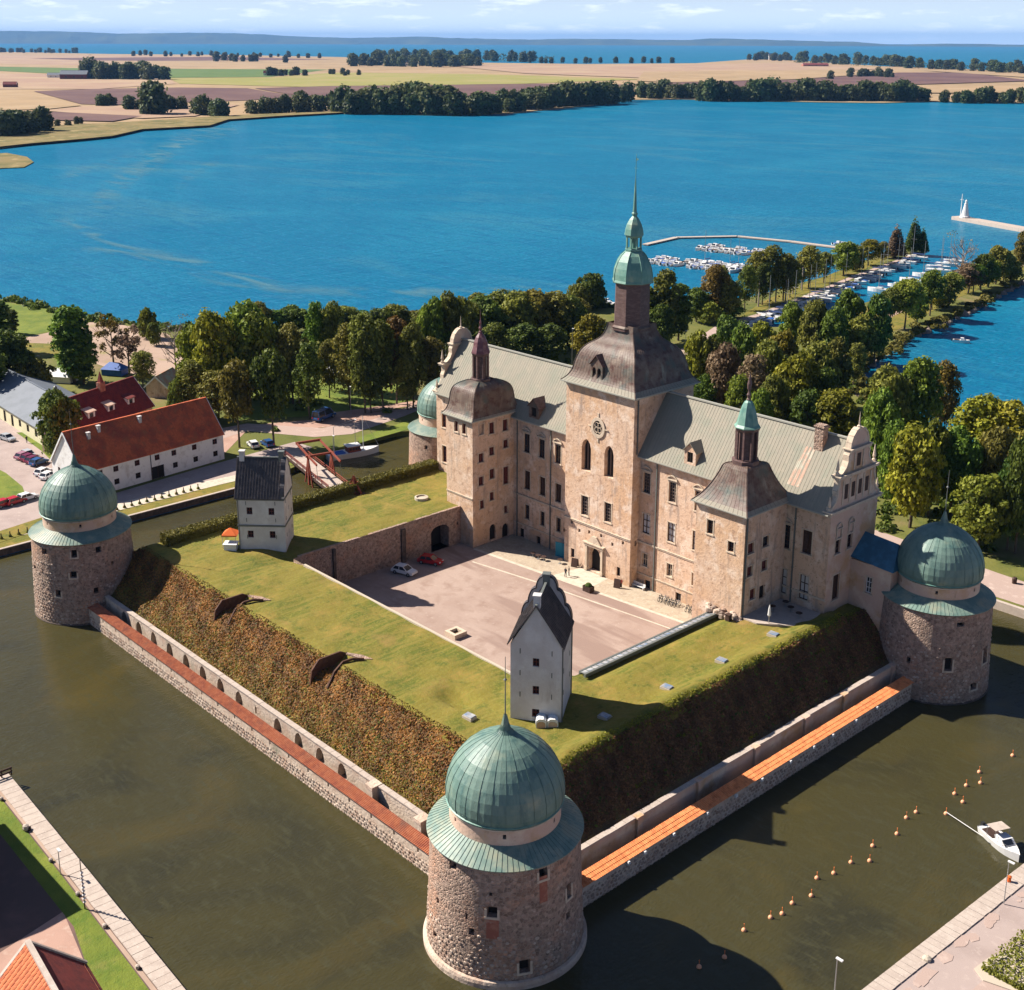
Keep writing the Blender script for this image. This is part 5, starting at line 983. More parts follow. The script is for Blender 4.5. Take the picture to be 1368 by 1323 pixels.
# ------------------------------------------------------------------ round towers
def cyl_hit(px, py, cx, cy, rz):
    d = _ray(px, py); r = rz(6)
    for _ in range(6):
        ox, oy = CAM[0] - cx, CAM[1] - cy; A = d[0] ** 2 + d[1] ** 2; B = ox * d[0] + oy * d[1]; C = ox * ox + oy * oy - r * r
        disc = max(B * B - A * C, 0); t = (-B - math.sqrt(disc)) / A; p = CAM + d * t; r = rz(p[2])
    return math.atan2(p[1] - cy, p[0] - cx), p[2]
DPROF = [(5.92, 15.85), (6.05, 16.4), (6.02, 17.3), (5.82, 18.3), (5.45, 19.25), (4.9, 20.15), (4.2, 21.0), (3.35, 21.72), (2.4, 22.32), (1.5, 22.72), (.85, 22.98), (.55, 23.3), (.4, 23.8), (.3, 24.3), (.16, 24.9)]
def round_tower(cx, cy, label, wins, patches=(), mast=33., ledge=False, a_view=-.75, seed=1, stone_top=7., dz=1.2):
    random.seed(seed)
    t = thing('round_tower', label, 'tower', (cx, cy, 0)); rz = lambda v: 8.2 - .5 * min(max(v, 0), 12.4 + dz) / (12.4 + dz)
    f = lambda u, v, d: (cx + (rz(v) - d) * math.cos(u), cy + (rz(v) - d) * math.sin(u), v)
    ops = []; todo = []
    for px, py, w, h, arch in wins:
        a, z = cyl_hit(px, py, cx, cy, rz); dist = np.linalg.norm(np.array([cx, cy, z]) - CAM); s = F_PX / (dist * .96)
        g = (cx + 8 * math.cos(a), cy + 8 * math.sin(a)); va = math.atan2(CAM[1] - cy, CAM[0] - cx); fs = max(.35, math.cos(a - va)); da = w / s / fs / 8 / 2; hh = h / s / .9 / 2; z = min(z, 12.0 + dz - hh)
        ops.append((a - da, a + da, z - hh, z + hh, arch)); todo.append((a - da, a + da, z - hh, z + hh))
    A0, A1 = a_view - PI, a_view + PI; ops = [tuple((u + 2 * PI if u < A0 else u) if i < 2 else u for i, u in enumerate(o)) for o in ops]
    mb = MB(); wall(mb, f, A0, A1, -.6, 12.3 + dz, ops, .7, 2 * PI / 96, 3.0); put('wall', mb, M['rubble'], t, smooth=False)
    for a, b, c, d in [o[:4] for o in ops]:
        pm = MB(); pm.poly([f(a, c, .65), f(b, c, .65), f(b, d, .65), f(a, d, .65)]); wo_ = put('window', pm, M['dark'], t)
        if d - c > 1.0 and b - a > .06:
            sm = MB(); e = .03; fbox(sm, f, a - e, a - .001, c, d - .3, -.06, .05); fbox(sm, f, b + .001, b + e, c, d - .3, -.06, .05); fbox(sm, f, a - e, b + e, c - .25, c - .01, -.1, .05); put('surround', sm, M['trim'], wo_)
    for px, py, w, h in patches:
        a, z = cyl_hit(px, py, cx, cy, rz); s = F_PX / np.linalg.norm(np.array([cx, cy, z]) - CAM); da = w / s / 16; hh = h / s / 1.9
        pm = MB(); fbox(pm, f, a - da, a + da, z - hh, z + hh, -.03, .03); put('brick_infill', pm, M['redbrick'], t)
    mb = MB(); cobbles(mb, f, a_view - 1.75, a_view + 1.75, .1, stone_top, .62, .5, 8., .18, .33, lambda u, v: 1.0 - .75 * max(0, v - 2.5) / (stone_top - 2.5), ops); put('field_stone', mb, M['stone'], t, kind='stuff')
    if ledge: mb = MB(); mb.lathe([(8.2, .85), (8.5, .8), (8.6, .5), (8.6, -.6)], 96, cx, cy, cap=False); put('base_ledge', mb, M['mortar'], t)
    else: mb = MB(); mb.lathe([(8.2, .25), (8.35, .15), (8.4, -.6)], 96, cx, cy, cap=False); put('base_ledge', mb, M['darkquay'], t)
    def putz(name, mb, *q, **k): mb.v = [(x_, y_, z_ + dz) for x_, y_, z_ in mb.v]; return put(name, mb, *q, **k)
    mb = MB(); mb.lathe([(7.65, 12.1), (7.85, 12.25), (7.95, 12.42)], 96, cx, cy, cap=False); putz('cornice', mb, M['rubble'], t)
    mb = MB(); mb.lathe([(8.02, 12.40), (8.05, 12.5), (5.7, 13.75)], 96, cx, cy, cap=False); sk = putz('eave_roof', mb, M['skirt'], t)
    mb = MB()
    for k in range(88):
        a = 2 * PI * k / 88; mb.bar((cx + 8.04 * math.cos(a), cy + 8.04 * math.sin(a), 12.54), (cx + 5.7 * math.cos(a), cy + 5.7 * math.sin(a), 13.79), .045, .03)
    putz('standing_seam', mb, M['skirt'], sk, kind='stuff')
    fd = lambda u, v, d: (cx + (5.7 - d) * math.cos(u), cy + (5.7 - d) * math.sin(u), v); ho = [(a_view + .0 + k * PI / 3 - .03, a_view + k * PI / 3 + .03, 14.5, 15.0) for k in range(-2, 3)]
    mb = MB(); wall(mb, fd, A0, A1, 13.4, 16.2, ho, .5, 2 * PI / 72); dr = putz('drum', mb, M['plaster_pink'], t)
    for o in ho: pm = MB(); pm.poly([fd(o[0], o[2], .45), fd(o[1], o[2], .45), fd(o[1], o[3], .45), fd(o[0], o[3], .45)]); putz('drum_hole', pm, M['dark'], dr)
    mb = MB(); mb.lathe([(5.7, 15.3), (5.86, 15.38), (5.86, 15.52), (5.7, 15.56)], 72, cx, cy, cap=False); putz('drum_cornice', mb, M['trim'], dr)
    mb = MB(); mb.lathe([(5.6, 15.78), (6.0, 15.7), (6.06, 15.82), (5.94, 15.9)], 72, cx, cy, cap=False); mb.lathe([(5.75, 15.86), (5.9, 16.2), (5.8, 17.5), (5.3, 19), (4, 20.9), (2, 22.1), (.3, 22.8)], 36, cx, cy, cap=False); dm = putz('dome', mb, M['verdigris'], t)
    NG = 26
    for g in range(NG):
        pm = MB(); a0, a1 = 2 * PI * g / NG, 2 * PI * (g + 1) / NG; dt = random.uniform(-.16, .16); dr_ = random.uniform(-.015, .02)
        for (r0, z0), (r1, z1) in zip(DPROF, DPROF[1:]):
            tt = min(1, max(0, .5 + dt + random.uniform(-.13, .13))); am = (a0 + a1) / 2; r0 += dr_; r1 += dr_; bul = 1.004
            i = pm.vs([(cx + r0 * math.cos(a0), cy + r0 * math.sin(a0), z0), (cx + r0 * bul * math.cos(am), cy + r0 * bul * math.sin(am), z0), (cx + r0 * math.cos(a1), cy + r0 * math.sin(a1), z0), (cx + r1 * math.cos(a1), cy + r1 * math.sin(a1), z1), (cx + r1 * bul * math.cos(am), cy + r1 * bul * math.sin(am), z1), (cx + r1 * math.cos(a0), cy + r1 * math.sin(a0), z1)])
            pm.face((i, i + 1, i + 4, i + 5), tt); pm.face((i + 1, i + 2, i + 3, i + 4), tt)
        putz('copper_panel', pm, M['dome'], dm)
    mb = MB()
    for g in range(NG):
        a = 2 * PI * g / NG
        for (r0, z0), (r1, z1) in zip(DPROF[:-3], DPROF[1:-2]): mb.bar((cx + (r0 + .03) * math.cos(a), cy + (r0 + .03) * math.sin(a), z0), (cx + (r1 + .03) * math.cos(a), cy + (r1 + .03) * math.sin(a), z1), .05, .03)
    putz('dome_rib', mb, M['dome'], dm, kind='stuff')
    mb = MB(); mb.tube((cx, cy, 24.7), (cx, cy, mast), .07, .03); mb.lathe([(.02, mast - 2.7), (.2, mast - 2.5), (.02, mast - 2.3)], 8, cx, cy); putz('mast', mb, M['lead'], t)
    return t
round_tower(-3.1, -.3, 'round stone tower with green dome in the foreground corner, base ledge in the moat',
    [(604.9, 1157, 9, 10, None), (584.8, 1203.6, 3, 8, None), (623, 1224, 3, 8, None), (629.5, 1245, 7, 9, 'seg'), (657.3, 1218.6, 13, 13, 'seg'), (725.8, 1164, 11, 14, None), (760, 1190, 6, 19, 'seg'), (701, 1291, 13, 16, 'seg'), (759, 1223, 5, 9, None), (581, 1249, 5, 8, None), (655.5, 1195, 4, 4, None)],
    [(658, 1241, 15, 26), (726, 1188, 11, 34)], 31.2, True, -.75, 3, 6., .75)
round_tower(-109.4, 2.8, 'round stone tower with green dome standing in the moat at far left',
    [(58.8, 737, 6, 7, None), (98.9, 740, 7, 9, None), (131.6, 734.4, 7, 7, None), (98, 768, 8, 8, 'round'), (77.8, 793, 6, 8, None), (128.8, 789, 6, 7, 'round'), (46.5, 758, 3, 5, None), (150, 752, 3, 4, None)], [], 32.5, False, -.4, 4, 10.5)
round_tower(-2.05, 83.1, 'round stone tower with half shaded green dome on the right beside the annex',
    [(1283.6, 834.7, 9, 5, None), (1267, 888, 9, 16, 'round'), (1316, 875, 5, 20, 'round'), (1300.5, 917, 7, 8, 'round'), (1213.5, 882, 5, 7, 'round')], [], 31., False, -1.1, 5, 9.5)
round_tower(-112.5, 83., 'round tower with pale green dome half hidden behind the left end of the palace', [(569, 598, 4, 5, None)], [], 30, False, -.7, 6, 4)
random.seed(21)
# ------------------------------------------------------------------ the two white gate towers
def white_tower(label, loc, rz, zb, ez, apex, front, right, left, course_z, roofm='slate_roof'):
    """ridge along local x, decorated gable at +x"""
    t = thing('white_tower', label, 'tower', (loc[0], loc[1], 0), rz); L, Wd = 3.85, 3.15
    fF = lambda u, v, d: (u, -Wd + d, v); fR = lambda u, v, d: (L - d, u, v); fL = lambda u, v, d: (-L + d, -u, v)
    def pxz(py, lx, ly): c, s = math.cos(rz), math.sin(rz); return height(py, loc[0] + lx * c - ly * s, loc[1] + lx * s + ly * c)
    for f, wd, ws, ref in ((fF, L, front, (0, -Wd)), (fR, Wd, right, (L, 0)), (fL, Wd, left, (-L, 0))):
        ops = []
        for u, py, w, h in ws: z = pxz(py, *ref); ops.append((u - w / 2, u + w / 2, z - h / 2, z + h / 2))
        mb = MB(); wall(mb, f, -wd, wd, zb, ez, ops, .3)
        if f is fL: mb.poly([f(-wd, ez, 0), f(wd, ez, 0), f(0, apex - .1, 0)])
        put('wall', mb, M['white_old'], t, False)
        for o in ops: window(t, f, *o, 'cross' if f is not fR else 'plain', surround=False, world=False, frame='redwood', pane='dark', depth=.28)
    mb = MB(); mb.poly([(L, Wd, zb), (-L, Wd, zb), (-L, Wd, ez), (L, Wd, ez)]); put('wall', mb, M['white_old'], t, False)
    mb = MB()
    for f, wd in ((fF, L), (fR, Wd), (fL, Wd)):
        for k in range(3):
            for s in (-1, 1): z = ez - 1.2 - k * 2.9; fbox(mb, f, s * wd * .62 - .05, s * wd * .62 + .05, z, z + .65, -.05, .01)
    put('wall_anchor', mb, M['lead'], t, False)
    for z in course_z:
        mb = MB(); fbox(mb, fF, -L - .1, L + .1, z, z + .28, -.12, .01); fbox(mb, fR, -Wd, Wd, z, z + .28, -.12, .01); put('string_course', mb, M['lead'], t, False)
    rm = MB(); o_ = .35
    for s in (-1, 1): rm.extr([(-L - o_, s * (Wd + o_), ez - .15), (L - .3, s * (Wd + o_), ez - .15), (L - .3, 0, apex), (-L - o_, 0, apex)], (0, 0, .12))
    r = put('roof', rm, M[roofm], t, False)
    sm = MB()
    for k in range(17):
        x = -L - .25 + k * (2 * L - .15) / 16
        for s in (-1, 1): sm.bar((x, s * (Wd + o_), ez + .02), (x, 0, apex + .17), .09, .12)
    put('standing_seam', sm, M[roofm], r, False, kind='stuff')
    mb = MB(); mb.bar((-L - o_, 0, apex + .18), (L - .3, 0, apex + .18), .3, .16); put('ridge_cap', mb, M['lead'], r, False)
    # lobed gable
    pr = [(Wd + .05, ez)]
    for (w0, z0, w1, z1) in ((Wd + .05, ez + .25, 2.35, ez + 2.2), (2.35, ez + 2.2, 1.35, ez + 4.2), (1.35, ez + 4.2, .25, ez + 5.9)):
        for k in range(7):
            a = PI / 2 * k / 6; pr.append((w1 + (w0 - w1) * math.cos(a), z0 + (z1 - z0) * math.sin(a)))
        pr.append((w1, z1))
    out = [(L + .02, -w, z) for w, z in pr] + [(L + .02, w, z) for w, z in pr[::-1]]
    gm = MB(); gm.extr(out, (-.55, 0, 0)); g = put('gable', gm, M['white_old'], t, False)
    cm = MB()
    for (w0, z0), (w1, z1) in zip(pr[1:], pr[2:]):
        for s in (-1, 1):
            if abs(w0 - w1) + abs(z0 - z1) > .02: cm.bar((L - .25, s * w0, z0 + .06), (L - .25, s * w1, z1 + .06), .75, .14)
    put('gable_coping', cm, M['slate'], g, False)
    for x in (-L + .5, L - .75):
        cmb = MB(); cmb.box(x, 0, apex + .3, .8, .8, 1.6); cmb.box(x, 0, apex + 1.2, 1.0, 1.0, .2); put('chimney', cmb, M['white_old'] if x < 0 else M['lead'], t, False)
    mb = MB(); mb.tube((-L + .15, -Wd - .1, zb), (-L + .15, -Wd - .1, ez - .2), .07); mb.tube((L - .2, -Wd - .1, zb), (L - .2, -Wd - .1, ez - .2), .07) if front == [] else None; put('downpipe', mb, M['lead'], t, False)
    return t
white_tower('white gate tower with dark sheet roof left of the courtyard, string courses on its walls', (-91.4, 26.6), PI / 4, 3, 18.8, 24.6, [(-1.85, 683, .95, 1.2), (1.75, 683.5, .95, 1.2), (-1.85, 714, .95, 1.2), (1.75, 714.3, .95, 1.2)], [(.2, 678, .4, .8), (-.3, 709, .4, .8), (1.2, 727, .5, 1), (-.4, 733, .4, 1)], [], [13.9, 18.45])
white_tower('white gate tower with lobed dark gable behind the front round tower', (-21.9, 22.9), math.radians(126), 5, 20.1, 25.3, [], [], [(0, 885.4, .8, 1.1), (0, 922.3, .8, 1.1), (0, 953, .9, 1.1), (.7, 846, .5, .6)], [])
#@@
# ------------------------------------------------------------------ hedge, fort details
def leaf_box(name, parent, x0, x1, y0, y1, z0, z1, n, size, mt, seed, kind=None):
    rng = np.random.default_rng(seed); P = np.stack([rng.uniform(x0, x1, n), rng.uniform(y0, y1, n), rng.uniform(z0, z1, n)], 1); N = np.zeros((n, 3)); k = rng.integers(0, 4, n)
    P[k == 0, 2] = z1; N[k == 0] = (0, 0, 1); P[k == 1, 0] = x1; N[k == 1] = (1, 0, 0); P[k == 2, 1] = y0; N[k == 2] = (0, -1, 0); P[k == 3, 2] = z1; N[k == 3] = (0, 0, 1)
    P += rng.normal(0, .1, (n, 3)); off = np.array(total_loc(parent)) if parent else 0
    o = link(name, nquads(name, leaf_quads(P - off, N, size, rng, .6), rng.beta(2, 2, n), mt), parent, kind); return o
hd = thing('hedge', 'long clipped hedge along the far rampart beside the drawbridge canal', 'hedge', (-101.5, 44, 9.8))
leaf_box('foliage', hd, -102.9, -100.6, 13.5, 71, 9.8, 11.6, 14000, .17, L_['olive'], 31, 'stuff')
mb = MB(); mb.prism([(-102.8, 13.6), (-100.75, 13.6), (-100.75, 70.9), (-102.8, 70.9)], 9.6, 11.45); put('hedge_core', mb, L_['olive'], hd)
def simple(name, label, cat, mb, mt, group=None, world=True):
    o = put(name, mb, mt); return tag(o, label, cat, group)
# stone ring on the far lawn
mb = MB(); c = at(563, 667, 10); mb.lathe([(1.25, 9.9), (1.25, 10.45), (.95, 10.5), (.95, 10.2)], 20, c[0], c[1], cap=False); mb.lathe([(.96, 10.25), (.0, 10.25)], 20, c[0], c[1], cap=False); simple('stone_ring', 'pale round stone ring set in the lawn before the corner tower', 'well', mb, M['stonekerb'])
# square planter and box in the courtyard
c = at(609, 849, 3); pl = thing('planter', 'square stone planter with dark hollow in the courtyard gravel', 'planter', (c[0], c[1], 3))
mb = MB()
for dx, dy, sx, sy in ((0, -.95, 2.4, .5), (0, .95, 2.4, .5), (-.95, 0, .5, 1.39), (.95, 0, .5, 1.39)): mb.box(dx, dy, .38, sx, sy, .76)
put('rim', mb, M['trim'], pl, False); mb = MB(); mb.box(0, 0, .15, 1.38, 1.38, .3); put('soil', mb, M['soil'], pl, False)
c = at(786, 790, 3); bx = thing('planter', 'dark wooden planter box standing in front of the palace portal', 'planter', (c[0], c[1], 3)); mb = MB()
for k in range(4): mb.box(-.6 + k * .4, -.5, .5, .36, .08, .95); mb.box(-.6 + k * .4, .5, .5, .36, .08, .95)
mb.box(-.78, 0, .5, .08, 1.1, .95); mb.box(.78, 0, .5, .08, 1.1, .95); put('board', mb, M['darkwood'], bx, False); mb = MB(); mb.lathe([(.5, .85), (.62, 1.1), (.4, 1.4), (.1, 1.5)], 8); put('plant', mb, L_['dark'], bx, False)
# skylight boxes on the right lawn
for px, py, lab in ((964, 884, 'low glazed roof hatch in the right lawn, middle of the three in sun'), (891, 920, 'low glazed roof hatch in the right lawn, nearest the white gate tower shadow'), (1033, 849, 'low glazed roof hatch in the right lawn beside the palace terrace'), (808, 959, 'low glazed roof hatch in the shadow of the white gate tower'), (627, 959, 'low brown roof hatch in the grass behind the front dome')):
    c = at(px, py, 10.1); s = thing('roof_hatch', lab, 'hatch', (c[0], c[1], 9.95), .1, 'roof hatches in the rampart lawn'); mb = MB(); mb.prism([(-.75, -.55), (.75, -.55), (.75, .55), (-.75, .55)], 0, .42); put('curb', mb, M['stonekerb'], s, False)
    mb = MB(); mb.extr([(-.66, -.47, .425), (.66, -.47, .425), (.66, .47, .47), (-.66, .47, .47)], (0, 0, .08)); put('pane', mb, M['skyglass'], s, False)
c = at(973, 829, 10); s = thing('bin', 'dark litter bin on the lawn at the corner tower footing', 'bin', (c[0], c[1], 10)); mb = MB(); mb.box(0, 0, .45, .7, .7, .9); mb.box(0, 0, .95, .8, .8, .1); put('body', mb, M['darkwood'], s, False)
for dx, lab in ((723, 'white wrapped bundle against the gate tower wall, left one of two'), (738.5, 'white wrapped bundle against the gate tower wall, right one of two')):
    c = at(dx, 968, 10); s = thing('wrapped_bundle', lab, 'bundle', (c[0], c[1], 9.9), PI / 4, 'white bundles by the gate tower'); mb = MB()
    pr = [(-.62, 0), (-.68, .5), (-.6, .95), (-.3, 1.2), (.3, 1.2), (.6, .95), (.68, .5), (.62, 0)]; mb.extr([(a, -.75, b) for a, b in pr], (0, 1.5, 0)); put('cover', mb, M['hullwhite'], s, False)
    mb = MB(); mb.extr([(a * .8, -.78, b * .7 + .03) for a, b in pr], (0, .05, 0)); put('end_board', mb, M['plaster_pink'], s, False)
ks = thing('kiosk', 'white sales counter with orange cloth roof beside the white gate tower', 'kiosk', (*at(309, 735, 9.8)[:2], 9.8), PI / 4); mb = MB(); mb.box(0, 0, .6, 2.0, 1.6, 1.2); mb.box(0, 0, 1.25, 2.3, 1.9, .1); put('counter', mb, M['hullwhite'], ks, False)
mb = MB(); mb.M = Matrix.Translation((-.3, 1.2, 0)); mb.lathe([(1.75, 2.3), (1.7, 2.5), (.1, 3.4)], 4, 0, 0, PI / 4); put('cloth_roof', mb, M['orangecloth'], ks, False)
mb = MB()
for sx in (-1, 1):
    for sy in (-1, 1): mb.tube((-.3 + sx * 1.1, 1.2 + sy * 1.1, 0), (-.3 + sx * 1.1, 1.2 + sy * 1.1, 2.4), .05)
put('post', mb, M['metal'], ks, False)
# timber winch frame by the hedge
c = at(474, 657, 10); wf = thing('timber_frame', 'reddish timber trestle standing at the hedge above the drawbridge', 'trestle', (c[0], c[1], 10)); 
for k, (a, b) in enumerate((((-1.6, -.6, 0), (-.2, 0, 3.0)), ((-1.6, .6, 0), (-.2, 0, 3.0)), ((.9, -.6, 0), (-.2, 0, 3.0)), ((.9, .6, 0), (-.2, 0, 3.0)), ((-1.4, 0, .6), (1.6, 0, .5)), ((-.2, -1, 1.6), (-.2, 1, 1.6)), ((.4, 0, 1.8), (2.0, 0, .1)))): mb = MB(); mb.bar(a, b, .26); put('beam', mb, M['redtimber'], wf, False)
mb = MB(); mb.prism([(-2, -1), (2.2, -1), (2.2, 1), (-2, 1)], -.05, .06); put('base', mb, M['corten'], wf, False)
# terrace parasol, tables
c = at(1027, 833, 10.2); ps = thing('parasol', 'closed white parasol on the terrace below the palace end', 'parasol', (c[0], c[1], 10.2)); mb = MB(); mb.tube((0, 0, 0), (0, 0, 3), .05); put('pole', mb, M['metal'], ps, False); mb = MB(); mb.lathe([(.12, 1.1), (.26, 1.3), (.16, 2.4), (.03, 2.95)], 8); put('canopy', mb, M['whitewood'], ps, False)
def table(label, x, y, z, mt):
    t = thing('cafe_table', label, 'table', (x, y, z), 0, 'terrace tables'); mb = MB(); mb.lathe([(.5, .72), (.5, .76)], 12); put('tabletop', mb, M[mt], t, False); mb = MB(); mb.tube((0, 0, 0), (0, 0, .72), .05); mb.lathe([(.28, 0), (.28, .04)], 10); put('leg', mb, M['metal'], t, False)
for k, (x, y) in enumerate(((-18.6, 66.5), (-16.6, 68.2), (-14.6, 67.4), (-18.2, 69.2))): table('small round cafe table on the shaded terrace, %s from the corner tower' % nth(k), x, y, 10.22, 'darkwood')
# courtyard: banner, bench, boards, tables
c = at(749, 746, 3); bn = thing('notice_screen', 'teal folding screen against the palace wall left of the central tower', 'screen', (c[0], c[1] + .3, 3))
for k, (x, r) in enumerate(((-.7, .25), (.75, -.3))): mb = MB(); mb.box(x, 0, 1.35, 1.5, .08, 2.7, r); put('panel', mb, M['teal'], bn, False)
c = at(853, 786, 3); b_ = thing('bench', 'white bench under the ground floor windows of the right wing', 'bench', (c[0], c[1], 3)); mb = MB(); mb.box(0, 0, .45, 2.6, .5, .08); put('seat', mb, M['whitewood'], b_, False); mb = MB(); mb.box(0, .25, .75, 2.6, .06, .4); put('backrest', mb, M['whitewood'], b_, False)
for s in (-1, 1): mb = MB(); mb.box(s * 1.1, 0, .2, .1, .45, .42); put('leg', mb, M['whitewood'], b_, False)
c = at(842, 780, 3); sb = thing('pillar_sign', 'short white information pillar beside the central tower corner', 'sign', (c[0], c[1], 3)); mb = MB(); mb.box(0, 0, .7, .5, .3, 1.4); mb.box(0, 0, 1.43, .56, .36, .06); put('pillar', mb, M['whitewood'], sb, False)
for px, py, lab in ((768, 757, 'brown leaning boards left of the palace portal'), (825, 785, 'brown leaning boards right of the palace portal')):
    c = at(px, py, 3); s = thing('leaning_boards', lab, 'sign board', (c[0], c[1], 3), .3)  # pair of dark brown boards leaning together beside the portal
    for k in (-1, 1): mb = MB(); mb.extr([(-.6, k * .35, 0), (.6, k * .35, 0), (.6, k * .03, 1.5), (-.6, k * .03, 1.5)], (0, k * .05, 0)); put('board', mb, M['darkwood'], s, False)
for k, (px, py) in enumerate(((712, 744), (719, 747), (726, 749), (748, 753))): c = at(px, py, 3); table('dark cafe table by the left wing wall, %s from the left' % nth(k), c[0], c[1], 3.01, 'darkwood')
# bicycles
def bicycle(label, loc, rz):
    b = thing('bicycle', label, 'bicycle', loc, rz, 'bicycles leaning along the right wing')
    for x in (-.52, .52):
        mb = MB(); n = 14
        for k in range(n): a, c = 2 * PI * k / n, 2 * PI * (k + 1) / n; mb.tube((x + .34 * math.cos(a), 0, .35 + .34 * math.sin(a)), (x + .34 * math.cos(c), 0, .35 + .34 * math.sin(c)), .035, n=4)
        put('wheel', mb, M['rubber'], b, False)
    mb = MB()
    for p, q in (((-.52, 0, .35), (-.1, 0, .3)), ((-.1, 0, .3), (-.2, 0, .85)), ((-.2, 0, .8), (.38, 0, .82)), ((-.1, 0, .3), (.38, 0, .75)), ((.38, 0, .95), (.52, 0, .35)), ((-.52, 0, .35), (-.2, 0, .75))): mb.tube(p, q, .035, n=4)
    put('frame', mb, M['car_dark'], b, False); mb = MB(); mb.box(-.22, 0, .9, .26, .14, .07); put('saddle', mb, M['rubber'], b, False); mb = MB(); mb.tube((.36, -.28, 1.0), (.36, .28, 1.0), .03, n=4); put('handlebar', mb, M['metal'], b, False); return b
b0 = None
for k in range(11):
    px = 882 + k * 4.5 + (9 if k > 5 else 0); py = 799 + k * 1.7 + (3.5 if k > 5 else 0); c = at(px, py, 3.4); lab = 'parked bicycle by the right wing wall, %s from the central tower' % nth(k)
    if b0 is None: b0 = bicycle(lab, (c[0], c[1], 3.01), PI / 2 + .2)
    else: dup(b0, (c[0], c[1], 3.01), PI / 2 + random.uniform(-.3, .4), lab)
# ------------------------------------------------------------------ people
def person_mesh(shirt, trousers):
    me = bpy.data.meshes.new('person'); V = [(0, 0, .95), (0, 0, 1.2), (0, 0, 1.42), (0, 0, 1.52), (0, .02, 1.66), (0, .02, 1.74), (.2, 0, 1.4), (.27, .02, 1.12), (.27, .1, .88), (-.2, 0, 1.4), (-.27, 0, 1.12), (-.26, .05, .86), (.1, 0, .9), (.11, .06, .5), (.11, .02, .08), (.11, .16, .04), (-.1, 0, .9), (-.11, -.02, .5), (-.11, -.12, .08), (-.11, .02, .04)]
    E = [(0, 1), (1, 2), (2, 3), (3, 4), (4, 5), (2, 6), (6, 7), (7, 8), (2, 9), (9, 10), (10, 11), (0, 12), (12, 13), (13, 14), (14, 15), (0, 16), (16, 17), (17, 18), (18, 19)]
    R = [.15, .14, .15, .06, .1, .07, .07, .05, .04, .07, .05, .04, .1, .07, .05, .04, .1, .07, .05, .04]
    me.from_pydata(V, E, []); o = bpy.data.objects.new('person_tmp', me); COL.objects.link(o); md = o.modifiers.new('s', 'SKIN')
    for i, r in enumerate(R): me.skin_vertices[0].data[i].radius = (r, r * .85)
    me.skin_vertices[0].data[0].use_root = True; o.modifiers.new('u', 'SUBSURF').levels = 1
    dg = bpy.context.evaluated_depsgraph_get(); r = bpy.data.meshes.new_from_object(o.evaluated_get(dg)); bpy.data.objects.remove(o)
    r.materials.clear(); [r.materials.append(M[k]) for k in ('skin', shirt, trousers, 'darkwood')]
    for p in r.polygons: z = p.center.z; p.material_index = 3 if z > 1.7 else 0 if z > 1.5 or (abs(p.center.x) > .2 and z < 1.15 and z > .8) else 1 if z > .93 else 2
    return r
pm_ = [person_mesh('cloth_dark', 'cloth_dark'), person_mesh('cloth_white', 'cloth_blue'), person_mesh('cloth_red', 'cloth_dark')]
for px, py, z, k, lab in ((755.5, 771, 3, 0, 'person in dark clothes standing on the paving before the portal, left of two'), (760, 769.5, 3, 0, 'person in dark clothes standing on the paving before the portal, right of two'), (829.5, 786, 3, 2, 'person in red top beside the brown leaning boards'), (780, 755, 3, 1, 'person in white top near the portal column'), (36, 592, 1.3, 0, 'person in dark clothes walking on the verge by parked cars')):
    c = at(px, py, z); o = link('person', pm_[k]); o.location = (c[0], c[1], z + .02); o.rotation_euler = (0, 0, random.random() * 6); tag(o, lab, 'person')
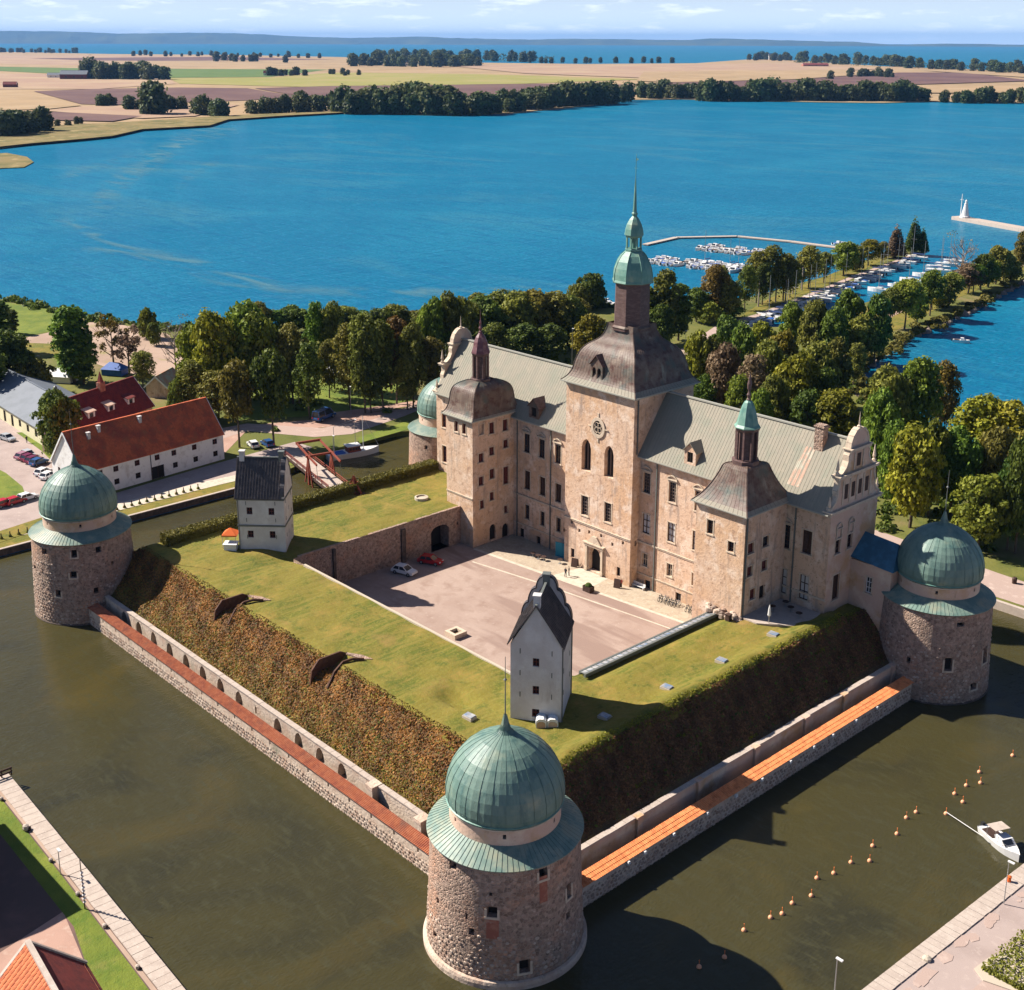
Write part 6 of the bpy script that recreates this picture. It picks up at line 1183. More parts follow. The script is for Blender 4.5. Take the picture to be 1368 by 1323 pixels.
# ------------------------------------------------------------------ cars
def car(label, loc, rz, paint, van=False):
    t = thing('car', label, 'car', loc, rz); mb = MB(); w = .88
    side = [(-2.15, .32), (-2.18, .62), (-2.08, .86), (-1.2, .93), (.95, .92), (1.9, .76), (2.15, .58), (2.16, .32)]
    mb.extr([(x, -w, z) for x, z in side], (0, 2 * w, 0))
    top = [(-1.85, .9), (-1.45, 1.42), (.25, 1.46), (1.05, .91)] if not van else [(-2.1, .88), (-2.0, 1.85), (.9, 1.85), (1.6, .88)]
    cab = MB(); k = .8; i = cab.vs([(top[0][0], -w + .03, top[0][1]), (top[3][0], -w + .03, top[3][1]), (top[3][0], w - .03, top[3][1]), (top[0][0], w - .03, top[0][1]), (top[1][0], -w * k, top[1][1]), (top[2][0], -w * k, top[2][1]), (top[2][0], w * k, top[2][1]), (top[1][0], w * k, top[1][1])])
    for q in ((0, 1, 5, 4), (1, 2, 6, 5), (2, 3, 7, 6), (3, 0, 4, 7), (4, 5, 6, 7)): cab.face([i + j for j in q])
    rm = MB(); a, b = top[1], top[2]; rm.extr([(a[0] - .05, -w * k - .02, a[1]), (b[0] + .05, -w * k - .02, b[1]), (b[0] + .05, w * k + .02, b[1]), (a[0] - .05, w * k + .02, a[1])], (0, 0, .06))
    for s in (-1, 1): rm.bar((top[3][0], s * (w - .02), top[3][1]), (b[0], s * w * k, b[1]), .1); rm.bar((top[0][0], s * (w - .02), top[0][1]), (a[0], s * w * k, a[1]), .12); rm.bar((-.5, s * (w - .01), .9), (-.55, s * w * k, a[1]), .09)
    put('body', mb, M[paint], t, False); put('window', cab, M['glass'], t, False); put('roof', rm, M[paint], t, False)
    for x in (-1.35, 1.35):
        for s in (-1, 1):
            wm = MB(); wm.tube((x, s * .68, .32), (x, s * .92, .32), .33, n=14); wh = put('wheel', wm, M['rubber'], t, False); hm = MB(); hm.tube((x, s * .9, .32), (x, s * .935, .32), .19, n=10); put('rim', hm, M['metal'], wh, False)
    for s in (-1, 1):
        h = MB(); h.box(2.1, s * .62, .66, .14, .36, .14); put('headlight', h, M['whitewood'], t, False); h = MB(); h.box(-2.13, s * .68, .74, .12, .26, .2); put('tail_light', h, M['car_red'], t, False)
    return t
c0 = None
CARS = [(540, 762, 3, .3, 'car_white', 'white car parked on the courtyard gravel'), (575, 748.5, 3, .45, 'car_red', 'red car in the shade of the retaining wall by the gate arch'),
 (38, 607, 1.25, .1, 'car_silver', 'silver car parked alone before the long grey roofed building'), (30, 604, 1.25, 2.0, 'car_silver', None), (35, 605, 1.25, 2, 'car_silver', None),
 (32, 608.5, 1.25, 1.9, 'car_pink', 'pale pinkish car, first of the slanted row by the dense tree'), (39, 611, 1.25, 1.9, 'car_maroon', 'maroon car, second of the slanted row by the dense tree'), (45, 614, 1.25, 1.9, 'car_maroon', 'dark maroon car, third of the slanted row by the dense tree'), (51.5, 617, 1.25, 1.9, 'car_blue', 'dark blue car, last of the slanted row by the dense tree'),
 (58, 630, 1.25, 2.0, 'car_white', 'white car left of the pair right beside the left dome'), (65, 635, 1.25, 2.0, 'car_white', 'white car right of the pair close beside the left dome'),
 (6, 672, 1.25, 1.75, 'car_red', 'dark red car at the lawn corner, left of the white one'), (20.5, 669, 1.25, 1.75, 'car_red', 'bright red car next to the white car at the lawn corner'), (36, 664, 1.25, 1.75, 'car_white', 'white car at the end of the short row by the lawn corner'),
 (338, 593.5, 1.25, 2.9, 'car_white', 'white van shaped car on the road right of the white barn'), (357, 592, 1.25, 3.0, 'car_blue', 'blue car on the road right of the white barn'), (10, 585, 1.25, .2, 'car_silver', 'grey estate car beside the garage doors at far left')]
for px, py, z, r, p, lab in CARS:
    if lab is None: continue
    c = at(px, py, z + .6); loc = (c[0], c[1], z + .01)
    if c0 is None: c0 = car(lab, loc, r, p); c0['group'] = 'parked cars'
    else: o = dup(c0, loc, r, lab); set_mat(o, 'body', M[p]); set_mat(o, 'roof', M[p])
c = at(433, 560, 1.3); bus = car('long blue van parked in the shade beyond the canal', (c[0], c[1], 1.3), 1.9, 'car_blue', True); bus.scale = (1.6, 1.3, 1.4)
# ------------------------------------------------------------------ buildings beyond the outer moat
def house(name, label, corner, ang, L, Wd, z0, ez, rz_, wallm, roofm, wins_front, wins_end=(), over=.4, tile_n=0, cat='house'):
    """corner: front left corner on the ground; local x along the front, local y into the house"""
    t = thing(name, label, cat, (corner[0], corner[1], z0), ang); h = ez - z0; r = rz_ - z0
    fF = lambda u, v, d: (u, d, v); fE = lambda u, v, d: (d, Wd - u, v); fE2 = lambda u, v, d: (L - d, u, v)
    for f, wd, ws in ((fF, L, wins_front), (fE, Wd, wins_end), (fE2, Wd, ())):
        mb = MB(); wall(mb, f, 0, wd, -.5, h, [w[:4] for w in ws], .3)
        if f is not fF: mb.poly([f(0, h, 0), f(Wd, h, 0), f(Wd / 2, r - .1, 0)])
        put('wall', mb, M[wallm], t, False)
        for w in ws: window(t, f, *w[:4], w[4] if len(w) > 4 else 'cross', depth=.22, surround=False, world=False, **(w[5] if len(w) > 5 else {}))
    mb = MB(); mb.poly([(L, Wd, -.5), (0, Wd, -.5), (0, Wd, h), (L, Wd, h)]); put('wall', mb, M[wallm], t, False)
    rm = MB(); k = (r - h) / (Wd / 2)
    rm.extr([(-over, -over, h - over * k), (L + over, -over, h - over * k), (L + over, Wd / 2, r), (-over, Wd / 2, r)], (0, 0, .14)); rm.extr([(-over, Wd + over, h - over * k), (L + over, Wd + over, h - over * k), (L + over, Wd / 2, r), (-over, Wd / 2, r)], (0, 0, .14))
    ro = put('roof', rm, M[roofm], t, False)
    if tile_n:
        tm = MB(); tiles(tm, (-over, -over - .05, h - over * k + .15), (L + over, -over - .05, h - over * k + .15), (-over, Wd / 2, r + .16), (L + over, Wd / 2, r + .16), tile_n, 22); put('roof_tile', tm, M[roofm], ro, False, kind='stuff')
    bm = MB()
    for x in (-over - .06, L + over + .06):
        bm.bar((x, -over, h - over * k), (x, Wd / 2, r + .05), .12, .35); bm.bar((x, Wd + over, h - over * k), (x, Wd / 2, r + .05), .12, .35)
    put('bargeboard', bm, M['white'], ro, False); bm = MB(); bm.bar((-over, Wd / 2, r + .2), (L + over, Wd / 2, r + .2), .4, .2); put('ridge_tile', bm, M[roofm], ro, False)
    return t, ro
# white barn
b0p = np.array([-154.2, 22.8]); b1p = np.array([-157.9, 56.8]); ang = math.atan2(b1p[1] - b0p[1], b1p[0] - b0p[0]); BL = float(np.linalg.norm(b1p - b0p))
def barn_u(px, py, z):   # distance along the barn front of the point seen at px
    p = at(px, py, z)[:2]; d = (b1p - b0p) / BL; best = None
    for s in np.linspace(0, BL, 200):
        q = b0p + d * s; w = np.array([q[0], q[1], z]) - CAM; x = 684 + F_PX * (w @ _rt) / (w @ _fw)
        if best is None or abs(x - px) < best[0]: best = (abs(x - px), s)
    return best[1]
wf_ = []
for px, py in ((134, 627), (155.5, 623), (183.5, 616.5), (210, 611), (233, 606.5), (260, 600.5), (287, 595.5)): u = barn_u(px, py, 5.2); wf_.append((u - .6, u + .6, 3.95, 5.15, 'cross', dict(frame='redwood', pane='dark')))
for px, py in ((157, 639), (185, 632), (234.5, 622), (261.5, 616.5), (288, 611.5)): u = barn_u(px, py, 2.6); wf_.append((u - .6, u + .6, 1.2, 2.4, 'cross', dict(frame='darkwood', pane='dark')))
u = barn_u(211.5, 628, 2); wf_.append((u - 1.5, u + 1.5, 0.0, 2.7, 'shutter', dict(frame='darkwood', pane='dark', name='barn_door')))
barn, bro = house('barn', 'long white barn with red tiled roof beside the outer moat', b0p, ang, BL, 11.6, 1.2, 7.0, 14.0, 'white', 'barnroof', wf_, [(4.8, 5.9, 7.6, 9, 'cross', dict(frame='redwood', pane='dark')), (2.2, 3.1, 3.6, 4.8, 'cross', dict(frame='redwood', pane='dark'))], .2, 110, 'barn')
for u, v in ((4.5, 4.2), (7.2, 4.8), (16.8, 4.7)):
    mb = MB(); z = 5.8 + 7 * v / 5.8; mb.box(u, v, z + .4, .65, .65, 1.7); mb.box(u, v, z + 1.3, .8, .8, .15); put('chimney', mb, M['white_old'], bro, False)
mb = MB(); mb.tube((u * 0 + 15.7, -.12, 0), (15.7, -.12, 5.6), .07); put('downpipe', mb, M['darkwood'], barn, False)
# dark red house behind the barn
h0 = np.array([-179.3, 33.3]); h1 = np.array([-188.2, 55.6]); L2 = float(np.linalg.norm(h1 - h0)); a2 = math.atan2(h1[1] - h0[1], h1[0] - h0[0])
wf_ = [(L2 * k - .5, L2 * k + .5, 3.4, 4.9, 'cross', dict(frame='whitewood')) for k in (.36, .5, .64, .78, .9)] + [(L2 * k - .5, L2 * k + .5, .6, 2.1, 'cross', dict(frame='whitewood')) for k in (.2, .36, .64, .78, .9)]
hs, hro = house('house', 'pale house with dark red tiled roof and three dormers behind the white barn', h0, a2, L2, 11, 1.2, 7.4, 13.4, 'plaster_pink', 'tile_dark', wf_, [(4.6, 6.0, 6.3, 7.8, 'cross', dict(frame='whitewood')), (2, 3.4, 3.2, 4.6, 'cross', dict(frame='whitewood'))], .4, 70)
for u, lab in ((L2 * .24, 'tile'), (L2 * .50, 'tile'), (L2 * .77, 'white')):
    mb = MB(); v0 = 1.2; z0 = 6.2 + v0 * 6 / 5.5; f = lambda a, b, d: (a, v0 + d, b); wall(mb, f, u - 1.1, u + 1.1, z0 - .2, z0 + 1.7, [(u - .6, u + .6, z0 + .3, z0 + 1.4)], .2)
    for s in (-1, 1): mb.poly([(u + s * 1.1, v0, z0 - .2), (u + s * 1.1, v0 + 2.6, z0 + 1.7), (u + s * 1.1, v0, z0 + 1.7)])
    d_ = put('dormer', mb, M['whitewood'], hro, False); mb = MB(); mb.extr([(u - 1.35, v0 - .3, z0 + 1.6), (u + 1.35, v0 - .3, z0 + 1.6), (u + 1.35, v0 + 3, z0 + 2.5), (u - 1.35, v0 + 3, z0 + 2.5)], (0, 0, .14)); put('dormer_roof', mb, M['plaster_pink' if lab == 'tile' else 'tile_dark'], d_, False)
    mb = MB(); mb.poly([(u - .6, v0 + .15, z0 + .3), (u + .6, v0 + .15, z0 + .3), (u + .6, v0 + .15, z0 + 1.4), (u - .6, v0 + .15, z0 + 1.4)]); mb.box(u, v0 + .1, z0 + .85, .1, .1, 1.1); put('dormer_window', mb, M['glass'], d_, False)
mb = MB(); mb.box(L2 * .56, 5.2, 12.6, 1.6, 1.2, 2.2); put('chimney', mb, M['redbrick'], hro, False); mb = MB(); mb.lathe([(.75, 13.6), (.5, 14.6), (.05, 16.2)], 4, L2 * .56, 5.2, PI / 4); put('chimney_cap', mb, M['tile_dark'], hro, False)
# long grey roofed building at far left
g0 = at(-60, 520, 1.5)[:2]; gA = np.array([-222., 32.3]); gB = np.array([-193.5, 31.0]); d = (gB - gA) / np.linalg.norm(gB - gA); g0 = gA - d * 22; LG = float(np.linalg.norm(gB - g0)); ag = math.atan2(d[1], d[0])
wf_ = []
for k in range(9): u = LG - 4 - k * 5.2; wf_.append((u - .8, u + .8, .1 if k > 2 else 1.2, 2.9, 'plain', dict(name='garage_door' if k > 2 else 'window', frame='darkwood', pane='dark')))
gb, gro = house('workshop', 'long cream workshop with wide grey roof at far left of the car park', g0, ag, LG, 17, 1.2, 5.2, 8.6, 'cream', 'greyroof', wf_, (), .5, 0, 'workshop')
mb = MB(); mb.box(LG * .72, 9, 8.5, 1.2, 1.2, 1.0); mb.lathe([(.45, 9), (.45, 9.5), (.05, 9.8)], 8, LG * .72, 9); put('roof_vent', mb, M['lead'], gro, False)
# tents and huts at the shore
def tent(label, px, py, w, h, mt, name='tent', cat='tent'):
    c = at(px, py, 1.3); t = thing(name, label, cat, (c[0], c[1], 1.3), .6); mb = MB()
    mb.prism([(-w / 2, -w / 3), (w / 2, -w / 3), (w / 2, w / 3), (-w / 2, w / 3)], 0, h * .5); put('side_cloth', mb, M[mt], t, False)
    mb = MB(); rows = mb.vs([(-w / 2 - .2, -w / 3 - .2, h * .5), (w / 2 + .2, -w / 3 - .2, h * .5), (w / 2 + .2, w / 3 + .2, h * .5), (-w / 2 - .2, w / 3 + .2, h * .5), (-w / 4, 0, h), (w / 4, 0, h)])
    for q in ((0, 1, 5, 4), (1, 2, 5), (2, 3, 4, 5), (3, 0, 4)): mb.face([rows + k for k in q])
    put('roof', mb, M[mt], t, False)
tent('blue tarpaulin tent behind the dark red house', 154, 500, 6, 3.4, 'blue'); tent('small yellow tent right of the dark red house', 212, 521, 4.5, 3.2, 'yellowcloth')
tent('long white tent behind the grey roofed workshop', 82, 508, 9, 3.5, 'hullwhite'); tent('white marquee between park trees beyond the canal', 446, 509, 5.5, 4.2, 'hullwhite', 'marquee', 'marquee'); tent('low white hut among the park trees left of the palace', 517, 500, 5, 3.6, 'white', 'hut', 'hut')
c = at(222, 528, 1.3); hut, _ = house('hut', 'brown roofed hut half hidden right of the yellow tent', (c[0] + 3, c[1] - 1), 2.2, 9, 6, 1.2, 4.2, 6.8, 'plaster', 'roofred', [(2, 3, 1, 2.2), (5.5, 6.5, 1, 2.2)], cat='hut')
# ------------------------------------------------------------------ lower left house and its taller neighbour
tl = thing('tiled_house', 'hipped house with bright orange tiled roof at the bottom left corner', 'house', (-24, -45, 1.2))
rg0, rg1 = np.array([-23.9, -41.7, 9.0]), np.array([-11.9, -42.9, 9.0])     # ridge
dr_ = (rg1 - rg0)[:2] / np.linalg.norm((rg1 - rg0)[:2]); nL = np.array([dr_[1], -dr_[0]]); nL = nL if nL[1] < 0 else -nL
A_ = rg0; Bp = rg1; wv = 5.1; hp = 4.9
lA = np.array([*(A_[:2] + nL * wv), 9 - hp]); lB = np.array([*(Bp[:2] + nL * wv), 9 - hp]); rA = np.array([*(A_[:2] - nL * wv), 9 - hp]); rB = np.array([*(Bp[:2] - nL * wv), 9 - hp])
mb = MB(); mb.poly([tuple(A_), tuple(Bp), tuple(rB), tuple(rA)]); mb.poly([tuple(A_), tuple(lA), tuple(lB), tuple(Bp)]); ro = put('roof', mb, M['tile_dark'], tl)  # slope turned from the sun stays dark tile, its shade put into the colour
nrow, ncol = 13, 20; nv = Vector(np.cross(Bp - A_, lA - A_)).normalized(); nv = nv if nv.z > 0 else -nv; tmesh = None
sx = (Vector(Bp) - Vector(A_)) / ncol; sy = (Vector(lA) - Vector(A_)) / nrow
for r in range(nrow):
    for k in range(ncol):
        if tmesh is None:
            mb = MB(); pr = [(0, .0), (.25, .07), (.6, .09), (.92, .03)]
            for (a, ha), (b, hb) in zip(pr, pr[1:]): mb.poly([tuple(sx * a + nv * (ha - .01) - sy * .06), tuple(sx * b + nv * (hb - .01) - sy * .06), tuple(sx * b + nv * (hb + .06) + sy * 1.0), tuple(sx * a + nv * (ha + .06) + sy * 1.0)])
            mb.poly([tuple(sx * a + nv * (h + .06) + sy * 1.0) for a, h in pr] + [tuple(sx * .92 + sy * 1.0), tuple(sy * 1.0)])
            tmesh = [mb.data('roof_tile', M['tile_red'])]
            for q in range(2): mb.t = [random.random()] * len(mb.t); tmesh.append(mb.data('roof_tile', M['tile_red']))
        if r * ncol + k < 290:
            o = link('roof_tile', random.choice(tmesh), ro); o.location = Vector(A_) + sx * k + sy * r + nv * .03 - Vector((-24, -45, 1.2)); o.location += nv * random.uniform(-.01, .015)
mb = MB(); mb.bar(A_ + np.array([0, 0, .12]), Bp + np.array([0, 0, .12]), .5, .3); mb.bar(A_ + np.array([0, 0, .06]), lA + np.array([0, 0, .1]), .35, .25); mb.bar(A_ + np.array([0, 0, .06]), rA + np.array([0, 0, .1]), .35, .25); put('ridge_tile', mb, M['concrete'], ro)
mb = MB(); q = [lA, rA, rB, lB]; g = [0.92 * (p - (A_ + Bp) / 2) + (A_ + Bp) / 2 for p in q]
for a, b in zip(g, g[1:] + g[:1]): mb.poly([(a[0], a[1], 1), (b[0], b[1], 1), (b[0], b[1], 4.6), (a[0], a[1], 4.6)])
mb.poly([tuple(lA * .92 + .08 * (A_ + Bp) / 2), tuple(rA * .92 + .08 * (A_ + Bp) / 2), (A_[0], A_[1], 8.8)]); put('wall', mb, M['redbrick'], tl)
nb, _ = house('house', 'taller house beyond the bottom left edge that shades the yard', (-46.7, -38.0), PI, 20, 9, 1.2, 12.2, 12.6, 'white', 'tile_dark', [(3 + 4 * k, 4.1 + 4 * k, z, z + 1.5) for k in range(4) for z in (2, 5.2, 8.4)], [(1.5 + 2.4 * k, 2.6 + 2.4 * k, z, z + 1.5) for k in range(3) for z in (2, 5.2, 8.4)], over=.2)
# ------------------------------------------------------------------ near bank furniture
def lamp(label, px, py, z, h, flag=False):
    c = at(px, py, z); t = thing('street_lamp', label, 'street lamp', (c[0], c[1], z)); mb = MB(); mb.tube((0, 0, 0), (0, 0, h), .07, .045); put('pole', mb, M['metal'], t, False); mb = MB(); mb.box(.25, 0, h + .03, .7, .26, .12); put('lamp_head', mb, M['whitewood'], t, False)
lamp('lamp post with white head at the lower quay edge, right of the front tower', 1113, 1345, 1.3, 5.5); lamp('tall lamp post on the right quay beside the moored motorboat', 1341, 1207, 1.3, 5.2); lamp('short lamp post on the grass strip beside the lower left quay', 81, 1168, 1.25, 3.2)
for px, py, h, lab in ((469, 553, 7, 'lamp post beyond the canal, left of the moored yacht'), (446, 617, 6, 'lamp post beside the drawbridge head'), (475, 600, 7, 'lamp post at the canal lawn behind the moored yacht'), (915, 478, 8, 'lamp post on the harbour road right of the central tower'), (764, 495, 12, 'flag pole left of the central tower among trees')): lamp(lab, px, py, 1.3, h)
c = at(113.5, 1214, 1.25); fp = thing('flag_pole', 'white pole with furled bunting on the lower left grass strip', 'flag pole', (c[0], c[1], 1.25)); mb = MB(); mb.tube((0, 0, 0), (0, 0, 6.2), .08, .05); put('pole', mb, M['darkwood'], fp, False)
mb = MB()
for k in range(9): mb.lathe([(.03, .6 + k * .45), (.17 + .05 * random.random(), .8 + k * .45), (.04, 1.0 + k * .45)], 6, .05 * random.uniform(-1, 1), .05)
put('bunting', mb, M['whitewood'], fp, False)
for k, (px, py) in enumerate(((35, 1109), (68, 1151), (104, 1196), (140, 1239), (184, 1294), (2, 1069))):
    c = at(px, py, 1.25); s = thing('mooring_bollard', 'pale squat stone on the lower left grass strip, %s' % ('nearest the photo top of its row' if k == 5 else nth(k) + ' after the big one' if k else 'largest of the row'), 'bollard', (c[0], c[1], 1.2), random.random(), 'stones along the grass strip'); mb = MB(); q = .42 if k == 0 else .26; mb.lathe([(q * .7, 0), (q, q * .8), (q * .85, q * 1.6), (q * .2, q * 1.9)], 7); put('stone', mb, M['concrete'], s, False); mb = MB(); mb.box(q * .9, 0, q * .5, q * .8, q * .8, q); put('base', mb, M['darkwood'], s, False)
c = at(8, 1036, 1.3); bn = thing('barrier', 'dark timber barrier at the end of the lower left quay', 'barrier', (c[0] + .3, c[1] - .6, 1.2), PI / 2); 
for z in (.55, 1.05): mb = MB(); mb.box(0, 0, z, 2.6, .1, .25); put('rail', mb, M['darkwood'], bn, False)
for x in (-1.2, 0, 1.2): mb = MB(); mb.box(x, .08, .6, .14, .14, 1.2); put('post', mb, M['darkwood'], bn, False)
c = at(1348, 1178, 1.3); hy = thing('mooring_post', 'small brown mooring post on the right quay near the tall lamp', 'post', (c[0], c[1], 1.25)); mb = MB(); mb.lathe([(.22, 0), (.2, .6), (.26, .7), (.1, .8)], 8); put('post', mb, M['orangecloth'], hy, False)
c = at(1238, 1282, 1.25); sr = thing('seat_rock', 'white stone with dark shade on the right quay gravel', 'rock', (c[0], c[1], 1.2)); mb = MB(); mb.lathe([(.5, 0), (.45, .3), (.15, .45)], 7); put('stone', mb, M['stonekerb'], sr, False)
leaf_o = leaf_box('bed_shrubs', None, 34.2, 41, 30, 38, 1.3, 1.75, 4200, .15, L_['olive'], 71, 'stuff')
# stakes along the far quay
st0 = None
for k in range(36):
    y = -14 + k * 1.62; lab = 'short grey stake in the row along the far quay, %s from the left dome' % nth(k)
    if st0 is None:
        st0 = thing('stake', lab, 'stake', (-144.3, y, 1.2), 0, 'stakes along the far quay'); mb = MB(); mb.tube((0, 0, 0), (0, 0, 1.15), .12, .1); put('post', mb, M['darkwood'], st0, False); mb = MB(); mb.lathe([(.3, .0), (.34, .25), (.2, .5)], 6); put('tuft', mb, L_['olive'], st0, False)
    else: dup(st0, (-144.3 + random.uniform(-.1, .1), y, 1.2), random.random(), lab)
c = at(1240, 775, 1.3)
c = at(1355, 779, 1.3); hp_ = thing('bin', 'dark litter bin on the promenade at the right edge', 'bin', (c[0], c[1], 1.25)); mb = MB(); mb.lathe([(.4, 0), (.45, .9), (.3, 1.1)], 8); put('body', mb, M['darkwood'], hp_, False)
# ------------------------------------------------------------------ buoys
by0 = None
BU = [(934, 1290), (968, 1277), (994, 1241), (1029.5, 1224), (1045, 1219), (1058.5, 1205), (1084, 1195), (1091.5, 1171.5), (1114, 1165), (1137, 1150.5), (1162, 1148.5), (1166, 1128.5), (1198.5, 1112.5), (1211, 1091), (1224, 1083.5), (1264, 1085.5), (1286.5, 1070), (1275.5, 1059), (1291, 1048), (1310, 1044.5), (1308.5, 1030), (1353, 1008)]
for k, (px, py) in enumerate(BU):
    c = at(px, py, .25); lab = 'small pale orange mooring buoy in the right moat, %s from the front tower' % nth(k)
    if by0 is None:
        by0 = thing('mooring_buoy', lab, 'buoy', (c[0], c[1], 0), 0, 'mooring buoys in the moat'); mb = MB(); mb.lathe([(.02, -.3), (.2, -.16), (.27, .04), (.25, .18), (.16, .3), (.04, .35)], 12); put('ball', mb, M['peach'], by0, False, smooth=True); mb = MB(); mb.tube((0, 0, .4), (0, 0, .85), .035, n=5); mb.lathe([(.02, .8), (.07, .86), (.02, .92)], 6); put('staff', mb, M['orange'], by0, False)
    else: dup(by0, (c[0], c[1], 0), random.random() * 6, lab)
# ------------------------------------------------------------------ boats
def hull(mb, L, Wd, H, n=9, mi=0, z=-.25):
    st = []
    for k in range(n):
        s = k / (n - 1); x = -L / 2 + L * s; w = Wd / 2 * (min(1, (.82 + .5 * s)) if s < .5 else max(.03, 1 - ((s - .5) / .5) ** 2.2)); h = H * (1 + .25 * s * s); st.append((x, w, h))
    rows = [mb.vs([(x, -w, h), (x, -w * .75, z + .15), (x, 0, z - .1), (x, w * .75, z + .15), (x, w, h)]) for x, w, h in st]
    for a, b in zip(rows, rows[1:]):
        for k in range(4): mb.face((a + k, b + k, b + k + 1, a + k + 1), mi=mi)
    mb.face([rows[0] + k for k in range(5)], mi=mi); dk = mb.vs([(x, s * w * .93, h - .08) for s in (-1, 1) for x, w, h in st])
    for k in range(n - 1): mb.face((dk + k, dk + k + 1, dk + n + k + 1, dk + n + k), mi=mi)
def motorboat(label, loc, rz, L=6.5, kind=0, detailed=False):
    t = thing('motorboat', label, 'boat', loc, rz); mb = MB(); hull(mb, L, L * .36, .85); put('hull', mb, M['hullwhite'], t, False)
    mb = MB(); mb.extr([(-.02 * L, -L * .12, .85), (.22 * L, -L * .09, .95), (.13 * L, -L * .10, 1.5), (-.05 * L, -L * .12, 1.55)], (0, L * .24, 0)); put('cabin', mb, M['hullwhite' if kind != 1 else 'cloth_white'], t, False)
    mb = MB(); mb.extr([(.13 * L, -L * .105, 1.45), (.2 * L, -L * .095, 1.08), (.215 * L, -L * .095, 1.02), (.14 * L, -L * .105, 1.52)], (0, L * .2, 0)); put('windscreen', mb, M['glass'], t, False)
    mb = MB(); mb.box(-.25 * L, 0, .82, L * .3, L * .24, .12); put('cockpit', mb, M[('darkwood', 'blue', 'cloth_blue')[kind % 3]], t, False)
    mb = MB(); mb.box(-L / 2 - .15, 0, .7, .4, .4, .8); put('outboard_motor', mb, M['rubber'], t, False)
    if detailed:
        mb = MB(); mb.extr([(-1.5, -1.0, 2.15), (.1, -1.0, 2.25), (.1, 1.0, 2.25), (-1.5, 1.0, 2.15)], (0, 0, .06)); put('canopy', mb, M['concrete'], t, False)
        mb = MB()
        for x in (-1.4, .05):
            for s in (-1, 1): mb.tube((x, s * .95, .8), (x, s * .95, 2.2), .03)
        put('canopy_frame', mb, M['metal'], t, False)
        mb = MB()
        for s in (-1, 1):
            for k in range(4): x = .6 + k * .6; mb.tube((x, s * (1.0 - .22 * k), .9), (x, s * (1.0 - .22 * k), 1.35), .02, n=4)
            for k in range(3): x = .6 + k * .6; mb.tube((x, s * (1.0 - .22 * k), 1.35), (x + .6, s * (.78 - .22 * k), 1.35), .02, n=4)
        put('railing', mb, M['metal'], t, False)
    return t
def sailboat(label, loc, rz, L=8.):
    t = thing('sailing_boat', label, 'sailing boat', loc, rz); mb = MB(); hull(mb, L, L * .3, .95); put('hull', mb, M['hullwhite'], t, False); mb = MB(); mb.extr([(-.05 * L, -.1 * L, .9), (.2 * L, -.07 * L, .95), (.15 * L, -.07 * L, 1.35), (-.04 * L, -.09 * L, 1.4)], (0, .17 * L, 0)); put('cabin', mb, M['whitewood'], t, False)
    mb = MB(); mb.tube((.1 * L, 0, .8), (.1 * L, 0, L * 1.35), .09, .06); mb.tube((.1 * L - .9, 0, L * .8), (.1 * L + .9, 0, L * .8), .03); put('mast', mb, M['metal'], t, False); mb = MB(); mb.bar((.1 * L, 0, 1.9), (-.35 * L, 0, 1.8), .22, .3); put('boom_cover', mb, M['cloth_blue'], t, False); return t
c = at(1337, 1128, .3); motorboat('white motorboat with grey canopy moored at the right quay', (c[0], c[1], .02), math.atan2(-.42, .9) , 6.3, 0, True)
c = at(1284, 457, .2); motorboat('small white rowing boat alone on the right lake', (c[0], c[1], 0), .4, 5.2)
a, b = at(1264, 1085, .3), at(1314, 1118, .9); mb = MB(); mb.tube(a, b, .04, n=5); simple('mooring_line', 'pale mooring line from a buoy to the canopied motorboat', 'rope', mb, M['whitewood'])
# cabin yacht in the canal
p0, p1 = at(437, 612, .5), at(506, 601, .5); cc = (p0 + p1) / 2; L = float(np.linalg.norm((p1 - p0)[:2])); yr = math.atan2(p1[1] - p0[1], p1[0] - p0[0]); yt = thing('cabin_boat', 'long white boat with brown cabin moored in the canal by the drawbridge', 'boat', (cc[0], cc[1], .02), yr)
mb = MB(); hull(mb, L, 3.7, 1.25, 12); put('hull', mb, M['hullwhite'], yt, False); mb = MB(); mb.extr([(-.12 * L, -1.25, 1.1), (.13 * L, -1.15, 1.1), (.1 * L, -1.05, 2.5), (-.12 * L, -1.15, 2.5)], (0, 2.3, 0)); put('cabin', mb, M['redtimber'], yt, False); mb = MB(); mb.box(-.01 * L, 0, 2.6, .27 * L, 2.6, .16); put('cabin_roof', mb, M['hullwhite'], yt, False)
mb = MB()
for k in range(4):
    for s in (-1, 1): mb.box(-.08 * L + k * .055 * L, s * 1.16, 1.95, .5, .12, .55)
put('window', mb, M['glass'], yt, False); mb = MB(); mb.box(-.28 * L, 0, 1.2, .22 * L, 2.2, .3); put('cockpit_cover', mb, M['blue'], yt, False)
mb = MB(); mb.tube((.2 * L, 0, 1.2), (.2 * L, 0, 9.0), .09, .06); mb.tube((-.36 * L, 0, 1.2), (-.36 * L, 0, 7.5), .08, .05); mb.tube((.2 * L, 0, 9), (.5 * L, 0, 1.6), .025); mb.tube((.2 * L, 0, 9), (-.36 * L, 0, 7.4), .025); put('mast', mb, M['whitewood'], yt, False)
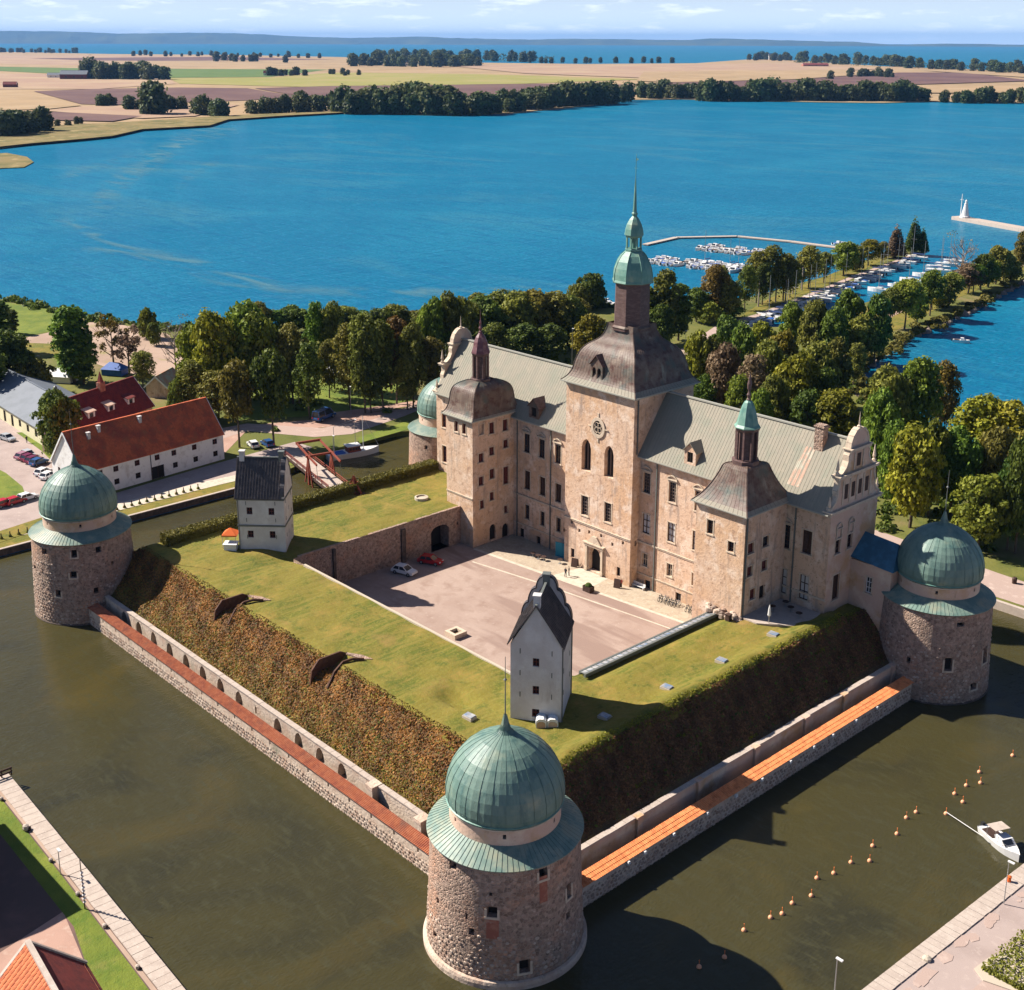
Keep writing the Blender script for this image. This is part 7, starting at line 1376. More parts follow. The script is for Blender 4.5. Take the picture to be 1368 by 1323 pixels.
# drawbridge
dA, dB = at(386, 600, 2.4), at(452, 652, 2.4); br_ = thing('drawbridge', 'red timber drawbridge with balance beams over the canal to the fort', 'bridge', (*((dA + dB) / 2)[:2], 0)); dv = (dB - dA)[:2]; dl = np.linalg.norm(dv); dv /= dl; nv2 = np.array([-dv[1], dv[0]])
for k in range(34):
    s = (k + .5) / 34; p = dA[:2] + dv * dl * s; mb = MB(); mb.box(p[0], p[1], 2.35 + random.uniform(-.01, .01), dl / 34 - .05, 4.2, .14, math.atan2(dv[1], dv[0]), t=random.random()); put('plank', mb, M['concrete'], br_)
for s in (-1, 1):
    o = nv2 * s * 2.15; mb = MB(); mb.bar((*(dA[:2] + o), 2.1), (*(dB[:2] + o), 2.1), .35, .5); put('girder', mb, M['darkwood'], br_)
    mb = MB(); mb.bar((*(dA[:2] + o), 3.35), (*(dB[:2] + o), 3.35), .12); mb.bar((*(dA[:2] + o), 2.9), (*(dB[:2] + o), 2.9), .08)
    for k in range(9): p = dA[:2] + dv * dl * k / 8 + o; mb.bar((p[0], p[1], 2.2), (p[0], p[1], 3.4), .12)
    put('railing', mb, M['redtimber'], br_)
    P_ = dA[:2] + dv * dl * .66 + nv2 * s * 2.6
    for dd, w in ((0, .38), (-2.2, .26), (2.2, .26)): mb = MB(); mb.bar((*(P_ + dv * dd), .4), (P_[0], P_[1], 6.6), w); put('portal_post', mb, M['redtimber'], br_)
    mb = MB(); mb.bar((*(P_ + dv * 5.0), 6.2), (*(P_ - dv * 6.8), 7.7), .3, .4); put('balance_beam', mb, M['redtimber'], br_); mb = MB(); mb.tube((*(P_ + dv * 4.8), 6.2), (*(P_ + dv * 5.4), 2.5), .05); put('lifting_chain', mb, M['lead'], br_)
P_ = dA[:2] + dv * dl * .66; mb = MB(); mb.bar((*(P_ + nv2 * 3.1), 6.7), (*(P_ - nv2 * 3.1), 6.7), .4); put('lintel', mb, M['redtimber'], br_); mb = MB(); mb.bar((*(P_ - dv * 6.6 + nv2 * 2.8), 7.7), (*(P_ - dv * 6.6 - nv2 * 2.8), 7.7), .4, .5); put('counterweight', mb, M['redtimber'], br_)
mb = MB()
for s in (.3, .9):
    for q in (-1, 1): p = dA[:2] + dv * dl * s + nv2 * q * 1.8; mb.bar((p[0], p[1], -1), (p[0], p[1], 2.2), .4)
put('pile', mb, M['darkwood'], br_)
# marina boats
mbk = [motorboat('tmp', (0, 0, 0), 0, 6.6, k) for k in range(3)]; sbk = sailboat('tmp', (0, 0, 0), 0, 8.2); used = set()
def place(proto, loc, rz, lab, group, sc=1.):
    if proto.name not in used: used.add(proto.name); o = proto; o.location = loc; o.rotation_euler = (0, 0, rz); o['label'] = lab; o.scale = (sc,) * 3
    else: o = dup(proto, loc, rz, lab, sc)
    o['group'] = group; return o
def row(p0, p1, n, off, lab, group, sail=0., skip=0., both=True):
    p0, p1 = np.array(p0[:2]), np.array(p1[:2]); d = (p1 - p0) / np.linalg.norm(p1 - p0); nn = np.array([-d[1], d[0]]); i = 0
    for k in range(n):
        for s in ((-1, 1) if both else (1,)):
            if random.random() < skip: continue
            q = p0 + (p1 - p0) * (k + .5) / n + nn * s * (off + random.uniform(0, .6)); a = math.atan2(nn[1] * s, nn[0] * s) + random.uniform(-.08, .08) + (PI if random.random() < .4 else 0)
            pr = sbk if random.random() < sail else random.choice(mbk); kind = 'white sailing boat' if pr is sbk else 'white motorboat'
            place(pr, (q[0], q[1], .02), a, kind + lab % nth(i), group, random.uniform(1.0, 1.35)); i += 1
row(JET1[0], JET1[2], 16, 4.2, ' at the nearer marina jetty, %s from its outer end', 'boats at the nearer jetty', .08, .15)
row(JET2[0], JET2[2], 12, 4.2, ' at the farther marina jetty, %s from its outer end', 'boats at the farther jetty', .05, .15)
bp_ = pxs([(992, 447), (1030, 428), (1085, 408), (1140, 383), (1190, 362), (1232, 345)], .2)
k = 0
for (a, b), n, sl in zip(zip(bp_, bp_[1:]), (11, 13, 11, 9, 6), (.05, .12, .4, .6, .8)): row(a, b, n, 1.5, ' along the harbour pier, %%s in the %s stretch from shore' % nth(k), 'boats along the harbour pier', sl, .0, False); k += 1
row(at(785, 402, .2), at(808, 414, .2), 7, 2.6, ' in the small basin left of the central tower, %s one', 'boats in the small basin', 0, .1)
row(at(1258, 362, .2), at(1292, 350, .2), 3, 3., ' off the wooded promontory, %s from its shore end', 'boats off the promontory', 1., 0, False)
row(at(1180, 395, .2), at(1275, 362, .2), 5, 3.5, ' moored below the promontory trees, %s from the shore', 'boats below the promontory trees', .8, 0, False)
row(at(1105, 326, .2), at(1125, 330, .2), 2, 4, ' at the bent breakwater, %s of two', 'boats at the breakwater', 0, 0, False)
# harbour light
c = at(1289, 291, 1.7); hl = thing('harbour_light', 'white conical harbour light at the tip of the stone mole', 'lighthouse', (c[0], c[1], 1.7)); mb = MB(); mb.lathe([(2.6, 0), (2.6, .8), (2.0, 1.0), (.85, 7.0), (1.0, 7.1), (1.0, 7.4)], 12); put('tower', mb, M['whitewood'], hl, False); mb = MB(); mb.lathe([(.6, 7.4), (.6, 8.5), (.75, 8.6), (.1, 9.4)], 10); put('lantern', mb, M['whitewood'], hl, False)
c = at(1283, 290, 1.7); hl = thing('signal_mast', 'thin white signal mast beside the conical harbour light', 'mast', (c[0], c[1], 1.7)); mb = MB(); mb.tube((0, 0, 0), (0, 0, 12), .3, .2); mb.bar((-1, 0, 9), (1, 0, 9), .2); put('mast', mb, M['whitewood'], hl, False)
# pale mooring piles on the pier
PO = sorted([1013, 1036, 1049, 1059, 1071, 1081, 1093, 965, 981, 1150, 1170])
for k, (px, py, h) in enumerate(((1013, 410, 9), (1036, 404, 9), (1049, 404, 9.5), (1059, 393, 9), (1071, 388, 8.5), (1081, 378, 8.5), (1093, 371, 7), (965, 422, 9), (981, 415, 10), (1150, 345, 6), (1170, 340, 6))):
    c = at(px, py, 1.2); mb = MB(); mb.tube((c[0], c[1], 1.2), (c[0], c[1], 1.2 + h), .28, .2); o = put('mast_pole', mb, M['palebark']); tag(o, 'tall pale bare pole on the harbour pier, %s from the left' % nth(PO.index(px)), 'pole', 'pale poles on the harbour pier')
#@@
# ------------------------------------------------------------------ trees
def crown(name, blobs, n, size, mt, seed, droop=0., jit=.75):
    rng = np.random.default_rng(seed); B = np.array(blobs, float); w = B[:, 3] ** 2; w /= w.sum(); k = rng.choice(len(B), n, p=w)
    D = rng.normal(0, 1, (n, 3)); D[:, 2] = np.where(D[:, 2] < -.35, -D[:, 2], D[:, 2]); D /= np.linalg.norm(D, axis=1)[:, None]
    rr = rng.uniform(.68, 1.06, n) + (rng.random(n) < .12) * rng.uniform(0, .3, n); R3 = np.stack([B[k, 3], B[k, 3], B[k, 4]], 1); P = B[k, :3] + D * R3 * rr[:, None]
    P[:, 2] -= droop * np.abs(rng.normal(0, 1, n)) * (1 - D[:, 2])
    bt = rng.uniform(-.22, .22, len(B)); t = np.clip(rng.beta(2.2, 2.2, n) + bt[k], 0, 1)
    V = leaf_quads(P, D * 1.2, size, rng, jit); me = nquads(name, V, t, mt); return me
def blobs_round(seed, W_=10., H_=14., z0=3., n=22, br=.25, flat=1.):
    r = random.Random(seed); out = [(0, 0, z0 + (H_ - z0) * .5, W_ * .30, (H_ - z0) * .33)]
    for i in range(n):
        a = i * 2.4 + r.uniform(-.4, .4); s = (i + .5) / n; zz = s * 2 - 1; q = math.sqrt(max(.05, 1 - zz * zz)) ; br_ = W_ * br * r.uniform(.45, 1.3)
        out.append((math.cos(a) * q * (W_ / 2 - br_ * .8) * r.uniform(.6, 1.15), math.sin(a) * q * (W_ / 2 - br_ * .8) * r.uniform(.6, 1.15), z0 + (H_ - z0) * (.5 + zz * .42 * flat) - br_ * .15, br_, br_ * .8))
    return out
def blobs_tall(seed, W_=6., H_=16., z0=2.5, n=20): return blobs_round(seed, W_, H_, z0, n, .27)
def blobs_sparse(seed, W_=9., H_=14., n=15):
    r = random.Random(seed); out = []
    for i in range(n): a = i * 2.4; q = r.uniform(.3, 1); out.append((math.cos(a) * q * W_ * .42, math.sin(a) * q * W_ * .42, H_ * r.uniform(.38, .95), r.uniform(.7, 1.3), r.uniform(.5, 1.1)))
    return out
def blobs_spruce(seed, W_=6., H_=18.):
    r = random.Random(seed); out = []
    for i in range(26):
        z = 1.8 + (H_ - 2.2) * i / 25; w = (W_ / 2) * (1 - i / 26) ** .85 + .25
        for k in range(3 if i < 20 else 1): a = i * 2.1 + k * 2.1; out.append((math.cos(a) * w * .55, math.sin(a) * w * .55, z, w * .55, .55))
    return out
def trunk_mesh(H_=14., z0=3., r=.32, limbs=6, spread=3., mt='bark', seed=0, twigs=0):
    q = random.Random(seed); mb = MB(); p = (0, 0, -.3)
    for k in range(4): z = H_ * .85 * (k + 1) / 4; n = (q.uniform(-.25, .25), q.uniform(-.25, .25), z); mb.tube(p, n, r * (1 - k / 4.4), r * (1 - (k + 1) / 4.4), 7); p = n
    for k in range(limbs):
        a = k * 2.4; z = z0 + (H_ * .72 - z0) * k / max(1, limbs - 1); e = (math.cos(a) * spread * q.uniform(.6, 1), math.sin(a) * spread * q.uniform(.6, 1), z + q.uniform(1.5, 3.2)); mb.tube((0, 0, z), e, r * .45, r * .1, 5)
        for j in range(twigs): b = a + q.uniform(-1, 1); m_ = tuple(c * q.uniform(.4, .95) for c in e[:2]) + (z + (e[2] - z) * q.uniform(.4, .95),); mb.tube(m_, (m_[0] + math.cos(b) * q.uniform(.6, 2), m_[1] + math.sin(b) * q.uniform(.6, 2), m_[2] + q.uniform(.6, 2.4)), r * .16, r * .05, 4)
    return mb.data('trunk', M[mt])
VAR = {}
def variants(kind, crowns, trunks, H_, W_): VAR[kind] = (crowns, trunks, H_, W_)
variants('round', [crown('crown', blobs_round(s, 10, 13, 1.8, 30, .2), 6800, .34, L_['green'], s) for s in (1, 2, 3)], [trunk_mesh(13, 2, .34, 7, 3.4, seed=1)], 13.3, 10.6)
variants('tall', [crown('crown', blobs_tall(s, 6.5, 16, 1.6, 26), 5600, .34, L_['green'], s + 10) for s in (1, 2)], [trunk_mesh(16, 2, .3, 8, 2, seed=2)], 16.4, 7.)
variants('stem', [crown('crown', blobs_round(s, 9, 14, 5.0, 24, .2), 5200, .33, L_['green'], s + 20, .35) for s in (4, 5)], [trunk_mesh(14, 4.5, .28, 7, 3, seed=3)], 14.3, 9.4)
variants('birch', [crown('crown', blobs_round(s, 7.5, 15, 3.4, 26, .19), 4600, .27, L_['olive'], s + 30, .9) for s in (6, 7)], [trunk_mesh(15, 3.5, .22, 8, 2.4, 'bark', 4)], 15.3, 8.)
variants('sparse', [crown('crown', blobs_sparse(s), 1500, .26, L_['orange'], s + 40, .4) for s in (8, 9)], [trunk_mesh(14, 4, .3, 11, 4, 'bark', 5, 4)], 14, 9)
variants('bare', [crown('crown', blobs_sparse(11, 9, 14, 12), 160, .16, L_['brown'], 50)], [trunk_mesh(13, 3, .3, 16, 4.2, 'palebark', 6, 9)], 14, 9)
variants('spruce', [crown('crown', blobs_spruce(s), 5200, .3, L_['dark'], s + 60, .2) for s in (12,)], [trunk_mesh(18, 2, .28, 2, 1, seed=7)], 18.5, 6.2)
variants('column', [crown('crown', blobs_round(s, 3.4, 13, .6, 22, .3), 3000, .28, L_['dark'], s + 70) for s in (13,)], [trunk_mesh(11, 1, .2, 2, .5, seed=8)], 13.2, 3.6)
variants('bush', [crown('crown', blobs_round(s, 8, 6.0, .2, 20, .2), 3600, .3, L_['green'], s + 80) for s in (14, 15)], [trunk_mesh(4, .6, .2, 5, 2, seed=9)], 6.3, 8.4)
KINDNAME = dict(round='round', tall='tall', stem='high stemmed', birch='loose drooping', sparse='sparse half bare', bare='leafless', spruce='conical', column='columnar', bush='bushy')
COLNAME = dict(green='green', olive='olive green', yellow='yellow green', dark='dark green', brown='brownish', orange='golden olive', rust='rusty')
TREES = []
def T(zone, rows): TREES.append((zone, rows))
# px, top, base, width px, kind, leaf
T('by the shore lawn at far left', [(3, 398, 470, 30, 'column', 'dark'), (18, 412, 446, 15, 'column', 'dark'), (16, 440, 525, 62, 'round', 'dark'), (48, 478, 528, 50, 'bush', 'olive'), (-20, 450, 540, 60, 'round', 'dark'), (28, 505, 540, 40, 'bush', 'dark')])
T('behind the dark red house', [(100, 406, 512, 52, 'tall', 'green'), (112, 440, 514, 40, 'tall', 'green'), (153, 418, 500, 44, 'sparse', 'orange'), (173, 428, 505, 46, 'sparse', 'brown'), (197, 412, 452, 28, 'bush', 'green'), (192, 466, 520, 34, 'birch', 'olive'), (236, 422, 505, 40, 'bare', 'brown'), (206, 430, 462, 20, 'bush', 'olive')])
T('before the pale house', [(83, 522, 622, 58, 'round', 'dark'), (60, 400, 436, 0, 'bush', 'green')][:1])
T('behind the right end of the barn', [(262, 435, 530, 46, 'round', 'yellow'), (290, 412, 545, 60, 'round', 'yellow'), (330, 402, 535, 76, 'round', 'green'), (350, 418, 540, 60, 'round', 'green'), (262, 480, 560, 44, 'birch', 'olive'), (292, 492, 565, 50, 'birch', 'olive'), (320, 484, 598, 50, 'stem', 'orange'), (366, 468, 596, 52, 'stem', 'dark'), (240, 505, 562, 34, 'bush', 'dark'), (275, 545, 572, 34, 'bush', 'dark')])
T('in the row beyond the canal', [(392, 430, 540, 48, 'birch', 'olive'), (424, 397, 520, 34, 'birch', 'green'), (447, 400, 520, 40, 'birch', 'olive'), (414, 452, 560, 40, 'birch', 'dark'), (468, 430, 545, 44, 'birch', 'olive'), (488, 412, 552, 48, 'birch', 'olive'), (512, 425, 545, 44, 'birch', 'olive'), (530, 418, 540, 46, 'birch', 'orange'), (552, 428, 545, 42, 'birch', 'olive'), (496, 465, 552, 40, 'birch', 'dark'), (545, 470, 548, 36, 'birch', 'olive'), (580, 396, 525, 44, 'round', 'green'), (602, 390, 520, 50, 'round', 'olive'), (575, 445, 540, 46, 'birch', 'olive'), (600, 450, 530, 46, 'round', 'dark'), (400, 470, 545, 36, 'birch', 'dark'), (440, 452, 532, 34, 'birch', 'olive')])
T('left of the central tower', [(622, 398, 490, 56, 'round', 'olive'), (648, 394, 478, 58, 'round', 'dark'), (668, 386, 470, 62, 'birch', 'olive'), (692, 390, 474, 60, 'round', 'olive'), (714, 387, 470, 62, 'round', 'orange'), (738, 386, 468, 60, 'birch', 'olive'), (758, 396, 466, 54, 'round', 'dark'), (700, 430, 500, 50, 'birch', 'dark'), (660, 430, 505, 48, 'birch', 'olive'), (735, 430, 500, 44, 'birch', 'dark'), (787, 418, 490, 48, 'round', 'yellow'), (640, 440, 515, 40, 'round', 'dark'), (790, 366, 412, 46, 'bush', 'dark'), (772, 378, 415, 34, 'bush', 'olive')])
T('right of the central tower spire', [(887, 358, 460, 36, 'tall', 'olive'), (906, 375, 455, 34, 'tall', 'dark'), (882, 405, 475, 40, 'round', 'dark'), (930, 385, 430, 32, 'round', 'dark'), (953, 352, 428, 40, 'birch', 'orange'), (970, 372, 428, 40, 'round', 'olive'), (945, 402, 432, 40, 'bush', 'green'), (975, 400, 425, 36, 'bush', 'green'), (862, 380, 460, 30, 'tall', 'dark'), (960, 352, 424, 30, 'birch', 'olive')])
T('on the harbour pier', [(1055, 345, 398, 30, 'birch', 'green'), (1100, 335, 378, 26, 'birch', 'olive'), (1142, 328, 362, 26, 'bush', 'olive'), (995, 352, 415, 30, 'birch', 'green'), (1178, 322, 352, 20, 'birch', 'olive'), (1010, 332, 405, 34, 'birch', 'olive'), (1028, 326, 404, 44, 'birch', 'olive'), (1046, 336, 402, 40, 'birch', 'olive'), (1018, 350, 408, 30, 'birch', 'dark'), (1080, 325, 385, 34, 'birch', 'olive'), (1127, 322, 368, 36, 'round', 'green'), (1160, 318, 355, 32, 'birch', 'yellow'), (1195, 297, 345, 26, 'spruce', 'brown'), (1219, 287, 338, 24, 'spruce', 'dark'), (1231, 302, 338, 18, 'spruce', 'dark'), (1070, 340, 385, 24, 'birch', 'olive')])
T('along the wooded promontory', [(1188, 385, 440, 32, 'stem', 'olive'), (1225, 390, 432, 30, 'round', 'green'), (1245, 375, 414, 28, 'birch', 'yellow'), (1300, 352, 392, 30, 'stem', 'green'), (1340, 336, 376, 30, 'birch', 'olive'), (1208, 372, 440, 42, 'stem', 'green'), (1242, 362, 422, 36, 'stem', 'green'), (1270, 364, 405, 34, 'stem', 'olive'), (1283, 311, 385, 42, 'bare', 'brown'), (1293, 350, 392, 40, 'birch', 'brown'), (1310, 338, 388, 34, 'round', 'dark'), (1330, 328, 380, 36, 'round', 'olive'), (1350, 345, 376, 30, 'bush', 'olive'), (1364, 308, 362, 22, 'round', 'olive'), (1258, 380, 410, 34, 'bush', 'olive'), (1320, 345, 384, 30, 'round', 'green'), (1382, 330, 362, 30, 'round', 'olive')])
T('in the wood behind the palace', [(930, 443, 540, 40, 'round', 'yellow'), (968, 418, 520, 44, 'round', 'dark'), (950, 450, 540, 40, 'round', 'olive'), (965, 458, 560, 46, 'round', 'brown'), (990, 430, 540, 40, 'round', 'green'), (1000, 468, 580, 50, 'birch', 'brown'), (1022, 455, 570, 52, 'round', 'olive'), (1040, 440, 540, 44, 'round', 'yellow'), (1062, 470, 590, 62, 'round', 'yellow'), (1030, 500, 600, 46, 'round', 'olive'), (1085, 455, 560, 56, 'round', 'olive'), (1110, 450, 545, 46, 'round', 'olive'), (1055, 404, 480, 36, 'round', 'green'), (1085, 400, 490, 44, 'round', 'olive'), (1128, 386, 480, 42, 'round', 'green'), (1110, 410, 495, 40, 'round', 'green'), (1168, 390, 485, 40, 'round', 'dark'), (1145, 420, 490, 44, 'round', 'olive'), (1010, 520, 610, 40, 'round', 'green'), (1075, 520, 610, 50, 'round', 'dark'), (940, 500, 560, 36, 'round', 'green'), (920, 480, 540, 36, 'round', 'green'), (1112, 520, 612, 66, 'round', 'yellow'), (1140, 455, 520, 30, 'birch', 'olive'), (1000, 415, 465, 0, 'bush', 'green'), (1015, 430, 500, 40, 'round', 'yellow'), (985, 500, 590, 40, 'round', 'green'), (1095, 490, 585, 50, 'round', 'dark')])
T('behind the right round tower', [(1180, 490, 605, 62, 'round', 'olive'), (1218, 474, 600, 64, 'round', 'green'), (1256, 480, 590, 42, 'birch', 'orange'), (1170, 520, 640, 50, 'round', 'green'), (1215, 566, 705, 70, 'round', 'yellow'), (1240, 560, 690, 44, 'round', 'green'), (1300, 524, 660, 80, 'birch', 'yellow'), (1338, 528, 665, 80, 'birch', 'yellow'), (1270, 570, 690, 60, 'round', 'green'), (1322, 570, 690, 60, 'round', 'olive'), (1306, 632, 735, 74, 'round', 'green'), (1356, 570, 740, 50, 'round', 'dark'), (1385, 600, 740, 50, 'round', 'olive'), (1190, 560, 680, 44, 'round', 'green'), (1372, 545, 690, 50, 'birch', 'olive'), (1345, 610, 735, 50, 'round', 'dark')])
T('along the lake shore beyond the park', [(345 + 23 * k, 404 + (k * 37) % 14, 452 - (k * 13) % 10, 40 + (k * 29) % 14, ('round', 'birch', 'round', 'bush')[k % 4], ('olive', 'green', 'dark', 'olive', 'orange')[k % 5]) for k in range(13)])
T('on the shore behind the palace ridge', [(640 + 21 * k, 392 + (k * 31) % 12, 440 - (k * 13) % 10, 40 + (k * 29) % 12, ('round', 'birch')[k % 2], ('olive', 'dark', 'green')[k % 3]) for k in range(7)])
for zone, rows in TREES:
    rows = [r for r in rows if r[3] > 0]; order = sorted(range(len(rows)), key=lambda i: rows[i][0]); rank = {i: k for k, i in enumerate(order)}
    for i, (px, tp, bs, wp, kind, leaf) in enumerate(rows):
        cr, tr, H0, W0 = VAR[kind]; ci = i % len(cr); c = at(px, bs, 1.2); h = height(tp, c[0], c[1]) - 1.2; wd = 1.12 * wp / px_per_m(c[0], c[1], 1.2 + h * .6); h = max(h, 2.)
        lab = '%s %s tree %s, %s from the left' % (KINDNAME[kind], COLNAME[leaf], zone, nth(rank[i]))
        t = thing('tree', lab, 'tree', (c[0], c[1], 1.2), random.random() * 6.28, 'trees ' + zone); a = link('trunk', tr[0], t); b = link('crown', cr[ci], t)
        b.material_slots[0].link = 'OBJECT'; b.material_slots[0].material = L_[leaf]; k = wd / W0; t.scale = (k, k, h / H0)
# low shrubs along the shore and banks, joined: nobody could count them
def scatter_bushes(name, pts, n, wd, hr, mt, seed, size=.5):
    rng = np.random.default_rng(seed); P = []; N = []
    for _ in range(n):
        k = rng.integers(0, len(pts) - 1); s = rng.random(); x = pts[k][0] + (pts[k + 1][0] - pts[k][0]) * s + rng.normal(0, wd); y = pts[k][1] + (pts[k + 1][1] - pts[k][1]) * s + rng.normal(0, wd); r = rng.uniform(*hr)
        m_ = 60; D = rng.normal(0, 1, (m_, 3)); D[:, 2] = abs(D[:, 2]); D /= np.linalg.norm(D, axis=1)[:, None]; P.append(np.array([x, y, 1.1]) + D * r * rng.uniform(.7, 1.05, (m_, 1))); N.append(D)
    P = np.concatenate(P); N = np.concatenate(N); link(name, nquads(name, leaf_quads(P, N, size, rng, .7), rng.beta(2, 2, len(P)), mt), None, 'stuff')
scatter_bushes('shore_bushes', [(-371, 90), (-347, 96), (-323, 98), (-287, 111), (-271, 128), (-250, 190), (-235, 238), (-215, 239), (-196, 262)], 170, 2.2, (.8, 2.4), L_['dark'], 91)
scatter_bushes('shore_bushes', [(-57, 183), (-94, 208), (-107, 224), (-121, 275), (-130, 333), (-145, 405)], 150, 1.8, (.6, 1.8), L_['olive'], 92)
scatter_bushes('wood_undergrowth', [(-20, 130), (-60, 150), (-90, 180), (-100, 215), (-120, 200), (-60, 130), (-110, 150)], 200, 8, (.8, 2.2), L_['dark'], 93)
scatter_bushes('park_undergrowth', [(-165, 100), (-200, 95), (-230, 110), (-215, 150), (-190, 190), (-170, 150)], 90, 8, (.6, 1.6), L_['dark'], 94)
# far woods and shore belts
fv = []
for s in range(5):
    me = crown('far_tree', blobs_round(40 + s, 12, 11 + s, -1.5, 16, .36), 700, 1.1, L_['far'], 140 + s); fv.append((me, 11.3 + s))
FAR = []
def belt(p0, p1, n, h, jx=2, jy=1., lab='in the wood belts across the lake'):
    for k in range(n): s = (k + random.random()) / n; FAR.append((p0[0] + (p1[0] - p0[0]) * s + random.uniform(-jx, jx), p0[1] + (p1[1] - p0[1]) * s + random.uniform(-jy, jy), random.uniform(*h) * 1.25, lab))
belt((450, 150), (640, 153), 26, (17, 30), lab='on the far shore left of the white villa'); belt((640, 152), (840, 135), 28, (14, 24), lab='on the far shore right of the white villa'); belt((480, 146), (600, 147), 14, (18, 28), lab='on the far shore left of the white villa'); belt((650, 146), (780, 138), 12, (14, 22), lab='on the far shore right of the white villa'); belt((330, 152), (470, 146), 20, (12, 22), lab='on the far shore beyond the reed marsh'); belt((260, 152), (300, 156), 7, (14, 24), lab='on the far shore beyond the reed marsh'); belt((165, 146), (250, 146), 12, (8, 16), lab='before the dark ploughed field at far left'); belt((205, 152), (206, 153), 2, (28, 34), lab='before the dark ploughed field at far left'); belt((135, 142), (155, 140), 4, (8, 14), lab='before the dark ploughed field at far left')
belt((0, 182), (60, 176), 10, (16, 26), lab='at the left marsh edge of the lake'); belt((65, 171), (115, 165), 6, (5, 10), lab='at the left marsh edge of the lake'); belt((935, 134), (1240, 135), 44, (13, 22), 2, .6, lab='in the long dark shore belt at upper right'); belt((1255, 136), (1385, 137), 18, (9, 15), lab='in the low shore row at the right edge'); belt((850, 131), (925, 131), 11, (9, 18), 1, lab='in the thin shore row between two belts')
belt((110, 105), (222, 106), 22, (10, 20), lab='in the copse behind the dark red barns'); belt((355, 101), (410, 101), 7, (5, 9), lab='in the small copses by the green field'); belt((437, 100), (480, 101), 6, (4, 8), lab='in the small copses by the green field'); belt((1000, 80), (1060, 82), 12, (5, 9), lab='on the far point at upper right'); belt((1060, 82), (1368, 98), 40, (7, 12), 3, 1.5, lab='on the far point at upper right'); belt((1132, 103), (1196, 103), 12, (5, 10), lab='in the copse on the right ploughed field'); belt((0, 70), (105, 71), 20, (3, 6), 2, .5, lab='along the far left coast'); belt((170, 74), (430, 77), 24, (3, 6), 3, 1, lab='along the far left coast'); belt((288, 82), (345, 82), 8, (6, 10), lab='round the far farmstead in the fields'); belt((465, 88), (640, 89), 26, (8, 15), 2, 1.2, lab='in the wood on the middle far point'); belt((500, 80), (720, 82), 26, (7, 12), 3, 1, lab='in the wood on the middle far point'); belt((700, 84), (900, 84), 16, (4, 7), 2, .6, lab='in the wood on the middle far point'); belt((1108, 106), (1112, 106), 1, (8, 9), lab='in the copse on the right ploughed field'); belt((380, 84), (384, 84), 1, (8, 9), lab='round the far farmstead in the fields')
big = sorted(FAR, key=lambda q: -q[2]); n = 0
rest = MB(); RV = []; rt_ = []
for i, (px, bs, hp_, lb) in enumerate(big):
    c = at(px, bs, 1.5); s = px_per_m(*c); me, H0 = fv[i % 5]; h = hp_ / s; k = h / H0
    if i < 298:
        o = link('far_tree', me); o.location = (c[0], c[1], 1.2); o.scale = (k * random.uniform(.8, 1.2), k * random.uniform(.8, 1.2), k); o.rotation_euler = (0, 0, random.random() * 6); tag(o, 'dark green tree ' + lb, 'tree', 'far trees ' + lb)
    else:
        co = np.empty(len(me.vertices) * 3, np.float32); me.vertices.foreach_get('co', co); RV.append(co.reshape(-1, 4, 3) * k + np.array([c[0], c[1], 1.2])); tt = np.empty(len(me.polygons), np.float32); me.attributes['tint'].data.foreach_get('value', tt); rt_.append(tt)
if RV: link('far_wood', nquads('far_wood', np.concatenate(RV), np.concatenate(rt_), L_['far']), None, 'stuff')
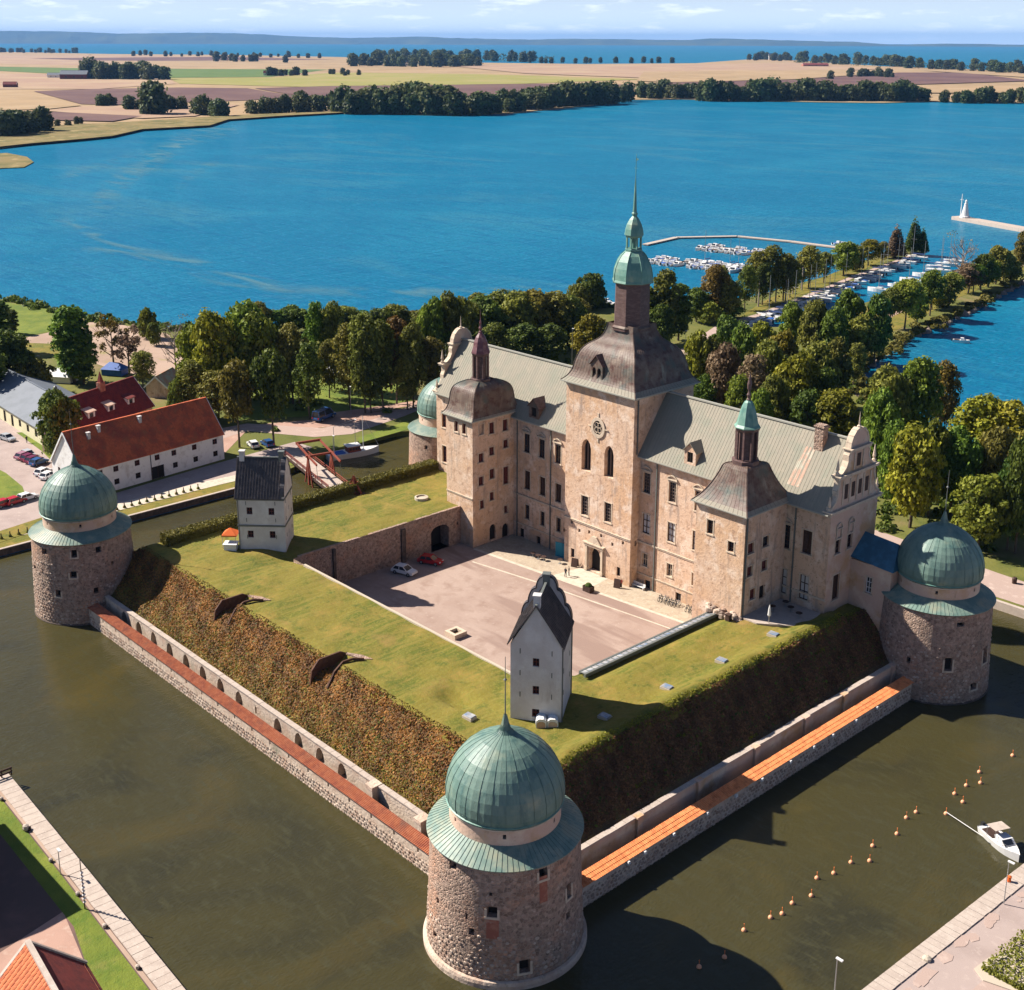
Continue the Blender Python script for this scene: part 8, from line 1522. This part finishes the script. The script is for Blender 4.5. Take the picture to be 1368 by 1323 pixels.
# the wood on the far point reads as one mass
rng = np.random.default_rng(5); P = []
for (x0, y0, x1, y1, n, hp_) in ((470, 86, 640, 88, 1500, 13), (500, 78, 740, 82, 1500, 9), (1060, 84, 1400, 99, 1600, 9), (120, 101, 215, 104, 700, 16), (935, 133, 1240, 134, 1800, 16), (500, 146, 600, 150, 900, 22), (650, 148, 830, 136, 1300, 15)):
    for _ in range(n):
        s = rng.random(); c = at(x0 + (x1 - x0) * s, y0 + (y1 - y0) * s + rng.uniform(-.8, .8), 1.5); hm = hp_ / px_per_m(*c) * (.75 + .3 * math.sin(s * 60) * math.sin(s * 23)); P.append((c[0], c[1], 1.2 + hm * rng.random() ** .6, hm))
P = np.array(P); N = np.tile(np.array([0, 0, .6]), (len(P), 1)); V = leaf_quads(P[:, :3], N, 1., rng, .9); V = P[:, None, :3] + (V - P[:, None, :3]) * (P[:, 3] * .14)[:, None, None]; link('far_wood', nquads('far_wood', V, rng.beta(2, 2, len(P)), L_['far']), None, 'stuff')
# far farms
def farm(label, px, py, wpx, hpx, wm, rm, ang, cat='farm building'):
    c = at(px, py, 1.5); s = px_per_m(*c); L = wpx / s; h = hpx / s; house('farm_building', label, (c[0] - L / 2 * math.cos(ang), c[1] - L / 2 * math.sin(ang)), ang, L, L * .35, 2, 2 + h * .55, 2 + h, wm, rm, [(L * k, L * (k + .06), h * .15, h * .35, 'plain') for k in (.2, .5, .8)], over=.5, cat=cat)
A45 = PHI
farm('dark red barn with grey roof in the fields, left of two', 98, 106, 36, 11, 'redwood', 'greyroof', A45); farm('dark red barn with grey roof in the fields, right of two', 114, 105, 18, 9, 'redwood', 'greyroof', A45 + .3); farm('pale shed left of the dark red field barns', 74, 104, 22, 6, 'white', 'greyroof', A45)
farm('white lakeside villa with red roof among the shore belt trees', 637, 143, 16, 17, 'white', 'tile_dark', A45, 'villa'); farm('small red roofed farmhouse at the far left field edge', 13, 117, 18, 7, 'redwood', 'tile_dark', A45); farm('low red barn row on the far right field', 1090, 89, 34, 4, 'redbrick', 'tile_dark', A45); farm('white farmhouse before the far point', 1033, 80, 12, 8, 'white', 'greyroof', A45); farm('white farmhouse between wood and field in the middle distance', 535, 88, 26, 6, 'white', 'sand', A45); farm('white cottage in the green field', 357, 101, 10, 6, 'white', 'tile_dark', A45)
# ------------------------------------------------------------------ air
hz = MB(); HB = 56000; hz.box(0, 0, 229, 2 * HB, 2 * HB, 462)
hm = bpy.data.materials.new('haze_air'); hm.use_nodes = True; hn = hm.node_tree.nodes; hn.remove(hn['Principled BSDF']); pv = hn.new('ShaderNodeVolumePrincipled')
pv.inputs['Color'].default_value = (.22, .50, 1, 1); pv.inputs['Density'].default_value = 2.3e-5; hm.node_tree.links.new(pv.outputs[0], hn['Material Output'].inputs['Volume'])
put('haze', hz, hm, kind='stuff')
